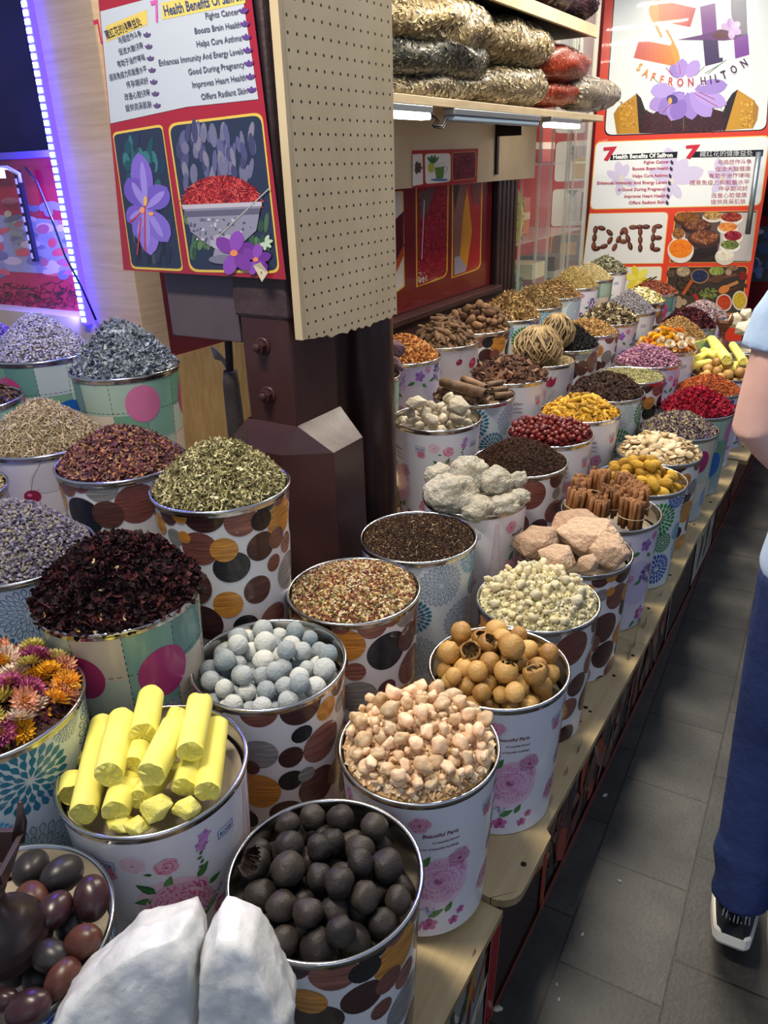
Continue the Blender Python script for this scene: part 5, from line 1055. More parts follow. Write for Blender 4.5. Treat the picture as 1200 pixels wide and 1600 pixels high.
heap('red', 'crimson_petals', 'heap of bright crimson crumpled dried petals', 'dried petals', .070, [('curl', 1500, .016, .030, ['#9c1a34', '#b42440', '#7d1428', '#c8324c', '#8a1a2e']), ('leaf', 700, .012, .022, ['#a82038', '#6a1222', '#b83a4a'])], 1.8, '#4a0c1a', 18, .010, .9)
heap('org', 'rust_spice', 'heap of rust orange crushed spice next to the crimson petals', 'crushed spice', .058, [('chip', 4000, .004, .009, ['#a04a22', '#b85c2c', '#83381a', '#c8783e', '#6d2c14'])], 1.7, '#5a2610', 19, .004, 1.0)
heap('gbrn', 'golden_herb', 'golden brown dried herb heap beyond the yellow flower heads', 'dried herb', .088, [('leaf', 2200, .007, .014, ['#a8824a', '#8f6c3a', '#c09a60', '#7a5a30', '#b48a58'])], 1.6, '#5a4424', 20)
heap('dhi', 'dried_hibiscus', 'farthest dark red petal heap in front of the mauve and cream flowers', 'dried hibiscus', .080, [('curl', 1100, .014, .026, ['#3f1a22', '#52202a', '#2a1216', '#6a2c34'])], 1.7, '#1e0e12', 21, .008, .9)
heap('mixf', 'mauve_flowers', 'heap of mauve and cream dried flowers in front of the shop sign', 'dried flowers', .080, [('bud', 1500, .010, .018, ['#8a7480', '#6a5664', '#b8a494', '#a08a8c', '#574650']), ('leaf', 700, .010, .018, ['#c0b0a0', '#7a6470'])], 1.7, '#4a3c44', 22)
heap('chp', 'bark_pieces', 'heap of broken dark reddish brown bark pieces', 'bark', .045, [('slab', 520, .024, .055, ['#46302a', '#583a2e', '#38241e', '#70503e', '#4e3428', '#80604c']), ('chip', 300, .012, .022, ['#6a3c28', '#432519'])], 2.0, '#2a1610', 23, .014, .7, .138, .012)
heap('bla', 'black_lichen', 'tangled heap of black dried threads', 'dried lichen', .082, [('thread', 1500, .030, .055, ['#1a1718', '#252124', '#121012', '#332e2e']), ('curl', 500, .014, .024, ['#1e1a1c', '#2c282a'])], 1.5, '#0e0c0d', 24, .010, .9, .138, .012)
heap('gol', 'brown_seed', 'brown gold seed heap next to the black threads', 'dried seeds', .052, [('chip', 2600, .006, .012, ['#8f6a3c', '#7a5830', '#a88450', '#64461f', '#b89460'])], 1.8, '#4a3418', 25, .005, .9)
heap('mus', 'dried_mushrooms', 'heap of cream and black curled dried pieces', 'dried mushrooms', .066, [('curl', 900, .018, .034, ['#b0a080', '#8f7f60', '#4a3c2c', '#2e251c', '#cfc2a0', '#6a5a42'])], 1.7, '#2a2118', 26, .010, .9)
heap('lvg', 'dried_lavender', 'far cone of grey lavender in the third row', 'dried lavender', .105, [('bud', 2600, .007, .012, ['#7d7a82', '#66626c', '#94909a', '#8a8478'])], 1.3, '#4a464c', 27, .005, .7)
heap('pal', 'pale_flakes', 'heap of pale yellow dried flakes before the red brown petals', 'dried flakes', .062, [('flat', 1300, .014, .026, ['#c8bc80', '#b4a66a', '#ddd2a0', '#9c8e58', '#e4dcb4'])], 1.8, '#7a6e44', 28, .008, .7)
heap('rdb', 'red_brown_petals', 'heap of red brown dried petals at the far end beside the vanilla picture', 'dried petals', .056, [('leaf', 1300, .012, .020, ['#8a4634', '#74382a', '#a05c44', '#5f2c22', '#96583e'])], 1.9, '#4a241a', 29, .008, .9)
heap('red4', 'reddish_chips', 'heap of reddish gold chips right of the pipe', 'dried chips', .075, [('chip', 2600, .007, .014, ['#a8682c', '#8a4a20', '#c08a4c', '#70361a', '#b87a3a', '#d0a064'])], 1.7, '#5a2e14', 30, .006, 1.0)
heap('yba', 'shredded_bark', 'heap of shredded yellow brown bark strips in the back row', 'shredded bark', .100, [('strip', 1700, .020, .042, ['#a08050', '#86683c', '#b89868', '#6a4e2c', '#c8ac7c']), ('leaf', 500, .014, .024, ['#8a6a42', '#6d5030'])], 1.5, '#4f3a1e', 31, .010, .9)
heap('yb2', 'shredded_bark', 'heap of finer shredded bark just beyond the bark strips', 'shredded bark', .090, [('strip', 1700, .014, .030, ['#9c8256', '#846a42', '#b49a6a', '#6d5432'])], 1.5, '#4a381e', 32, .010, .9)
heap('brn', 'brown_leaves', 'heap of small brown leaves in the back row', 'dried leaves', .078, [('leaf', 1700, .010, .018, ['#84643c', '#9a7a4c', '#6d5030', '#b08e5e'])], 1.6, '#4a3820', 33, .007, .9)
heap('yel', 'straw_stalks', 'heap of straw yellow dried stalks in the back row', 'dried stalks', .100, [('needle', 2600, .014, .026, ['#b8a064', '#a08848', '#ccb680', '#8a7440'])], 1.5, '#6a5a30', 34, .007, .8)
heap('pl2', 'pale_flowers', 'heap of pale straw coloured flowers near the end of the back row', 'dried flowers', .085, [('needle', 2000, .012, .022, ['#ccbc8c', '#b8a674', '#dccea4', '#a0905f'])], 1.5, '#7d6f48', 35, .007, .8)
heap('gr2', 'grey_green_leaves', 'heap of grey green leaves at the very end of the back row', 'dried leaves', .080, [('curl', 900, .014, .028, ['#7d7a60', '#686650', '#94907a', '#565440', '#a8a488'])], 1.5, '#3e3c2c', 36, .010, .9)
# ------------------------------------------------------------------ single pieces: fruit, stones, sticks
def ico(sub):
    bm = bmesh.new(); bmesh.ops.create_icosphere(bm, subdivisions=sub, radius=1.0); V = [v.co.copy() for v in bm.verts]; F = [tuple(v.index for v in f.verts) for f in bm.faces]; bm.free(); return V, F
ICO = {k: ico(k) for k in (1, 2, 3, 4)}
def mesh_of(name, V, F, m, smooth=True):
    me = bpy.data.meshes.new(name); me.from_pydata([tuple(v) for v in V], [], F); me.polygons.foreach_set('use_smooth', [smooth] * len(F))
    for q in (m if isinstance(m, list) else [m]): me.materials.append(q)
    me.update(); return me
def nz(v, f, s): return noise.noise(Vector((v.x * f + s * 7.3, v.y * f - s * 3.1, v.z * f + s * 1.7)))
def lump(name, m, seed, sub=3, amp=.2, f=1.4, amp2=.05, f2=4.5, sc=(1, 1, 1), ribs=0, rib=.0, dents=0, smooth=True, nip=0.0):
    R_ = random.Random(seed); V, F = ICO[sub]; D = [Vector((R_.gauss(0, 1), R_.gauss(0, 1), R_.gauss(0, 1))).normalized() for _ in range(dents)]; o = []
    for v in V:
        k = 1 + amp * nz(v, f, seed) + amp2 * nz(v, f2, seed + 5)
        if ribs: k += rib * cos(ribs * atan2(v.y, v.x)) * (1 - v.z * v.z)
        for d in D: k -= .16 * math.exp(-((v - d).length_squared) / .09)
        if nip: k += nip * math.exp(-((v - Vector((0, 0, 1))).length_squared) / .02)
        o.append((v.x * k * sc[0], v.y * k * sc[1], v.z * k * sc[2]))
    return mesh_of(name, o, F, m, smooth)
def rock(name, m, seed, n=16, sc=(1, 1, 1), rough=.05, bev=.10, sub=2, smooth=True):
    """a broken rock: hull of random points with worn edges and rough faces, about 1 in radius"""
    R_ = random.Random(seed); bm = bmesh.new()
    for k in range(n):
        zc = 1 - 2 * (k + .5) / n; al = k * 2.4 + R_.uniform(-.4, .4); q = sqrt(1 - zc * zc); r = R_.uniform(.86, 1.12); bm.verts.new((q * cos(al) * r, q * sin(al) * r, zc * r))
    r = bmesh.ops.convex_hull(bm, input=bm.verts); bmesh.ops.delete(bm, geom=[g for g in r['geom_interior'] if isinstance(g, bmesh.types.BMVert)], context='VERTS')
    bmesh.ops.triangulate(bm, faces=bm.faces)
    for _ in range(3 if sub > 1 else 2): bmesh.ops.subdivide_edges(bm, edges=[e for e in bm.edges if e.calc_length() > .15], cuts=1, use_grid_fill=True); bmesh.ops.triangulate(bm, faces=bm.faces)
    for _ in range(1): bmesh.ops.smooth_vert(bm, verts=bm.verts, factor=.5, use_axis_x=True, use_axis_y=True, use_axis_z=True)
    for v in bm.verts: v.co *= 1.08 + rough * nz(v.co, 2.6, seed) + rough * .7 * nz(v.co, 8, seed + 3); v.co = Vector((v.co.x * sc[0], v.co.y * sc[1], v.co.z * sc[2]))
    me = bpy.data.meshes.new(name); bm.to_mesh(me); bm.free(); me.materials.append(m); me.polygons.foreach_set('use_smooth', [smooth] * len(me.polygons)); me.update(); return me
def burst(name, m_skin, m_in, seed, open_=.55):
    """a burst dried lime: shell with a jagged hole and dark dry flesh inside"""
    V, F = ICO[3]; R_ = random.Random(seed); keep = []
    for f in F:
        c = (V[f[0]] + V[f[1]] + V[f[2]]) / 3
        if c.z < open_ + .22 * nz(c, 3.5, seed): keep.append(f)
    out = [v * (1 + .06 * nz(v, 1.5, seed) + .03 * cos(9 * atan2(v.y, v.x)) * (1 - v.z * v.z)) for v in V]; inn = [v * .86 for v in out]; n = len(V)
    E = {}
    for f in keep:
        for a, b in ((f[0], f[1]), (f[1], f[2]), (f[2], f[0])): E[(a, b)] = 1
    rim = [(a, b, n + b, n + a)[::-1] for (a, b) in E if (b, a) not in E]
    FF = list(keep) + [(f[0] + n, f[2] + n, f[1] + n) for f in keep] + rim; mi = [0] * len(keep) + [1] * len(keep) + [0] * len(rim); VV = out + inn
    for k in range(7):
        a = 6.28 * k / 7; r = .5; b0 = len(VV); VV += [Vector((r * cos(a - .3), r * sin(a - .3), -.4)), Vector((r * cos(a + .3), r * sin(a + .3), -.4)), Vector((.25 * cos(a), .25 * sin(a), .55 + .2 * R_.random()))]; FF.append((b0, b0 + 1, b0 + 2)); mi.append(1)
    me = mesh_of(name, VV, FF, [m_skin, m_in]); me.polygons.foreach_set('material_index', mi); return me
def bent_root(name, m, seed, ln=4.0, r=.5, bend=.6, n=8, knob=.25, k=7):
    R_ = random.Random(seed); b = MB(); p = []; a, c = R_.uniform(-bend, bend), R_.uniform(-bend, bend)
    for i in range(n + 1): t = i / n - .5; p.append((t * ln, a * ln * (t * t) + .12 * R_.uniform(-1, 1) * bend, c * ln * t * abs(t) * .8))
    rr = [r * (.55 + .45 * sin(pi * min(1, max(0, i / n * .9 + .06)))) * R_.uniform(1 - knob, 1 + knob) for i in range(n + 1)]; rr[0] *= .6; rr[-1] *= .5
    b.tube(p, rr, k); return mesh_of(name, b.v, b.f, m)
def scroll(ln, r, turns, thick, n=22, wob=.0, seed=0):
    """a rolled piece of bark along x"""
    R_ = random.Random(seed); V, F = [], []; S = [2 * pi * turns * i / n for i in range(n + 1)]; X = [-.5, -.17, .17, .5]
    for xx in X:
        for side in (0, 1):
            for i, a in enumerate(S): q = r * (1 - .42 * i / n) - side * thick + wob * r * R_.uniform(-1, 1); V.append((xx * ln, q * cos(a), q * sin(a)))
    m = n + 1
    for j in range(3):
        for i in range(n):
            a = j * 2 * m + i; b = (j + 1) * 2 * m + i; F += [(a, b, b + 1, a + 1), (a + m, a + m + 1, b + m + 1, b + m)]
    for i in range(n): F += [(i, i + 1, m + i + 1, m + i), (6 * m + i, 7 * m + i, 7 * m + i + 1, 6 * m + i + 1)]
    for j in range(3):
        for i in (0, n): a = j * 2 * m + i; b = (j + 1) * 2 * m + i; F.append((a, a + m, b + m, b))
    return V, F
def place(name, me, loc, scale, q, label, cat, group=None):
    o = bpy.data.objects.new(name, me); COL.objects.link(o); o.location = loc; o.rotation_mode = 'QUATERNION'; o.rotation_quaternion = q; o.scale = (scale, scale, scale) if not hasattr(scale, '__len__') else scale
    return tag(o, label, cat, group)
from mathutils import Quaternion, Euler
def rq(R_): return Quaternion((R_.gauss(0, 1), R_.gauss(0, 1), R_.gauss(0, 1), R_.gauss(0, 1))).normalized()
def pile(key, name, meshes, n, rmin, rmax, label, cat, group, env=None, floor=-.05, seed=1, ori='any', core=None, tries=14, tight=.93, R=.137, ball=1.0, children=None, tilt=.45):
    R -= .003; env = core or env; tries = 110 if n < 100 else max(tries, 24)
    """drop pieces one by one on the tray (or the heap below) so that each rests on its neighbours"""
    X, Y, z = BK[key]; R_ = random.Random(seed); S = []; out = []; env = env or (lambda x, y: 0)
    base = core or (lambda x, y: floor)
    for i in range(n):
        r = rmin + (rmax - rmin) * R_.random() ** 1.7; best = None
        for t in range(tries):
            a, q = R_.uniform(0, 2 * pi), sqrt(R_.random()) * (R - r * ((.25 if ball < .4 else .55) if core else 1)); x, y = q * cos(a), q * sin(a); zz_ = base(x, y) + r * (ball if core else 1)
            for (u, v, w_, s) in S:
                d2 = (x - u) ** 2 + (y - v) ** 2; k = (r + s) * tight
                if d2 < k * k: zz_ = max(zz_, w_ + sqrt(k * k - d2) * ball)
            sc_ = zz_ - env(x, y)
            if best is None or sc_ < best[0]: best = (sc_, x, y, zz_)
        _, x, y, zz_ = best; S.append((x, y, zz_, r))
        if ori == 'any': q = rq(R_)
        else:
            e_ = .004; nn = Vector((-(env(x + e_, y) - env(x - e_, y)) / (2 * e_), -(env(x, y + e_) - env(x, y - e_)) / (2 * e_), 1)) + Vector((R_.gauss(0, tilt), R_.gauss(0, tilt), 0)); q = nn.to_track_quat('Z', 'Y') @ Quaternion((0, 0, 1), R_.uniform(0, 6.28))
        m = meshes[i % len(meshes)]
        if isinstance(m, bpy.types.Object):
            o = m if not m.get('used') else copy_tree(m); m['used'] = 1; o.location = (X + x, Y + y, z + zz_); o.rotation_mode = 'QUATERNION'; o.rotation_quaternion = q; o.scale = (r, r, r); tag(o, label if isinstance(label, str) else label[i % len(meshes)], cat, group)
        else: o = place(name, m, (X + x, Y + y, z + zz_), r * R_.uniform(.95, 1.04), q, label if isinstance(label, str) else label[i % len(meshes)], cat, group)
        out.append(o)
    return out
def px_of(p):
    d = Vector(p) - Vector((0, 0, CAM_H)); w = d.dot(FW); return 600 + FPX * d.dot(RT) / w, 800 - FPX * d.dot(UP) / w
def nearest(objs, x, y):
    d = lambda o: (px_of(o.location)[0] - x) ** 2 + (px_of(o.location)[1] - y) ** 2
    c = [o for o in objs if d(o) < 32 ** 2]; return max(c, key=lambda o: o.location.z) if c else min(objs, key=d)
def swap(o, me, label, q=None):
    o.data = me; tag(o, label); o['group'] = ''; del o['group']
    if q is not None: o.rotation_quaternion = q

# dried limes
M_BL = mat_noise('black_lime_skin', '#242020', '#37302c', 1.2, .5, b=.15, bd=.05, rnd=True, spec=.4, c3='#37302b')
M_BLIN = mat_noise('black_lime_flesh', '#0f0b0a', '#3a2216', 2, .8)
bl = [lump('dried_lime', M_BL, s, 3, .14, 1.3, .03, 4, (1, 1, .93), 10 if s % 2 else 0, .022, (s + 1) % 3, nip=.07) for s in range(6)]
P_ = pile('blk', 'dried_lime', bl, 70, .0195, .0265, 'whole black dried lime in the near bucket of black limes', 'dried lime', 'black dried limes', dome(.012, 2, edge=-.006), -.090, 2)
swap(nearest(P_, 385, 1335), burst('dried_lime_burst', M_BL, M_BLIN, 5, .35), 'burst black dried lime showing torn dark flesh', Quaternion((.93, .25, -.25, .1)).normalized())
swap(nearest(P_, 490, 1262), bl[1], 'large black dried lime topmost at the back of its bucket')
M_YL = mat_noise('ochre_lime_skin', '#be8d48', '#9a6b34', 1.1, .38, b=.2, bd=.04, rnd=True, c3='#c8a05e')
M_YLIN = mat_noise('ochre_lime_flesh', '#2a1a10', '#b89660', 2.2, .7)
yl = [lump('dried_lime', M_YL, 30 + s, 3, .07, 1.3, .025, 5, (1, 1, .96), 9 if s % 3 else 0,    .055 if s % 2 else .03, 1 if s == 3 else 0, nip=.07) for s in range(6)]
P_ = pile('ylm', 'dried_lime', yl, 70, .0185, .0260, 'whole ochre dried lime in the nearest bucket of ochre limes', 'dried lime', 'ochre dried limes near', dome(.05, 1.8, edge=-.012), -.068, 3)
yb = [burst('dried_lime_burst', M_YL, M_YLIN, 60 + k, (.5, .66, .74)[k]) for k in range(3)]
used = []
for k, (x, y, w) in enumerate(((718, 1035, 'left side of its heap'), (757, 1018, 'middle of its heap above the burst ones'), (782, 1040, 'middle of its heap with a white inside'), (806, 1058, 'right side of its heap with cracked star opening'), (822, 1036, 'right side of its heap, its skin in strips'), (763, 975, 'very top of its heap'))):
    o = nearest([q for q in P_ if q not in used], x, y); used.append(o); swap(o, yb[k % 3], 'burst ochre lime, dark inside, at the ' + w, Euler((radians(35 - k * 4), radians(-15 + k * 9), radians(40 + 60 * k))).to_quaternion())
pile('ylf', 'dried_lime', yl, 40, .020, .027, 'ochre dried lime in the farthest bucket of ochre limes near the person', 'dried lime', 'ochre dried limes far', dome(.06, 1.5, edge=-.02), -.05, 4)
# clay balls
M_CB = mat_noise('blue_clay', '#b4b9b8', '#93a5b2', .9, .85, b=.3, bd=.05, rnd=True, c3='#c0c0ba')
pile('blu', 'clay_ball', [lump('clay_ball', M_CB, 80 + s, 3, .07, 1.2, .03, 4) for s in range(5)], 66, .0175, .0215, 'pale blue grey chalky clay ball in the dotted bucket', 'clay ball', 'pale blue clay balls', dome(.012, 2, edge=-.004), -.060, 5)
# frankincense and gum
M_FR = mat_noise('frankincense', '#dcae78', '#f0dab4', .8, .36, b=.2, bd=.05, rnd=True, c3='#e6c2a0', sss=.2)
fr = [rock('frankincense_tear', M_FR, 90 + s, 10, (1, .8, .72), .12, .1, 1) for s in range(8)] + [lump('frankincense_tear', M_FR, 100 + s, 3, .30, 1.3, .06, 3.6, (1, .78 + .05 * (s % 4), .74)) for s in range(9)]
heap('frk', 'frankincense_crumbs', 'small peach frankincense crumbs lying between the larger tears', 'frankincense crumbs', .040, [('chip', 1500, .008, .016, ['#d8b48a', '#e4cba8', '#c8a678', '#ead4b4'])], 1.8, '#b08c60', 50, .006, 1.0, .136)
pile('frk', 'frankincense_tear', fr, 200, .0075, .0190, 'peach coloured rounded frankincense tear in the rose bucket', 'frankincense', 'frankincense tears', dome(.085, 1.8), 0, 6, 'any', dome(.036, 1.8, seed=50), 10, .86, .137, .8)
M_GU = mat_noise('pale_gum', '#dfd4ac', '#ece6cf', .9, .5, b=.35, bd=.06, rnd=True, c3='#d6c79c', sss=.25)
gu = [rock('gum_piece', M_GU, 115 + s, 8, (1, .75, .6), .22, .1, 1) for s in range(12)] + [lump('gum_piece', M_GU, 130 + s, 2, .55, 2.3, .25, 4.5, (1, .78, .68)) for s in range(9)]
heap('res', 'gum_crumbs', 'small pale yellow gum crumbs filling the heap', 'gum crumbs', .058, [('chip', 2600, .006, .012, ['#dcd2a6', '#ece4c6', '#c8bc88', '#e4dcb8'])], 1.6, '#a89c6a', 51, .005, 1.0, .138)
pile('res', 'gum_piece', gu, 250, .0050, .0165, 'pale yellow lump of gum resin on the dotted bucket heap', 'gum resin', 'pale gum pieces', dome(.085, 1.6), 0, 7, 'any', dome(.055, 1.6, seed=51), 8, .84, .138, .75)
# turmeric, slices, hips, rosebuds
M_TU = mat_noise('turmeric_skin', '#c8951f', '#9c6c14', 1.6, .6, b=.45, bd=.05, rnd=True, c3='#d8ac3a')
pile('tur', 'turmeric_root', [lump('turmeric_root', M_TU, 160 + s, 3, .14, 1.2, .03, 5, (1.35, .9, .9), 0) for s in range(6)], 112, .0130, .0195, 'plump round yellow turmeric root in the chrysanthemum bucket', 'turmeric', 'round turmeric roots', dome(.075, 1.5, edge=-.02), -.05, 8, 'flat', tight=.95)
pile('tfi', 'turmeric_finger', [bent_root('turmeric_finger', M_TU, 170 + s, 4.6, 1.0, .22, 8, .2, 8) for s in range(7)], 110, .0068, .0098, 'slender yellow turmeric finger in the second row', 'turmeric', 'turmeric fingers', dome(.070, 1.6), 0, 9, 'flat', dome(.040, 1.7, edge=-.02), 10, 1.25, .125, .7, tilt=.25)
heap('tfi', 'turmeric_crumbs', 'yellow turmeric crumbs under the fingers', 'turmeric crumbs', .038, [('slab', 700, .015, .03, ['#b8861c', '#c8982a', '#9a6c14'])], 1.7, '#7a5510', 52, .004)
M_SL = mat_noise('root_slice', '#cdb48c', '#b89a70', 1, .65, b=.2, bd=.05, rnd=True, c3='#dcc8a4')
heap('bean', 'slice_crumbs', 'beige crumbs between the flat root slices', 'crumbs', .040, [('slab', 900, .014, .026, ['#c4a97e', '#d4bd96', '#a88c62'])], 1.8, '#7a6444', 53, .005)
pile('bean', 'root_slice', [lump('root_slice', M_SL, 190 + s, 2, .2, 1.2, .05, 3, (1.3, .85, .34)) for s in range(6)], 130, .011, .018, 'flat beige dried root slice near the stall edge', 'root slice', 'beige root slices', dome(.048, 1.8), 0, 10, 'flat', dome(.036, 1.8, seed=53), 9, .85, .132, .42)
M_HP = mat_noise('red_hip', '#6d1c1c', '#8f2e22', 1, .22, b=.2, bd=.05, rnd=True, c3='#4a1216')
heap('plm', 'hip_pieces', 'dark red skins between the shiny dried hips', 'hip pieces', .028, [('leaf', 700, .012, .02, ['#5a1618', '#7a2420', '#43100f'])], 1.9, '#2c0a0a', 54, .005)
pile('plm', 'dried_hip', [lump('dried_hip', M_HP, 210 + s, 2, .16, 1.4, .06, 4, (1.1, .95, .9), 0, 0, 1) for s in range(6)], 150, .0085, .0125, 'shiny dark red dried hip in the second row', 'dried hip', 'red dried hips', dome(.038, 1.9), 0, 11, 'any', dome(.024, 1.9, seed=54), 9, .9, .135, .8)
M_RB = mat_noise('rosebud', '#8f5a74', '#b98a9c', 1, .7, rnd=True, c3='#6a3a5c')
heap('ros', 'rosebud_petals', 'loose mauve petals between the rosebuds', 'rosebud petals', .062, [('bud', 900, .010, .016, ['#8f5a74', '#a8788c', '#6d3f5a', '#c8a0a8']), ('leaf', 400, .01, .016, ['#7a4a66', '#9c6c80'])], 1.7, '#4a2c3c', 55, .005)
pile('ros', 'rosebud', [lump('rosebud', M_RB, 230 + s, 2, .1, 1.5, .08, 4, (.85, .85, 1.25), 5, .06) for s in range(5)], 170, .0065, .0095, 'small mauve dried rosebud in the second row', 'rosebud', 'mauve rosebuds', dome(.075, 1.7), 0, 12, 'any', dome(.060, 1.7, seed=55), 8, .9, .135, .8)

# rocks laid where the photograph shows them
def rocks(key, m, label_cat, lst, name, cat, group=None, seed=300, rough=.05, n=16, flat=.85, bev=.10, lumpy=False):
    X, Y, z = BK[key]
    for i, (x, y, dz, wpx, asp, lab) in enumerate(lst):
        p = at(x, y, Z=z + dz); d = (p - Vector((0, 0, CAM_H))).dot(FW); r = wpx / 2 / FPX * d; R_ = random.Random(seed + i)
        me = lump(name, m, seed + i, 4, .30, 1.5, .14, 4.5, (1, .9, asp)) if lumpy else rock(name, m, seed + i, n, (1, .85, asp), rough, bev)
        place(name, me, p, r, Euler((R_.uniform(-.25, .25), R_.uniform(-.25, .25), YAW + R_.uniform(-.5, .5))).to_quaternion(), lab, cat, group)
M_SA = mat_noise('pink_salt', '#c2967a', '#d6b89c', 1.3, .38, b=.6, bd=.07, sss=.2, rnd=True, c3='#d6b698')
rocks('slt', M_SA, None, [(922, 840, .030, 108, .62, 'broad pink salt rock lying topmost in the middle'), (902, 822, .03, 96, .62, 'pink salt rock at the back of the salt bucket'), (843, 848, .025, 78, .75, 'pink salt rock leaning over the left rim'), (872, 874, .030, 64, .72, 'smooth pale salt rock at the front of the salt bucket'), (918, 880, .028, 36, .85, 'smallest orange pink salt chunk at the front'), (957, 862, .034, 66, .95, 'whitish salt rock leaning on the right rim')], 'salt_rock', 'salt rock', None, 320, .035, 13)
M_WR = mat_noise('chalk_rock', '#cfcabb', '#b8ad95', 1.5, .9, b=.6, bd=.08)
rocks('wrk', M_WR, None, [(703, 772, .035, 82, .80, 'big white lumpy rock at the front left of its bucket'), (690, 745, .045, 52, .75, 'yellowish white rough rock at the back left of its bucket'), (733, 742, .06, 62, .95, 'whitest rough rock standing highest in its bucket'), (752, 748, .055, 40, .8, 'small rough white rock right behind the highest one'), (774, 752, .05, 54, .80, 'rough white rock at the back right of its bucket'), (809, 750, .04, 30, .8, 'small white rock at the far right of its bucket'), (813, 776, .02, 32, .7, 'small crumbly white rock on the right rim'), (788, 788, .015, 50, .62, 'long crumbly white rock at the front right'), (745, 793, .012, 56, .62, 'low crumbly white rock at the front rim')], 'white_rock', 'rock', None, 340, .1, 16, lumpy=True)
M_AL = mat_noise('alum', '#b8ab94', '#cabfa8', 1.2, .6, b=.3, bd=.05, rnd=True, sss=.15)
rocks('alu', M_AL, None, [(714, 634, .075, 42, .8, 'largest rounded alum lump at the top of its heap'), (651, 628, .06, 34, .55, 'long alum block tilted at the back left of its heap')], 'alum_lump', 'alum', None, 360, .05, 12)
pile('alu', 'alum_lump', [rock('alum_lump', M_AL, 370 + k, 10, (1, .8, .75), .03, .08, 1) for k in range(6)], 50, .016, .030, 'grey white broken alum lump in the roses bucket by the pipe', 'alum', 'alum lumps', dome(.045, 1.6), -.035, 13, tight=.85)
M_CR = mat('white_crystal', '#d9dedf', .32, sss=.45, trans=.18, ior=1.35, coat=.35)
def _cryst():
    m = M_CR; bsdf(m).inputs['Subsurface Scale'].default_value = .03; bsdf(m).inputs['Subsurface Radius'].default_value = (1, 1, 1); bsdf(m).inputs['Coat Roughness'].default_value = .2; tc = N(m, 'ShaderNodeTexCoord')
    v2 = N(m, 'ShaderNodeTexVoronoi'); v2.inputs['Scale'].default_value = 26; v2.feature = 'SMOOTH_F1'; mp = N(m, 'ShaderNodeMapping'); mp.inputs['Scale'].default_value = (1.6, .5, 1); mp.inputs['Rotation'].default_value = (0, 0, .6); L(m, tc.outputs['Object'], mp.inputs['Vector']); L(m, mp.outputs[0], v2.inputs['Vector'])
    f = mixrgb(m, .55, v2.outputs['Distance'], noise_tex(m, 24, 7, rough=.65)); bump(m, f, .5, .012)
    c = ramp(m, noise_tex(m, 13, 6, rough=.6), [(.36, (.64, .645, .63)), (.5, (.78, .785, .77)), (.64, (.93, .93, .92))]); L(m, c, bsdf(m).inputs['Base Color'])
_cryst()
def slab(name, m, key, outline, dz, lab, seed, thick=.085):
    """a thick broken slab standing in its bucket: outline seen from the lane, rough broken faces"""
    X, Y, z = BK[key]; c = Vector((X, Y, z + dz)); u = Vector((cos(YAW), sin(YAW), 0)); n = Vector((-sin(YAW), cos(YAW), 0)) * .92 + Vector((0, 0, -.30)); n.normalize(); w = n.cross(u) * -1; w.normalize()
    if w.z < 0: w = -w
    P = []
    for (x, y) in outline:
        d = ray_px(x, y); k = (c - Vector((0, 0, CAM_H))).dot(n) / d.dot(n); q = Vector((0, 0, CAM_H)) + d * k - c; P.append((q.dot(u), q.dot(w)))
    R_ = random.Random(seed); bm = bmesh.new(); gx = sum(p[0] for p in P) / len(P); gy = sum(p[1] for p in P) / len(P)
    for (a, b) in P:
        for t, k in ((-.5, .90), (-.1, 1.0), (.35, .95), (.6, .74)): bm.verts.new((gx + (a - gx) * k * R_.uniform(.97, 1.02), gy + (b - gy) * k * R_.uniform(.97, 1.02), t * thick * R_.uniform(.85, 1.15)))
    r = bmesh.ops.convex_hull(bm, input=bm.verts); bmesh.ops.delete(bm, geom=[g for g in r['geom_interior'] if isinstance(g, bmesh.types.BMVert)], context='VERTS')
    bmesh.ops.triangulate(bm, faces=bm.faces)
    for _ in range(4): bmesh.ops.subdivide_edges(bm, edges=[e for e in bm.edges if e.calc_length() > .012], cuts=1, use_grid_fill=True); bmesh.ops.triangulate(bm, faces=bm.faces)
    bm.normal_update()
    for v in bm.verts: v.co += v.normal * (.0028 * (1 - 2 * abs(nz(v.co, 22, seed + 9))) + .003 * nz(v.co, 16, seed) + .003 * abs(nz(v.co, 50, seed + 2)) + .0015 * nz(v.co, 120, seed))
    me = bpy.data.meshes.new(name); bm.to_mesh(me); bm.free(); me.materials.append(m); me.polygons.foreach_set('use_smooth', [True] * len(me.polygons)); me.update()
    o = bpy.data.objects.new(name, me); COL.objects.link(o); o.matrix_world = Matrix(((u.x, w.x, n.x, c.x), (u.y, w.y, n.y, c.y), (u.z, w.z, n.z, c.z), (0, 0, 0, 1))); return tag(o, lab, 'crystal')
slab('white_crystal', M_CR, 'cry', [(60, 1640), (92, 1580), (118, 1536), (160, 1494), (215, 1450), (262, 1432), (302, 1422), (316, 1450), (318, 1560), (316, 1700), (180, 1740), (80, 1710)], .0, 'huge white translucent crystal at the lower left corner', 404)
slab('white_crystal', M_CR, 'cry', [(322, 1470), (346, 1418), (372, 1424), (398, 1442), (424, 1492), (446, 1545), (458, 1562), (452, 1640), (440, 1700), (330, 1720), (319, 1600)], .0, 'smaller white translucent crystal right of the huge one', 405)
M_PR = mat_noise('purple_rock', '#5a4048', '#6f5058', 1.4, .8, b=.4, bd=.06)
rocks('pip', M_PR, None, [(618, 545, .07, 34, .9, 'dusty purple rock highest beside the pipe'), (612, 572, .0, 38, .8, 'dark purple rock low beside the pipe')], 'purple_rock', 'rock', None, 430, .08, 12)
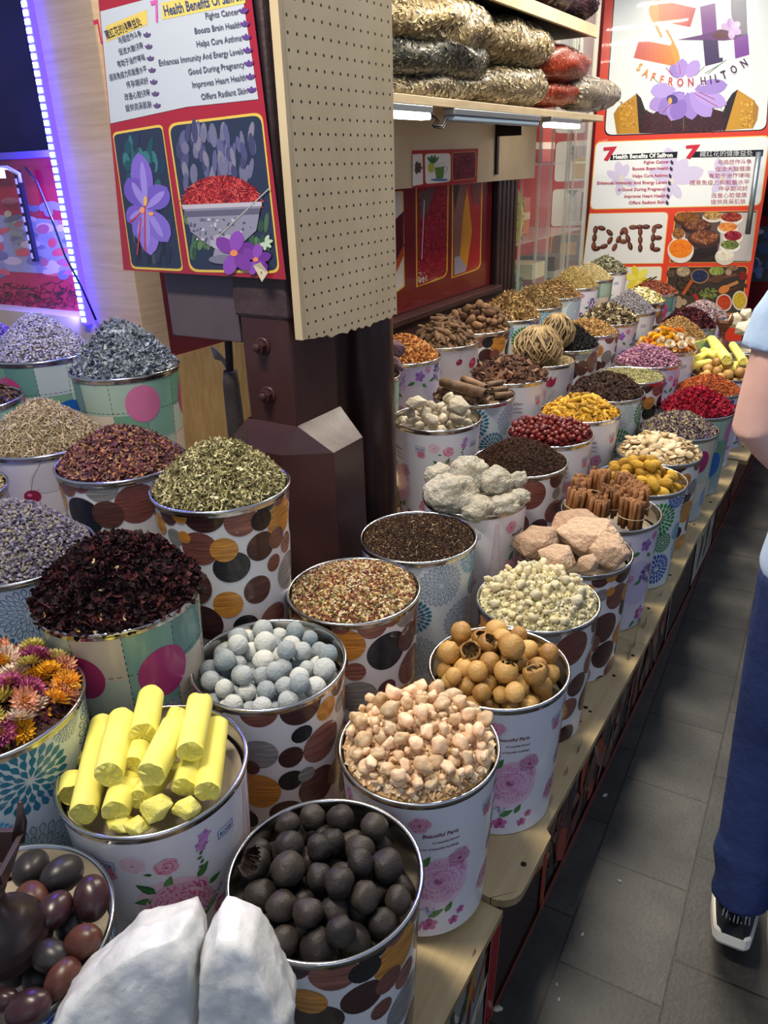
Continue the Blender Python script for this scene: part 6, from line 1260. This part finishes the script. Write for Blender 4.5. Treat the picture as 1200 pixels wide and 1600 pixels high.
M_WF = mat_noise('cream_stone', '#d8cfb8', '#c9bda2', 1.4, .6, b=.3, bd=.05, sss=.2)
rocks('whf', M_WF, None, [(1149, 500, .06, 24, 1.1, 'far cream stone standing beside the wooden burner'), (1166, 492, .09, 22, .9, 'far cream stone topmost by the shop sign'), (1162, 513, .04, 30, .8, 'far cream stone lowest beside the person'), (1178, 504, .05, 26, .9, 'far cream stone behind the arm of the person')], 'cream_stone', 'stone', None, 440, .06, 12)
# dark polished nuts
nut_c = dict(k=mat_noise('black_nut', '#262224', '#353030', .8, .36, spec=.4), r=mat_noise('red_nut', '#40241d', '#5a3428', .8, .36, spec=.4), p=mat_noise('purple_nut', '#2c1a1e', '#40262a', .8, .28, spec=.45))
for i, (x, y, dz, w, c, lab) in enumerate(((48, 1357, .02, 62, 'k', 'dull dark nut at the back beside the burner'), (97, 1366, .025, 66, 'k', 'round grey black nut at the back of its bucket'), (143, 1403, .035, 64, 'p', 'glossy purple nut leaning on the right rim'), (48, 1408, .03, 62, 'r', 'reddish brown nut beside the burner'), (84, 1424, .035, 62, 'p', 'glossy dark red nut in the middle of its bucket'), (108, 1444, .005, 50, 'k', 'half hidden black nut under the glossy ones'), (129, 1471, .03, 58, 'r', 'brownish red nut along the right rim'), (78, 1494, .025, 60, 'k', 'bluish black nut below the middle of its bucket'), (99, 1528, .02, 58, 'r', 'dull brown nut near the front rim'), (43, 1576, .02, 66, 'p', 'glossy purple brown nut at the front rim'), (5, 1562, .02, 44, 'p', 'dark nut at the lower left corner of the photo'), (62, 1532, -.01, 54, 'k', 'deep lying black nut between the front nuts'), (20, 1520, -.01, 54, 'k', 'deep lying dark nut under the burner'), (120, 1500, -.012, 46, 'p', 'deep lying nut by the right rim'))):
    p = at(x, y, Z=BK['sto'][2] + dz); d = (p - Vector((0, 0, CAM_H))).dot(FW); r = w / 2 / FPX * d; R_ = random.Random(460 + i)
    place('polished_nut', lump('polished_nut', nut_c[c], 460 + i, 3, .05, 1.0, .01, 3, (1.12, .86, .8)), p, r, Euler((R_.uniform(-.5, .5), R_.uniform(-.5, .5), R_.uniform(0, 3))).to_quaternion(), lab, 'nut', None)
def burner(loc, s, label, m, rz=0.3):
    e = empty('incense_burner', loc, rz); tag(e, label, 'incense burner'); e.scale = (s, s, s)
    b = MB(); b.lathe([(.0001, 0), (.052, 0), (.054, .006), (.050, .012), (.052, .018), (.046, .024), (.048, .030), (.040, .036), (.041, .042), (.026, .05), (.015, .066), (.013, .085), (.019, .098), (.0001, .1)], 36); b.build('turned_base', m, e)
    b = MB(); q = lambda h, z: [(-h, -h, z), (h, -h, z), (h, h, z), (-h, h, z)]
    lv = [q(.016, .096), q(.024, .115), q(.038, .15), q(.040, .152), q(.033, .152), q(.018, .118)]
    b.add([v for l in lv for v in l], [(i * 4 + k, i * 4 + (k + 1) % 4, i * 4 + 4 + (k + 1) % 4, i * 4 + 4 + k) for i in range(5) for k in range(4)] + [(3, 2, 1, 0), (20, 21, 22, 23)]); b.build('cup', m, e, bevel=.001)
    for sx in (-1, 1):
        for sy in (-1, 1): b = MB(); b.tube([(sx * .030, sy * .030, .14), (sx * .037, sy * .037, .165), (sx * .040, sy * .040, .192)], [.0085, .007, .003], 4); b.build('horn', m, e)
M_BW = mat_noise('burner_wood', '#2c2020', '#3a2a26', 6, .35)
p = at(14, 1475, Z=BK['sto'][2] + .02); burner(p, 1.0, 'dark turned wooden incense burner standing among the polished nuts', M_BW, .55)
p = at(1122, 545, Z=BK['whf'][2] + .0); burner((p.x + .01, p.y, p.z), .95, 'brown wooden incense burner far away beside the cream stones', mat_noise('burner_wood_light', '#5a3426', '#6d4230', 6, .4), .2)

# sulphur sticks
M_SU = mat_noise('sulphur', '#e8dc5a', '#efe688', 5, .7, b=.25, bd=.004)
def stick(key, a, b_, r, za, zb, label, seed, name='sulphur_stick', m=None, hollow=False):
    z = BK[key][2]; A, B = at(*a, Z=z + za), at(*b_, Z=z + zb); c = (A + B) / 2; ln = (B - A).length + r * .3; ax = (B - A).normalized(); R_ = random.Random(seed); n = 22; V, F = [], []
    ends = [(-.5, 1.0), (-.47, 1.0), (0, 1.02), (.45, 1.0), (.5, .95)] if not hollow else [(-.5, 1), (.5, 1)]
    for i, (t, k) in enumerate(ends):
        for j in range(n):
            al = 2 * pi * j / n; jit = (.14 * nz(Vector((cos(al), sin(al), i)), 1.4, seed) if i in (0, len(ends) - 1) else 0); rr = r * k * (1 + .03 * nz(Vector((cos(al), sin(al), t * 3)), 2, seed)); V.append((t * ln + jit * r * 2, rr * cos(al), rr * sin(al)))
    L_ = len(ends)
    for i in range(L_ - 1):
        for j in range(n): q = (j + 1) % n; F.append((i * n + j, i * n + q, (i + 1) * n + q, (i + 1) * n + j))
    for s_, i in ((-1, 0), (1, L_ - 1)):
        b0 = len(V)
        for ring, k in enumerate((.66, .33)):
            for j in range(n): al = 2 * pi * j / n; V.append((s_ * ln * .5 + (-s_ * .5 * r if hollow else R_.uniform(-.10, .10) * r), r * k * cos(al), r * k * sin(al)))
        V.append((s_ * (ln * .5 - (.8 * r if hollow else .05 * r)), 0, 0)); i0 = i * n
        for (p_, q_) in ((i0, b0), (b0, b0 + n)):
            for j in range(n): k = (j + 1) % n; F.append((p_ + j, p_ + k, q_ + k, q_ + j) if s_ < 0 else (p_ + k, p_ + j, q_ + j, q_ + k))
        for j in range(n): k = (j + 1) % n; F.append((b0 + n + j, b0 + n + k, b0 + 2 * n) if s_ < 0 else (b0 + n + k, b0 + n + j, b0 + 2 * n))
    me = mesh_of(name, V, F, m or M_SU); me.polygons.foreach_set('use_smooth', [f < (L_ - 1) * n for f in range(len(F))])
    place(name, me, c, 1.0, ax.to_track_quat('X', 'Z'), label, 'sulphur')
W = lambda x, y: (x / 3.75, 1000 + y / 3.75)
for i, (a, b_, r, za, zb, lab) in enumerate((
    (W(600, 500), W(490, 1010), .0205, .012, .012, 'longest sulphur stick lying at the left of its tray'), (W(712, 470), W(640, 780), .0215, .047, .05, 'thick sulphur stick resting on the long left one'),
    (W(885, 335), W(840, 545), .0210, .05, .055, 'short sulphur stick at the back standing out highest'), (W(1015, 520), W(890, 780), .0215, .052, .056, 'sulphur stick lying across the middle of the pile'),
    (W(1170, 375), W(1115, 650), .0205, .062, .062, 'sulphur stick at the back right lying on others'), (W(1268, 500), W(1215, 880), .0195, .018, .018, 'long sulphur stick along the right of its tray'),
    (W(735, 830), W(680, 1000), .0205, .012, .012, 'sulphur stick at the front left beside the longest'), (W(1120, 720), W(1080, 860), .0190, .020, .020, 'short sulphur stick at the right under others'),
    (W(960, 760), W(830, 930), .0185, .005, .012, 'half buried sulphur stick in the middle'), (W(1040, 440), W(985, 560), .0175, .012, .012, 'small sulphur stick at the back behind the pile'), (W(830, 600), W(780, 730), .0175, .030, .035, 'stub of sulphur with a broken end in the middle'), (W(900, 700), W(960, 620), .019, .0, .0, 'lowest sulphur stick under the pile'))): stick('sul', a, b_, r, za, zb, lab, 500 + i)
stick('sul', W(425, 820), W(420, 900), .0185, -.008, -.008, 'hollow sulphur ring at the left rim', 520, hollow=True)
rocks('sul', mat_noise('sulphur_chunk', '#e8dc5a', '#efe688', 1.2, .75, b=.25, bd=.05), None, [(*W(920, 985), .012, 52, .8, 'angular sulphur chunk at the front of its tray'), (*W(1095, 985), .008, 50, .7, 'broad sulphur chunk at the front right'), (*W(805, 1090), -.005, 44, .6, 'flat sulphur chunk touching the front rim'), (*W(715, 1075), -.008, 44, .6, 'sulphur chunk at the front left rim'), (*W(480, 690), -.008, 30, .8, 'small sulphur chunk at the left behind the ring'), (*W(1075, 480), .02, 34, .5, 'thin sulphur chip at the back'), (*W(790, 850), .02, 26, .8, 'tiny sulphur crumb in the middle'), (*W(1025, 740), .03, 20, .7, 'tiny sulphur crumb under the crossing stick')], 'sulphur_chunk', 'sulphur', None, 530, .05, 12)
for i, (a, b_, r, z0, lab) in enumerate((((1112, 532), (1136, 562), .026, .075, 'big far sulphur stick lying on top'), ((1090, 560), (1115, 548), .019, .045, 'far sulphur stick at the left of its heap'), ((1080, 572), (1108, 566), .017, .03, 'far sulphur stick at the left front of its heap'), ((1118, 572), (1150, 575), .018, .03, 'far sulphur stick at the front'), ((1145, 540), (1162, 565), .02, .05, 'far sulphur stick at the right of its heap'), ((1100, 548), (1120, 556), .018, .06, 'far sulphur stub behind the big stick'), ((1130, 575), (1160, 568), .018, .02, 'far sulphur stick hidden by the arm'))): stick('suf', a, b_, r, z0, z0, lab, 540 + i)

# cinnamon bundles: tied sticks move together
M_CI = mat_noise('cinnamon_stick', '#8a5832', '#68421f', 60, .6, b=.3, bd=.002, rnd=True, c3='#9a6a40')
M_BAND = mat('rubber_band', '#d8c8a8', .5)
cst = []
for k in range(4):
    V, F = scroll(.085, .0062 + .0006 * k, 1.55, .0012, 18, .03, k); cst.append(mesh_of('cinnamon_stick', [(y, z, x) for x, y, z in V], F, M_CI))
X, Y, z = BK['cin']
places = ['front left', 'front middle', 'front right', 'left edge', 'centre', 'right edge', 'back left', 'back middle', 'back right']
for i, (x, y, dz, nst) in enumerate(((898, 790, .035, 17), (930, 800, .028, 18), (985, 805, .030, 19), (910, 768, .05, 16), (950, 778, .05, 17), (1000, 785, .042, 17), (932, 758, .055, 15), (965, 762, .055, 16), (985, 770, .05, 15))):
    p = at(x, y, Z=z + dz); R_ = random.Random(600 + i); e = empty('cinnamon_bundle', (p.x, p.y, z - .03)); tag(e, 'bundle of cinnamon sticks tied with a band at the %s of its bucket' % places[i], 'cinnamon bundle', 'cinnamon bundles'); e.rotation_euler = (R_.uniform(-.15, .15), R_.uniform(-.15, .15), R_.uniform(0, 6))
    for j in range(nst):
        r = .0066 * sqrt(j) * 1.15; a = j * 2.4; o = bpy.data.objects.new('cinnamon_stick', cst[j % 4]); link(o, e); o.location = (r * cos(a), r * sin(a), .0425 + dz * .8 + R_.uniform(-.006, .006)); o.rotation_euler = (R_.uniform(-.06, .06), R_.uniform(-.06, .06), R_.uniform(0, 6))
    b = MB(); rr = .0066 * sqrt(nst) * 1.15 + .005; b.lathe([(rr + .0008, -.0012), (rr + .0016, 0), (rr + .0008, .0012), (rr, 0)], 24, closed=True); b.build('rubber_band', M_BAND, e, (0, 0, .045 + dz * .5))
# rolled bark
M_BK = mat_noise('cassia_bark', '#8a6f56', '#5f4634', 40, .75, b=.4, bd=.003, rnd=True)
V3 = lambda x, y: (600 + x / 4, 560 + y / 4)
for i, (a, b_, r, z0, t, lab) in enumerate(((V3(365, 150), V3(640, 225), .0195, .055, 1.3, 'long thick bark roll lying on top of its bucket'), (V3(495, 130), V3(640, 190), .016, .05, 1.2, 'second bark roll behind the thick one'), (V3(345, 200), V3(590, 262), .015, .022, 1.2, 'thin bark roll at the front left'), (V3(690, 235), V3(800, 228), .014, .018, 1.1, 'short bark roll with an open end at the right'), (V3(640, 170), V3(740, 150), .013, .045, .9, 'open bark piece at the back'), (V3(680, 200), V3(770, 190), .012, .035, .8, 'flat bark piece at the back right'), (V3(560, 240), V3(700, 260), .014, .002, 1.0, 'bark roll low at the front rim'), (V3(420, 190), V3(560, 180), .014, .02, 1.1, 'bark roll hidden under the thick one'))):
    A, B = at(*a, Z=BK['brk'][2] + z0), at(*b_, Z=BK['brk'][2] + z0); V, F = scroll((B - A).length, r, t, .003, 20, .03, i)
    place('bark_roll', mesh_of('bark_roll', V, F, M_BK), (A + B) / 2, 1.0, (B - A).normalized().to_track_quat('X', 'Z'), lab, 'bark roll', 'cassia bark rolls')
heap('brk', 'bark_chips', 'small bark chips filling the bucket under the bark rolls', 'bark chips', .012, [('slab', 260, .02, .045, ['#7a604a', '#5a4230', '#94785a', '#4a3424'])], 2.2, '#3a2a1e', 61, .008)
# roots and chunks of the back row
M_RT = mat_noise('brown_root', '#6d5238', '#53392a', 1.4, .8, b=.5, bd=.06, rnd=True, c3='#7d6044')
heap('roo', 'root_pieces', 'small root scraps under the thick brown roots', 'root scraps', .085, [('slab', 420, .02, .04, ['#6a4e34', '#4a3424', '#7d6044'])], 1.6, '#33241a', 62)
pile('roo', 'dried_root', [bent_root('dried_root', M_RT, 640 + s, 7, 1.0, .3, 8, .35, 7) for s in range(8)], 62, .0075, .0125, 'thick bent brown root in the cherry bucket of the back row', 'root', 'thick brown roots', dome(.11, 1.5), 0, 14, 'flat', dome(.082, 1.6, seed=62), 8, 1.1, .12, .8, tilt=.35)
M_CK = mat_noise('root_chunk', '#74523a', '#553626', 1.4, .8, b=.5, bd=.06, rnd=True, c3='#8a6848')
heap('chu', 'chunk_scraps', 'brown scraps under the knobbly root chunks', 'root scraps', .055, [('chip', 500, .012, .024, ['#6a4a32', '#4a3020', '#84603e'])], 1.6, '#33211a', 63)
pile('chu', 'root_chunk', [lump('root_chunk', M_CK, 660 + s, 2, .3, 1.6, .12, 4, (1.3, .85, .8)) for s in range(7)], 80, .012, .022, 'knobbly brown root chunk in the dotted bucket of the back row', 'root chunk', 'brown root chunks', dome(.085, 1.5), 0, 15, 'any', dome(.052, 1.6, seed=63), 8, .95, .128, .85)
M_TW = mat_noise('pale_root', '#8f7a58', '#6d5a40', 1.4, .8, b=.4, bd=.05, rnd=True)
heap('twi', 'root_scraps', 'dark scraps under the knotty roots at the left edge', 'root scraps', .03, [('strip', 500, .02, .04, ['#4a3a30', '#3a2c26', '#6a5440'])], 1.7, '#241a18', 64)
pile('twi', 'knotty_root', [bent_root('knotty_root', M_TW, 680 + s, 9, 1.0, .45, 9, .4, 6) for s in range(4)], 16, .006, .010, 'knotty forked root in the bucket at the left edge', 'root', 'knotty roots at the left', dome(.06, 1.6), 0, 16, 'flat', dome(.03, 1.7), 6, 1.1, .11, .8, tilt=.8)
# stringy root balls
M_SR = mat_noise('stringy_root', '#b8a078', '#8f7650', 6, .75, rnd=False)
def root_ball(loc, r, h, n, label, seed, lean=(0, 0)):
    R_ = random.Random(seed); b = MB(); e = empty('root_ball', loc); tag(e, label, 'root ball', 'stringy root balls')
    for i in range(n):
        a = R_.uniform(0, 6.28); f = sqrt(R_.random()); pts = []; a2 = a + R_.uniform(-.9, .9)
        for k in range(8):
            t = k / 7; rr = r * f * sin(pi * (.10 + .82 * t)) ** .7; aa = a + (a2 - a) * t + .25 * sin(6 * t + i); pts.append((rr * cos(aa) + lean[0] * t * h + R_.uniform(-.004, .004), rr * sin(aa) + lean[1] * t * h + R_.uniform(-.004, .004), h * t + R_.uniform(-.003, .003)))
        b.tube(pts, [.0014 + .0022 * sin(pi * k / 7) for k in range(8)], 4)
    b.build('root_strands', M_SR, e)
    b = MB(); b.lathe([(.0001, 0), (r * .55, .01), (r * .78, h * .4), (r * .7, h * .75), (.0001, h * .93)], 16); b.build('root_core', mat_noise('root_core', '#4a3a28', '#33261a', 12, .9), e)
X, Y, z = BK['clu']
root_ball((X - .005, Y - .02, z - .03), .105, .165, 240, 'biggest stringy root ball standing up in the cherry bucket', 700)
root_ball((X + .0, Y + .19, z + .0), .075, .15, 150, 'second stringy root ball behind the biggest one', 701)
p = at(825, 566, Z=z - .01); root_ball((p.x, p.y, z - .025), .052, .075, 110, 'small root ball at the left of the biggest one with a long trailing strand', 702, (-.3, 0))
heap('clu', 'root_crumbs', 'pale crumbs on the floor of the root ball bucket', 'crumbs', -.02, [('strip', 200, .02, .04, ['#a89068', '#7d6848'])], 2.2, '#7a6a4e', 65)
# everlasting flowers
def flower_proto(cols, ctr, seed):
    R_ = random.Random(seed); e = empty('everlasting_flower'); b = MB()
    for (r0, r1, n, z0, z1, w) in ((.30, 1.0, 17, -.1, .12, .20), (.28, .84, 15, .0, .36, .19), (.24, .62, 13, .1, .52, .17), (.18, .42, 11, .2, .56, .14)):
        o = R_.uniform(0, 1)
        for k in range(n):
            a = 2 * pi * (k + o) / n + R_.uniform(-.06, .06); c, s_ = cos(a), sin(a); q = r1 * R_.uniform(.9, 1.06); m = r0 + (q - r0) * .6; zz_ = z0 + (z1 - z0) * .55 - .05
            b.add([(r0 * c, r0 * s_, z0), (m * c - w * s_ * .6, m * s_ + w * c * .6, zz_ + .05), (q * c, q * s_, z1), (m * c + w * s_ * .6, m * s_ - w * c * .6, zz_ + .05), (m * c, m * s_, zz_ - .03)], [(0, 4, 1), (1, 4, 2), (2, 4, 3), (3, 4, 0)], shade(R_.choice(cols), R_.uniform(.85, 1.1)))
    b.build('petals', M_HERB, e)
    b = MB(); b.lathe([(.0001, .30), (.14, .27), (.24, .15), (.26, .02)], 14, hx(ctr))
    for k in range(26): a, q = R_.uniform(0, 6.28), sqrt(R_.random()) * .22; b.tube([(q * cos(a), q * sin(a), .22), (q * cos(a), q * sin(a), .34)], .03, 4, shade(ctr, R_.uniform(.7, 1.3)))
    b.build('flower_centre', M_HERB, e); return e
FL = [(['#e0a030', '#d88a24', '#e8b84a'], '#b8741c', 'orange yellow'), (['#d8c884', '#e4d89c', '#c8b870'], '#a88c34', 'cream yellow'), (['#a84a74', '#8f3a60', '#c06a8c'], '#7a4a2a', 'magenta'), (['#d89878', '#e4b08c', '#c88468'], '#a8642c', 'salmon'), (['#dcc8b0', '#e8d8c4', '#c8a898'], '#b8942c', 'pale pink white'), (['#d8a01c', '#e8b42c', '#c88a14'], '#a86a14', 'golden'), (['#c4b45a', '#d4c674', '#b0a048'], '#8f7a2c', 'yellow green')]
protos = [flower_proto(c, k, 720 + i) for i, (c, k, _) in enumerate(FL)]
heap('str', 'flower_scraps', 'loose petals and dark scraps under the bright everlasting flowers', 'petals', .018, [('leaf', 900, .012, .022, ['#8a3a54', '#c88a2c', '#5a2a3a', '#b89a5a', '#4a3230'])], 2, '#3a2418', 66)
pile('str', 'everlasting_flower', protos, 62, .024, .034, ['%s everlasting flower head in the near left bucket' % n for _, _, n in FL], 'flower', 'everlasting flowers near', dome(.030, 2.0), 0, 17, 'flat', dome(.014, 2, seed=66), 12, .80, .134, .30, tilt=.5)
FY = [(['#f0c030', '#f4cc44', '#e4ac1c'], '#d09a1c', 'golden yellow'), (['#eee6d2', '#f2ecde', '#dccdb4'], '#c0982c', 'white'), (['#d87a24', '#e08a34'], '#a85a14', 'orange')]
pr3 = [flower_proto(c, k, 740 + i) for i, (c, k, _) in enumerate(FY)]
heap('yf', 'flower_scraps', 'loose petals under the yellow and white flower heads', 'petals', .07, [('leaf', 900, .012, .022, ['#c88a2c', '#a8642c', '#d8b87a', '#8a4a2a'])], 1.6, '#5a3418', 67)
pile('yf', 'everlasting_flower', [pr3[i] for i in (0, 1, 0, 1, 2, 0)], 46, .021, .030, ['%s flower head in the second row near the golden herb' % FY[i][2] for i in (0, 1, 0, 1, 2, 0)], 'flower', 'flower heads far', dome(.09, 1.6), 0, 18, 'flat', dome(.066, 1.6, seed=67), 9, .80, .130, .35, tilt=.4)
# ------------------------------------------------------------------ the person walking away at the right edge
def remesh(name, mb, m, parent, vox, smooth=4):
    o = mb.build(name, m, parent); r = o.modifiers.new('r', 'REMESH'); r.mode = 'VOXEL'; r.voxel_size = vox; r.use_smooth_shade = True
    s = o.modifiers.new('s', 'SMOOTH'); s.iterations = smooth; s.factor = .6
    return o
def loft(mb, rings, n=20, cap=True):
    """rings: centre, half width x, half depth y, optional axis tilt"""
    vs = []
    for (c, a, b) in rings:
        for k in range(n): t = 2 * pi * k / n; vs.append((c[0] + a * cos(t), c[1] + b * sin(t), c[2]))
    m = len(rings); fs = [(i * n + k, i * n + (k + 1) % n, (i + 1) * n + (k + 1) % n, (i + 1) * n + k) for i in range(m - 1) for k in range(n)]
    fs += [list(range(n))[::-1], list(range((m - 1) * n, m * n))]; mb.add(vs, fs)
def limb(mb, pts, rad, n=14):
    P = [Vector(p) for p in pts]; Q, R_ = [], []
    for i in range(len(P) - 1):
        for k in range(4): t = k / 4; Q.append(P[i].lerp(P[i + 1], t)); R_.append(rad[i] * (1 - t) + rad[i + 1] * t)
    Q.append(P[-1]); R_.append(rad[-1]); mb.tube(Q, R_, n)
PX, PY = .112, 1.46
e = empty('person', (PX, PY, 0)); tag(e, 'person in a light blue T-shirt, navy trousers and dark trainers walking away', 'person')
M_SKIN = mat_noise('skin', '#e6bcae', '#dcab9f', 6, .5, sss=.12)
LS, LE, LW = (-.205, .02, 1.40), (-.232, -.02, 1.185), (-.115, .16, 1.0)
b = MB()
loft(b, [((0, .0, .86), .15, .10), ((0, 0, .95), .165, .11), ((0, 0, 1.05), .145, .10), ((0, 0, 1.2), .155, .105), ((0, .0, 1.34), .18, .10), ((0, 0, 1.42), .13, .075), ((0, .01, 1.46), .055, .055), ((0, .015, 1.53), .05, .052)])
loft(b, [((0, .03, 1.50), .035, .04), ((0, .035, 1.53), .055, .07), ((0, .03, 1.58), .07, .09), ((0, .02, 1.65), .077, .098), ((0, .015, 1.70), .07, .09), ((0, .01, 1.735), .04, .05)])
b.tube([(0, .115, 1.62), (0, .138, 1.597), (0, .118, 1.588)], [.008, .014, .009], 8); b.tube([(-.022, .113, 1.56), (0, .12, 1.56), (.022, .113, 1.56)], [.004, .007, .004], 8)
for sx in (-1, 1): b.tube([(sx * .076, .02, 1.60), (sx * .083, .01, 1.625), (sx * .078, .015, 1.65)], [.008, .013, .010], 8)
for sx in (-1, 1):
    m = lambda p: (p[0] * (-sx), p[1], p[2])
    limb(b, [m((-.15, 0, 1.40)), m(LS), m(LE), m(LW)], [.06, .053, .043, .029])
    w = Vector(m(LW)); d = Vector((sx * -.0 + (.03 * -sx), .07, -.05)).normalized(); side = Vector((1, 0, .1)).normalized()
    limb(b, [w, w + d * .05, w + d * .085], [.026, .036, .034]); 
    for k in range(4):
        r0 = w + d * .08 + side * (.026 - .0175 * k); L_ = (.062, .072, .068, .052)[k]; b.tube([r0 - d * .02, r0 + d * L_ * .45, r0 + d * L_ * .8 + Vector((0, 0, -.014)), r0 + d * L_ * .95 + Vector((0, -.006, -.032))], [.0095, .0088, .008, .0065], 8)
    t0 = w + d * .02; b.tube([t0, t0 + d * .035 + side * (.036 * sx), t0 + d * .07 + side * (.045 * sx)], [.012, .011, .008], 8)
HIPL, KNL, ANL = (-.085, 0, .93), (-.105, .0, .50), (-.100, -.075, .145); HIPR, KNR, ANR = (.085, 0, .93), (.06, .03, .50), (.02, -.05, .10)
for h, k, a in ((HIPL, KNL, ANL), (HIPR, KNR, ANR)):
    limb(b, [h, k, a], [.088, .055, .036]); A = Vector(a); b.tube([A + Vector((0, -.01, -.03)), A + Vector((0, .06, -.06)), A + Vector((0, .14, -.085))], [.035, .036, .022], 10)
remesh('body', b, M_SKIN, e, .0065, 3)
M_TEE = mat_noise('light_blue_cotton', '#a9c4e6', '#bcd2ee', 12, .85, b=.3, bd=.004)
b = MB()
loft(b, [((0, 0, .905), .19, .135), ((0, 0, .93), .192, .137), ((0, 0, 1.05), .176, .127), ((0, 0, 1.2), .182, .128), ((0, 0, 1.33), .20, .12), ((0, 0, 1.415), .15, .092), ((0, .008, 1.455), .075, .07)])
for sx in (-1, 1):
    m = lambda p: (p[0] * (-sx), p[1], p[2]); S_, E_ = Vector(m(LS)), Vector(m(LE)); limb(b, [m((-.10, 0, 1.385)), S_ + Vector((0, 0, -.015)), S_.lerp(E_, .45)], [.062, .066, .068])
remesh('t_shirt', b, M_TEE, e, .008, 4)
M_NAVY = mat_noise('navy_cotton', '#1f2f5c', '#27386a', 9, .8, b=.5, bd=.008)
b = MB()
loft(b, [((0, 0, .76), .17, .115), ((0, 0, .85), .178, .122), ((0, 0, .96), .172, .118)])
for (h, k, a), sx in (((HIPL, KNL, ANL), -1), ((HIPR, KNR, ANR), 1)):
    H, K, A_ = Vector(h), Vector(k), Vector(a); pts = [H + Vector((0, 0, -.02)), H.lerp(K, .5), K + Vector((0, 0, .04)), K.lerp(A_, .28), K.lerp(A_, .6), K.lerp(A_, .72), A_ + Vector((0, 0, .06)), A_ + Vector((0, -.005, .005))]
    limb(b, pts, [.105, .090, .074, .068, .064, .070, .056, .060], 18)
remesh('trousers', b, M_NAVY, e, .008, 4)
M_KNIT = mat_noise('dark_knit', '#24272c', '#3a3e44', 50, .8, sc3=(60, 60, 4), b=.3, bd=.003); M_SOLE = mat('white_sole', '#e6e4d8', .5)
for (a, rx) in ((ANL, -.16), (ANR, -.04)):
    s = empty('shoe', (a[0], a[1], a[2] - .075)); s.parent = e; s.rotation_euler = (rx, 0, .06)
    prof = lambda y: .034 + .014 * sin(pi * min(1, max(0, (y + .06) / .27))) - (.018 * max(0, (y - .15) / .06))
    ys = [-.062, -.05, -.02, .03, .08, .13, .17, .195, .205]
    b = MB(); vs = []; n = 16
    for i, y in enumerate(ys):
        hgt = [.058, .085, .098, .098, .080, .060, .048, .038, .022][i]; w_ = prof(y) * (.6 if i in (0, 8) else .93)
        for k in range(n): t = pi * k / (n - 1); vs.append((w_ * cos(t), y, .012 + hgt * sin(t)))
    b.add(vs, [(i * n + k, i * n + k + 1, (i + 1) * n + k + 1, (i + 1) * n + k) for i in range(len(ys) - 1) for k in range(n - 1)] + [list(range(n)), list(range((len(ys) - 1) * n, len(ys) * n))[::-1]], (1, 1, 1), 0, True); b.build('upper', M_KNIT, s)
    b = MB(); out = [(prof(y) * 1.0 * (.82 if i == 0 else .55 if i == 8 else 1.05), y) for i, y in enumerate(ys)]; pts = out + [(-x, y) for x, y in out[::-1]]
    b.prism(pts, -.022, .020); b.build('sole', M_SOLE, s, bevel=.012)
    b = MB()
    for k in range(8): x = -.026 + k * .0075; b.tube([(x, -.0655 + .008 * abs(k - 3.5) / 3.5, .05), (x * .9, -.058 + .008 * abs(k - 3.5) / 3.5, .085)], .0014, 5)
    b.build('heel_stripes', mat('pale_stripe', '#c8ccd0', .6), s)
    b = MB(); b.add([(.006, -.064, .102), (.028, -.058, .104), (.018, -.066, .070)], [(0, 1, 2)]); o = b.build('pull_tab', mat('white_tab', '#d8dade', .6), s); sd = o.modifiers.new('t', 'SOLIDIFY'); sd.thickness = .002
b = MB(); loft(b, [((0, .01, 1.56), .079, .085), ((0, .0, 1.62), .088, .104), ((0, .0, 1.69), .082, .10), ((0, .0, 1.735), .06, .07), ((0, 0, 1.755), .02, .025)]); remesh('hair', b, mat_noise('dark_hair', '#2a1f1a', '#3a2c24', 40, .6), e, .007, 3).location = (0, -.018, .004)
# crumbs of litter on the paving
M_LIT = mat('pale_litter', '#b8b4a4', .8)
for i, (x, y, r, lab) in enumerate(((968, 1377, .006, 'pale crumb on the paving between stall and shoe'), (777, 1577, .011, 'pale elongated scrap on the paving by the stall foot'), (945, 1243, .008, 'pale scrap on the paving below the stall front'), (910, 1460, .005, 'tiny crumb on the shaded paving'), (873, 1562, .005, 'tiny crumb on the paving near the lower edge'), (870, 1538, .004, 'smaller crumb on the paving above the lower edge one'))):
    p = at(x, y, Z=.0); place('litter_scrap', lump('litter_scrap', M_LIT, 800 + i, 1, .2, 1.4, .1, 3, (1.3, .7, .35)), (p.x, p.y, r * .2), r, Quaternion((1, 0, 0, .3 * i)).normalized(), lab, 'litter')
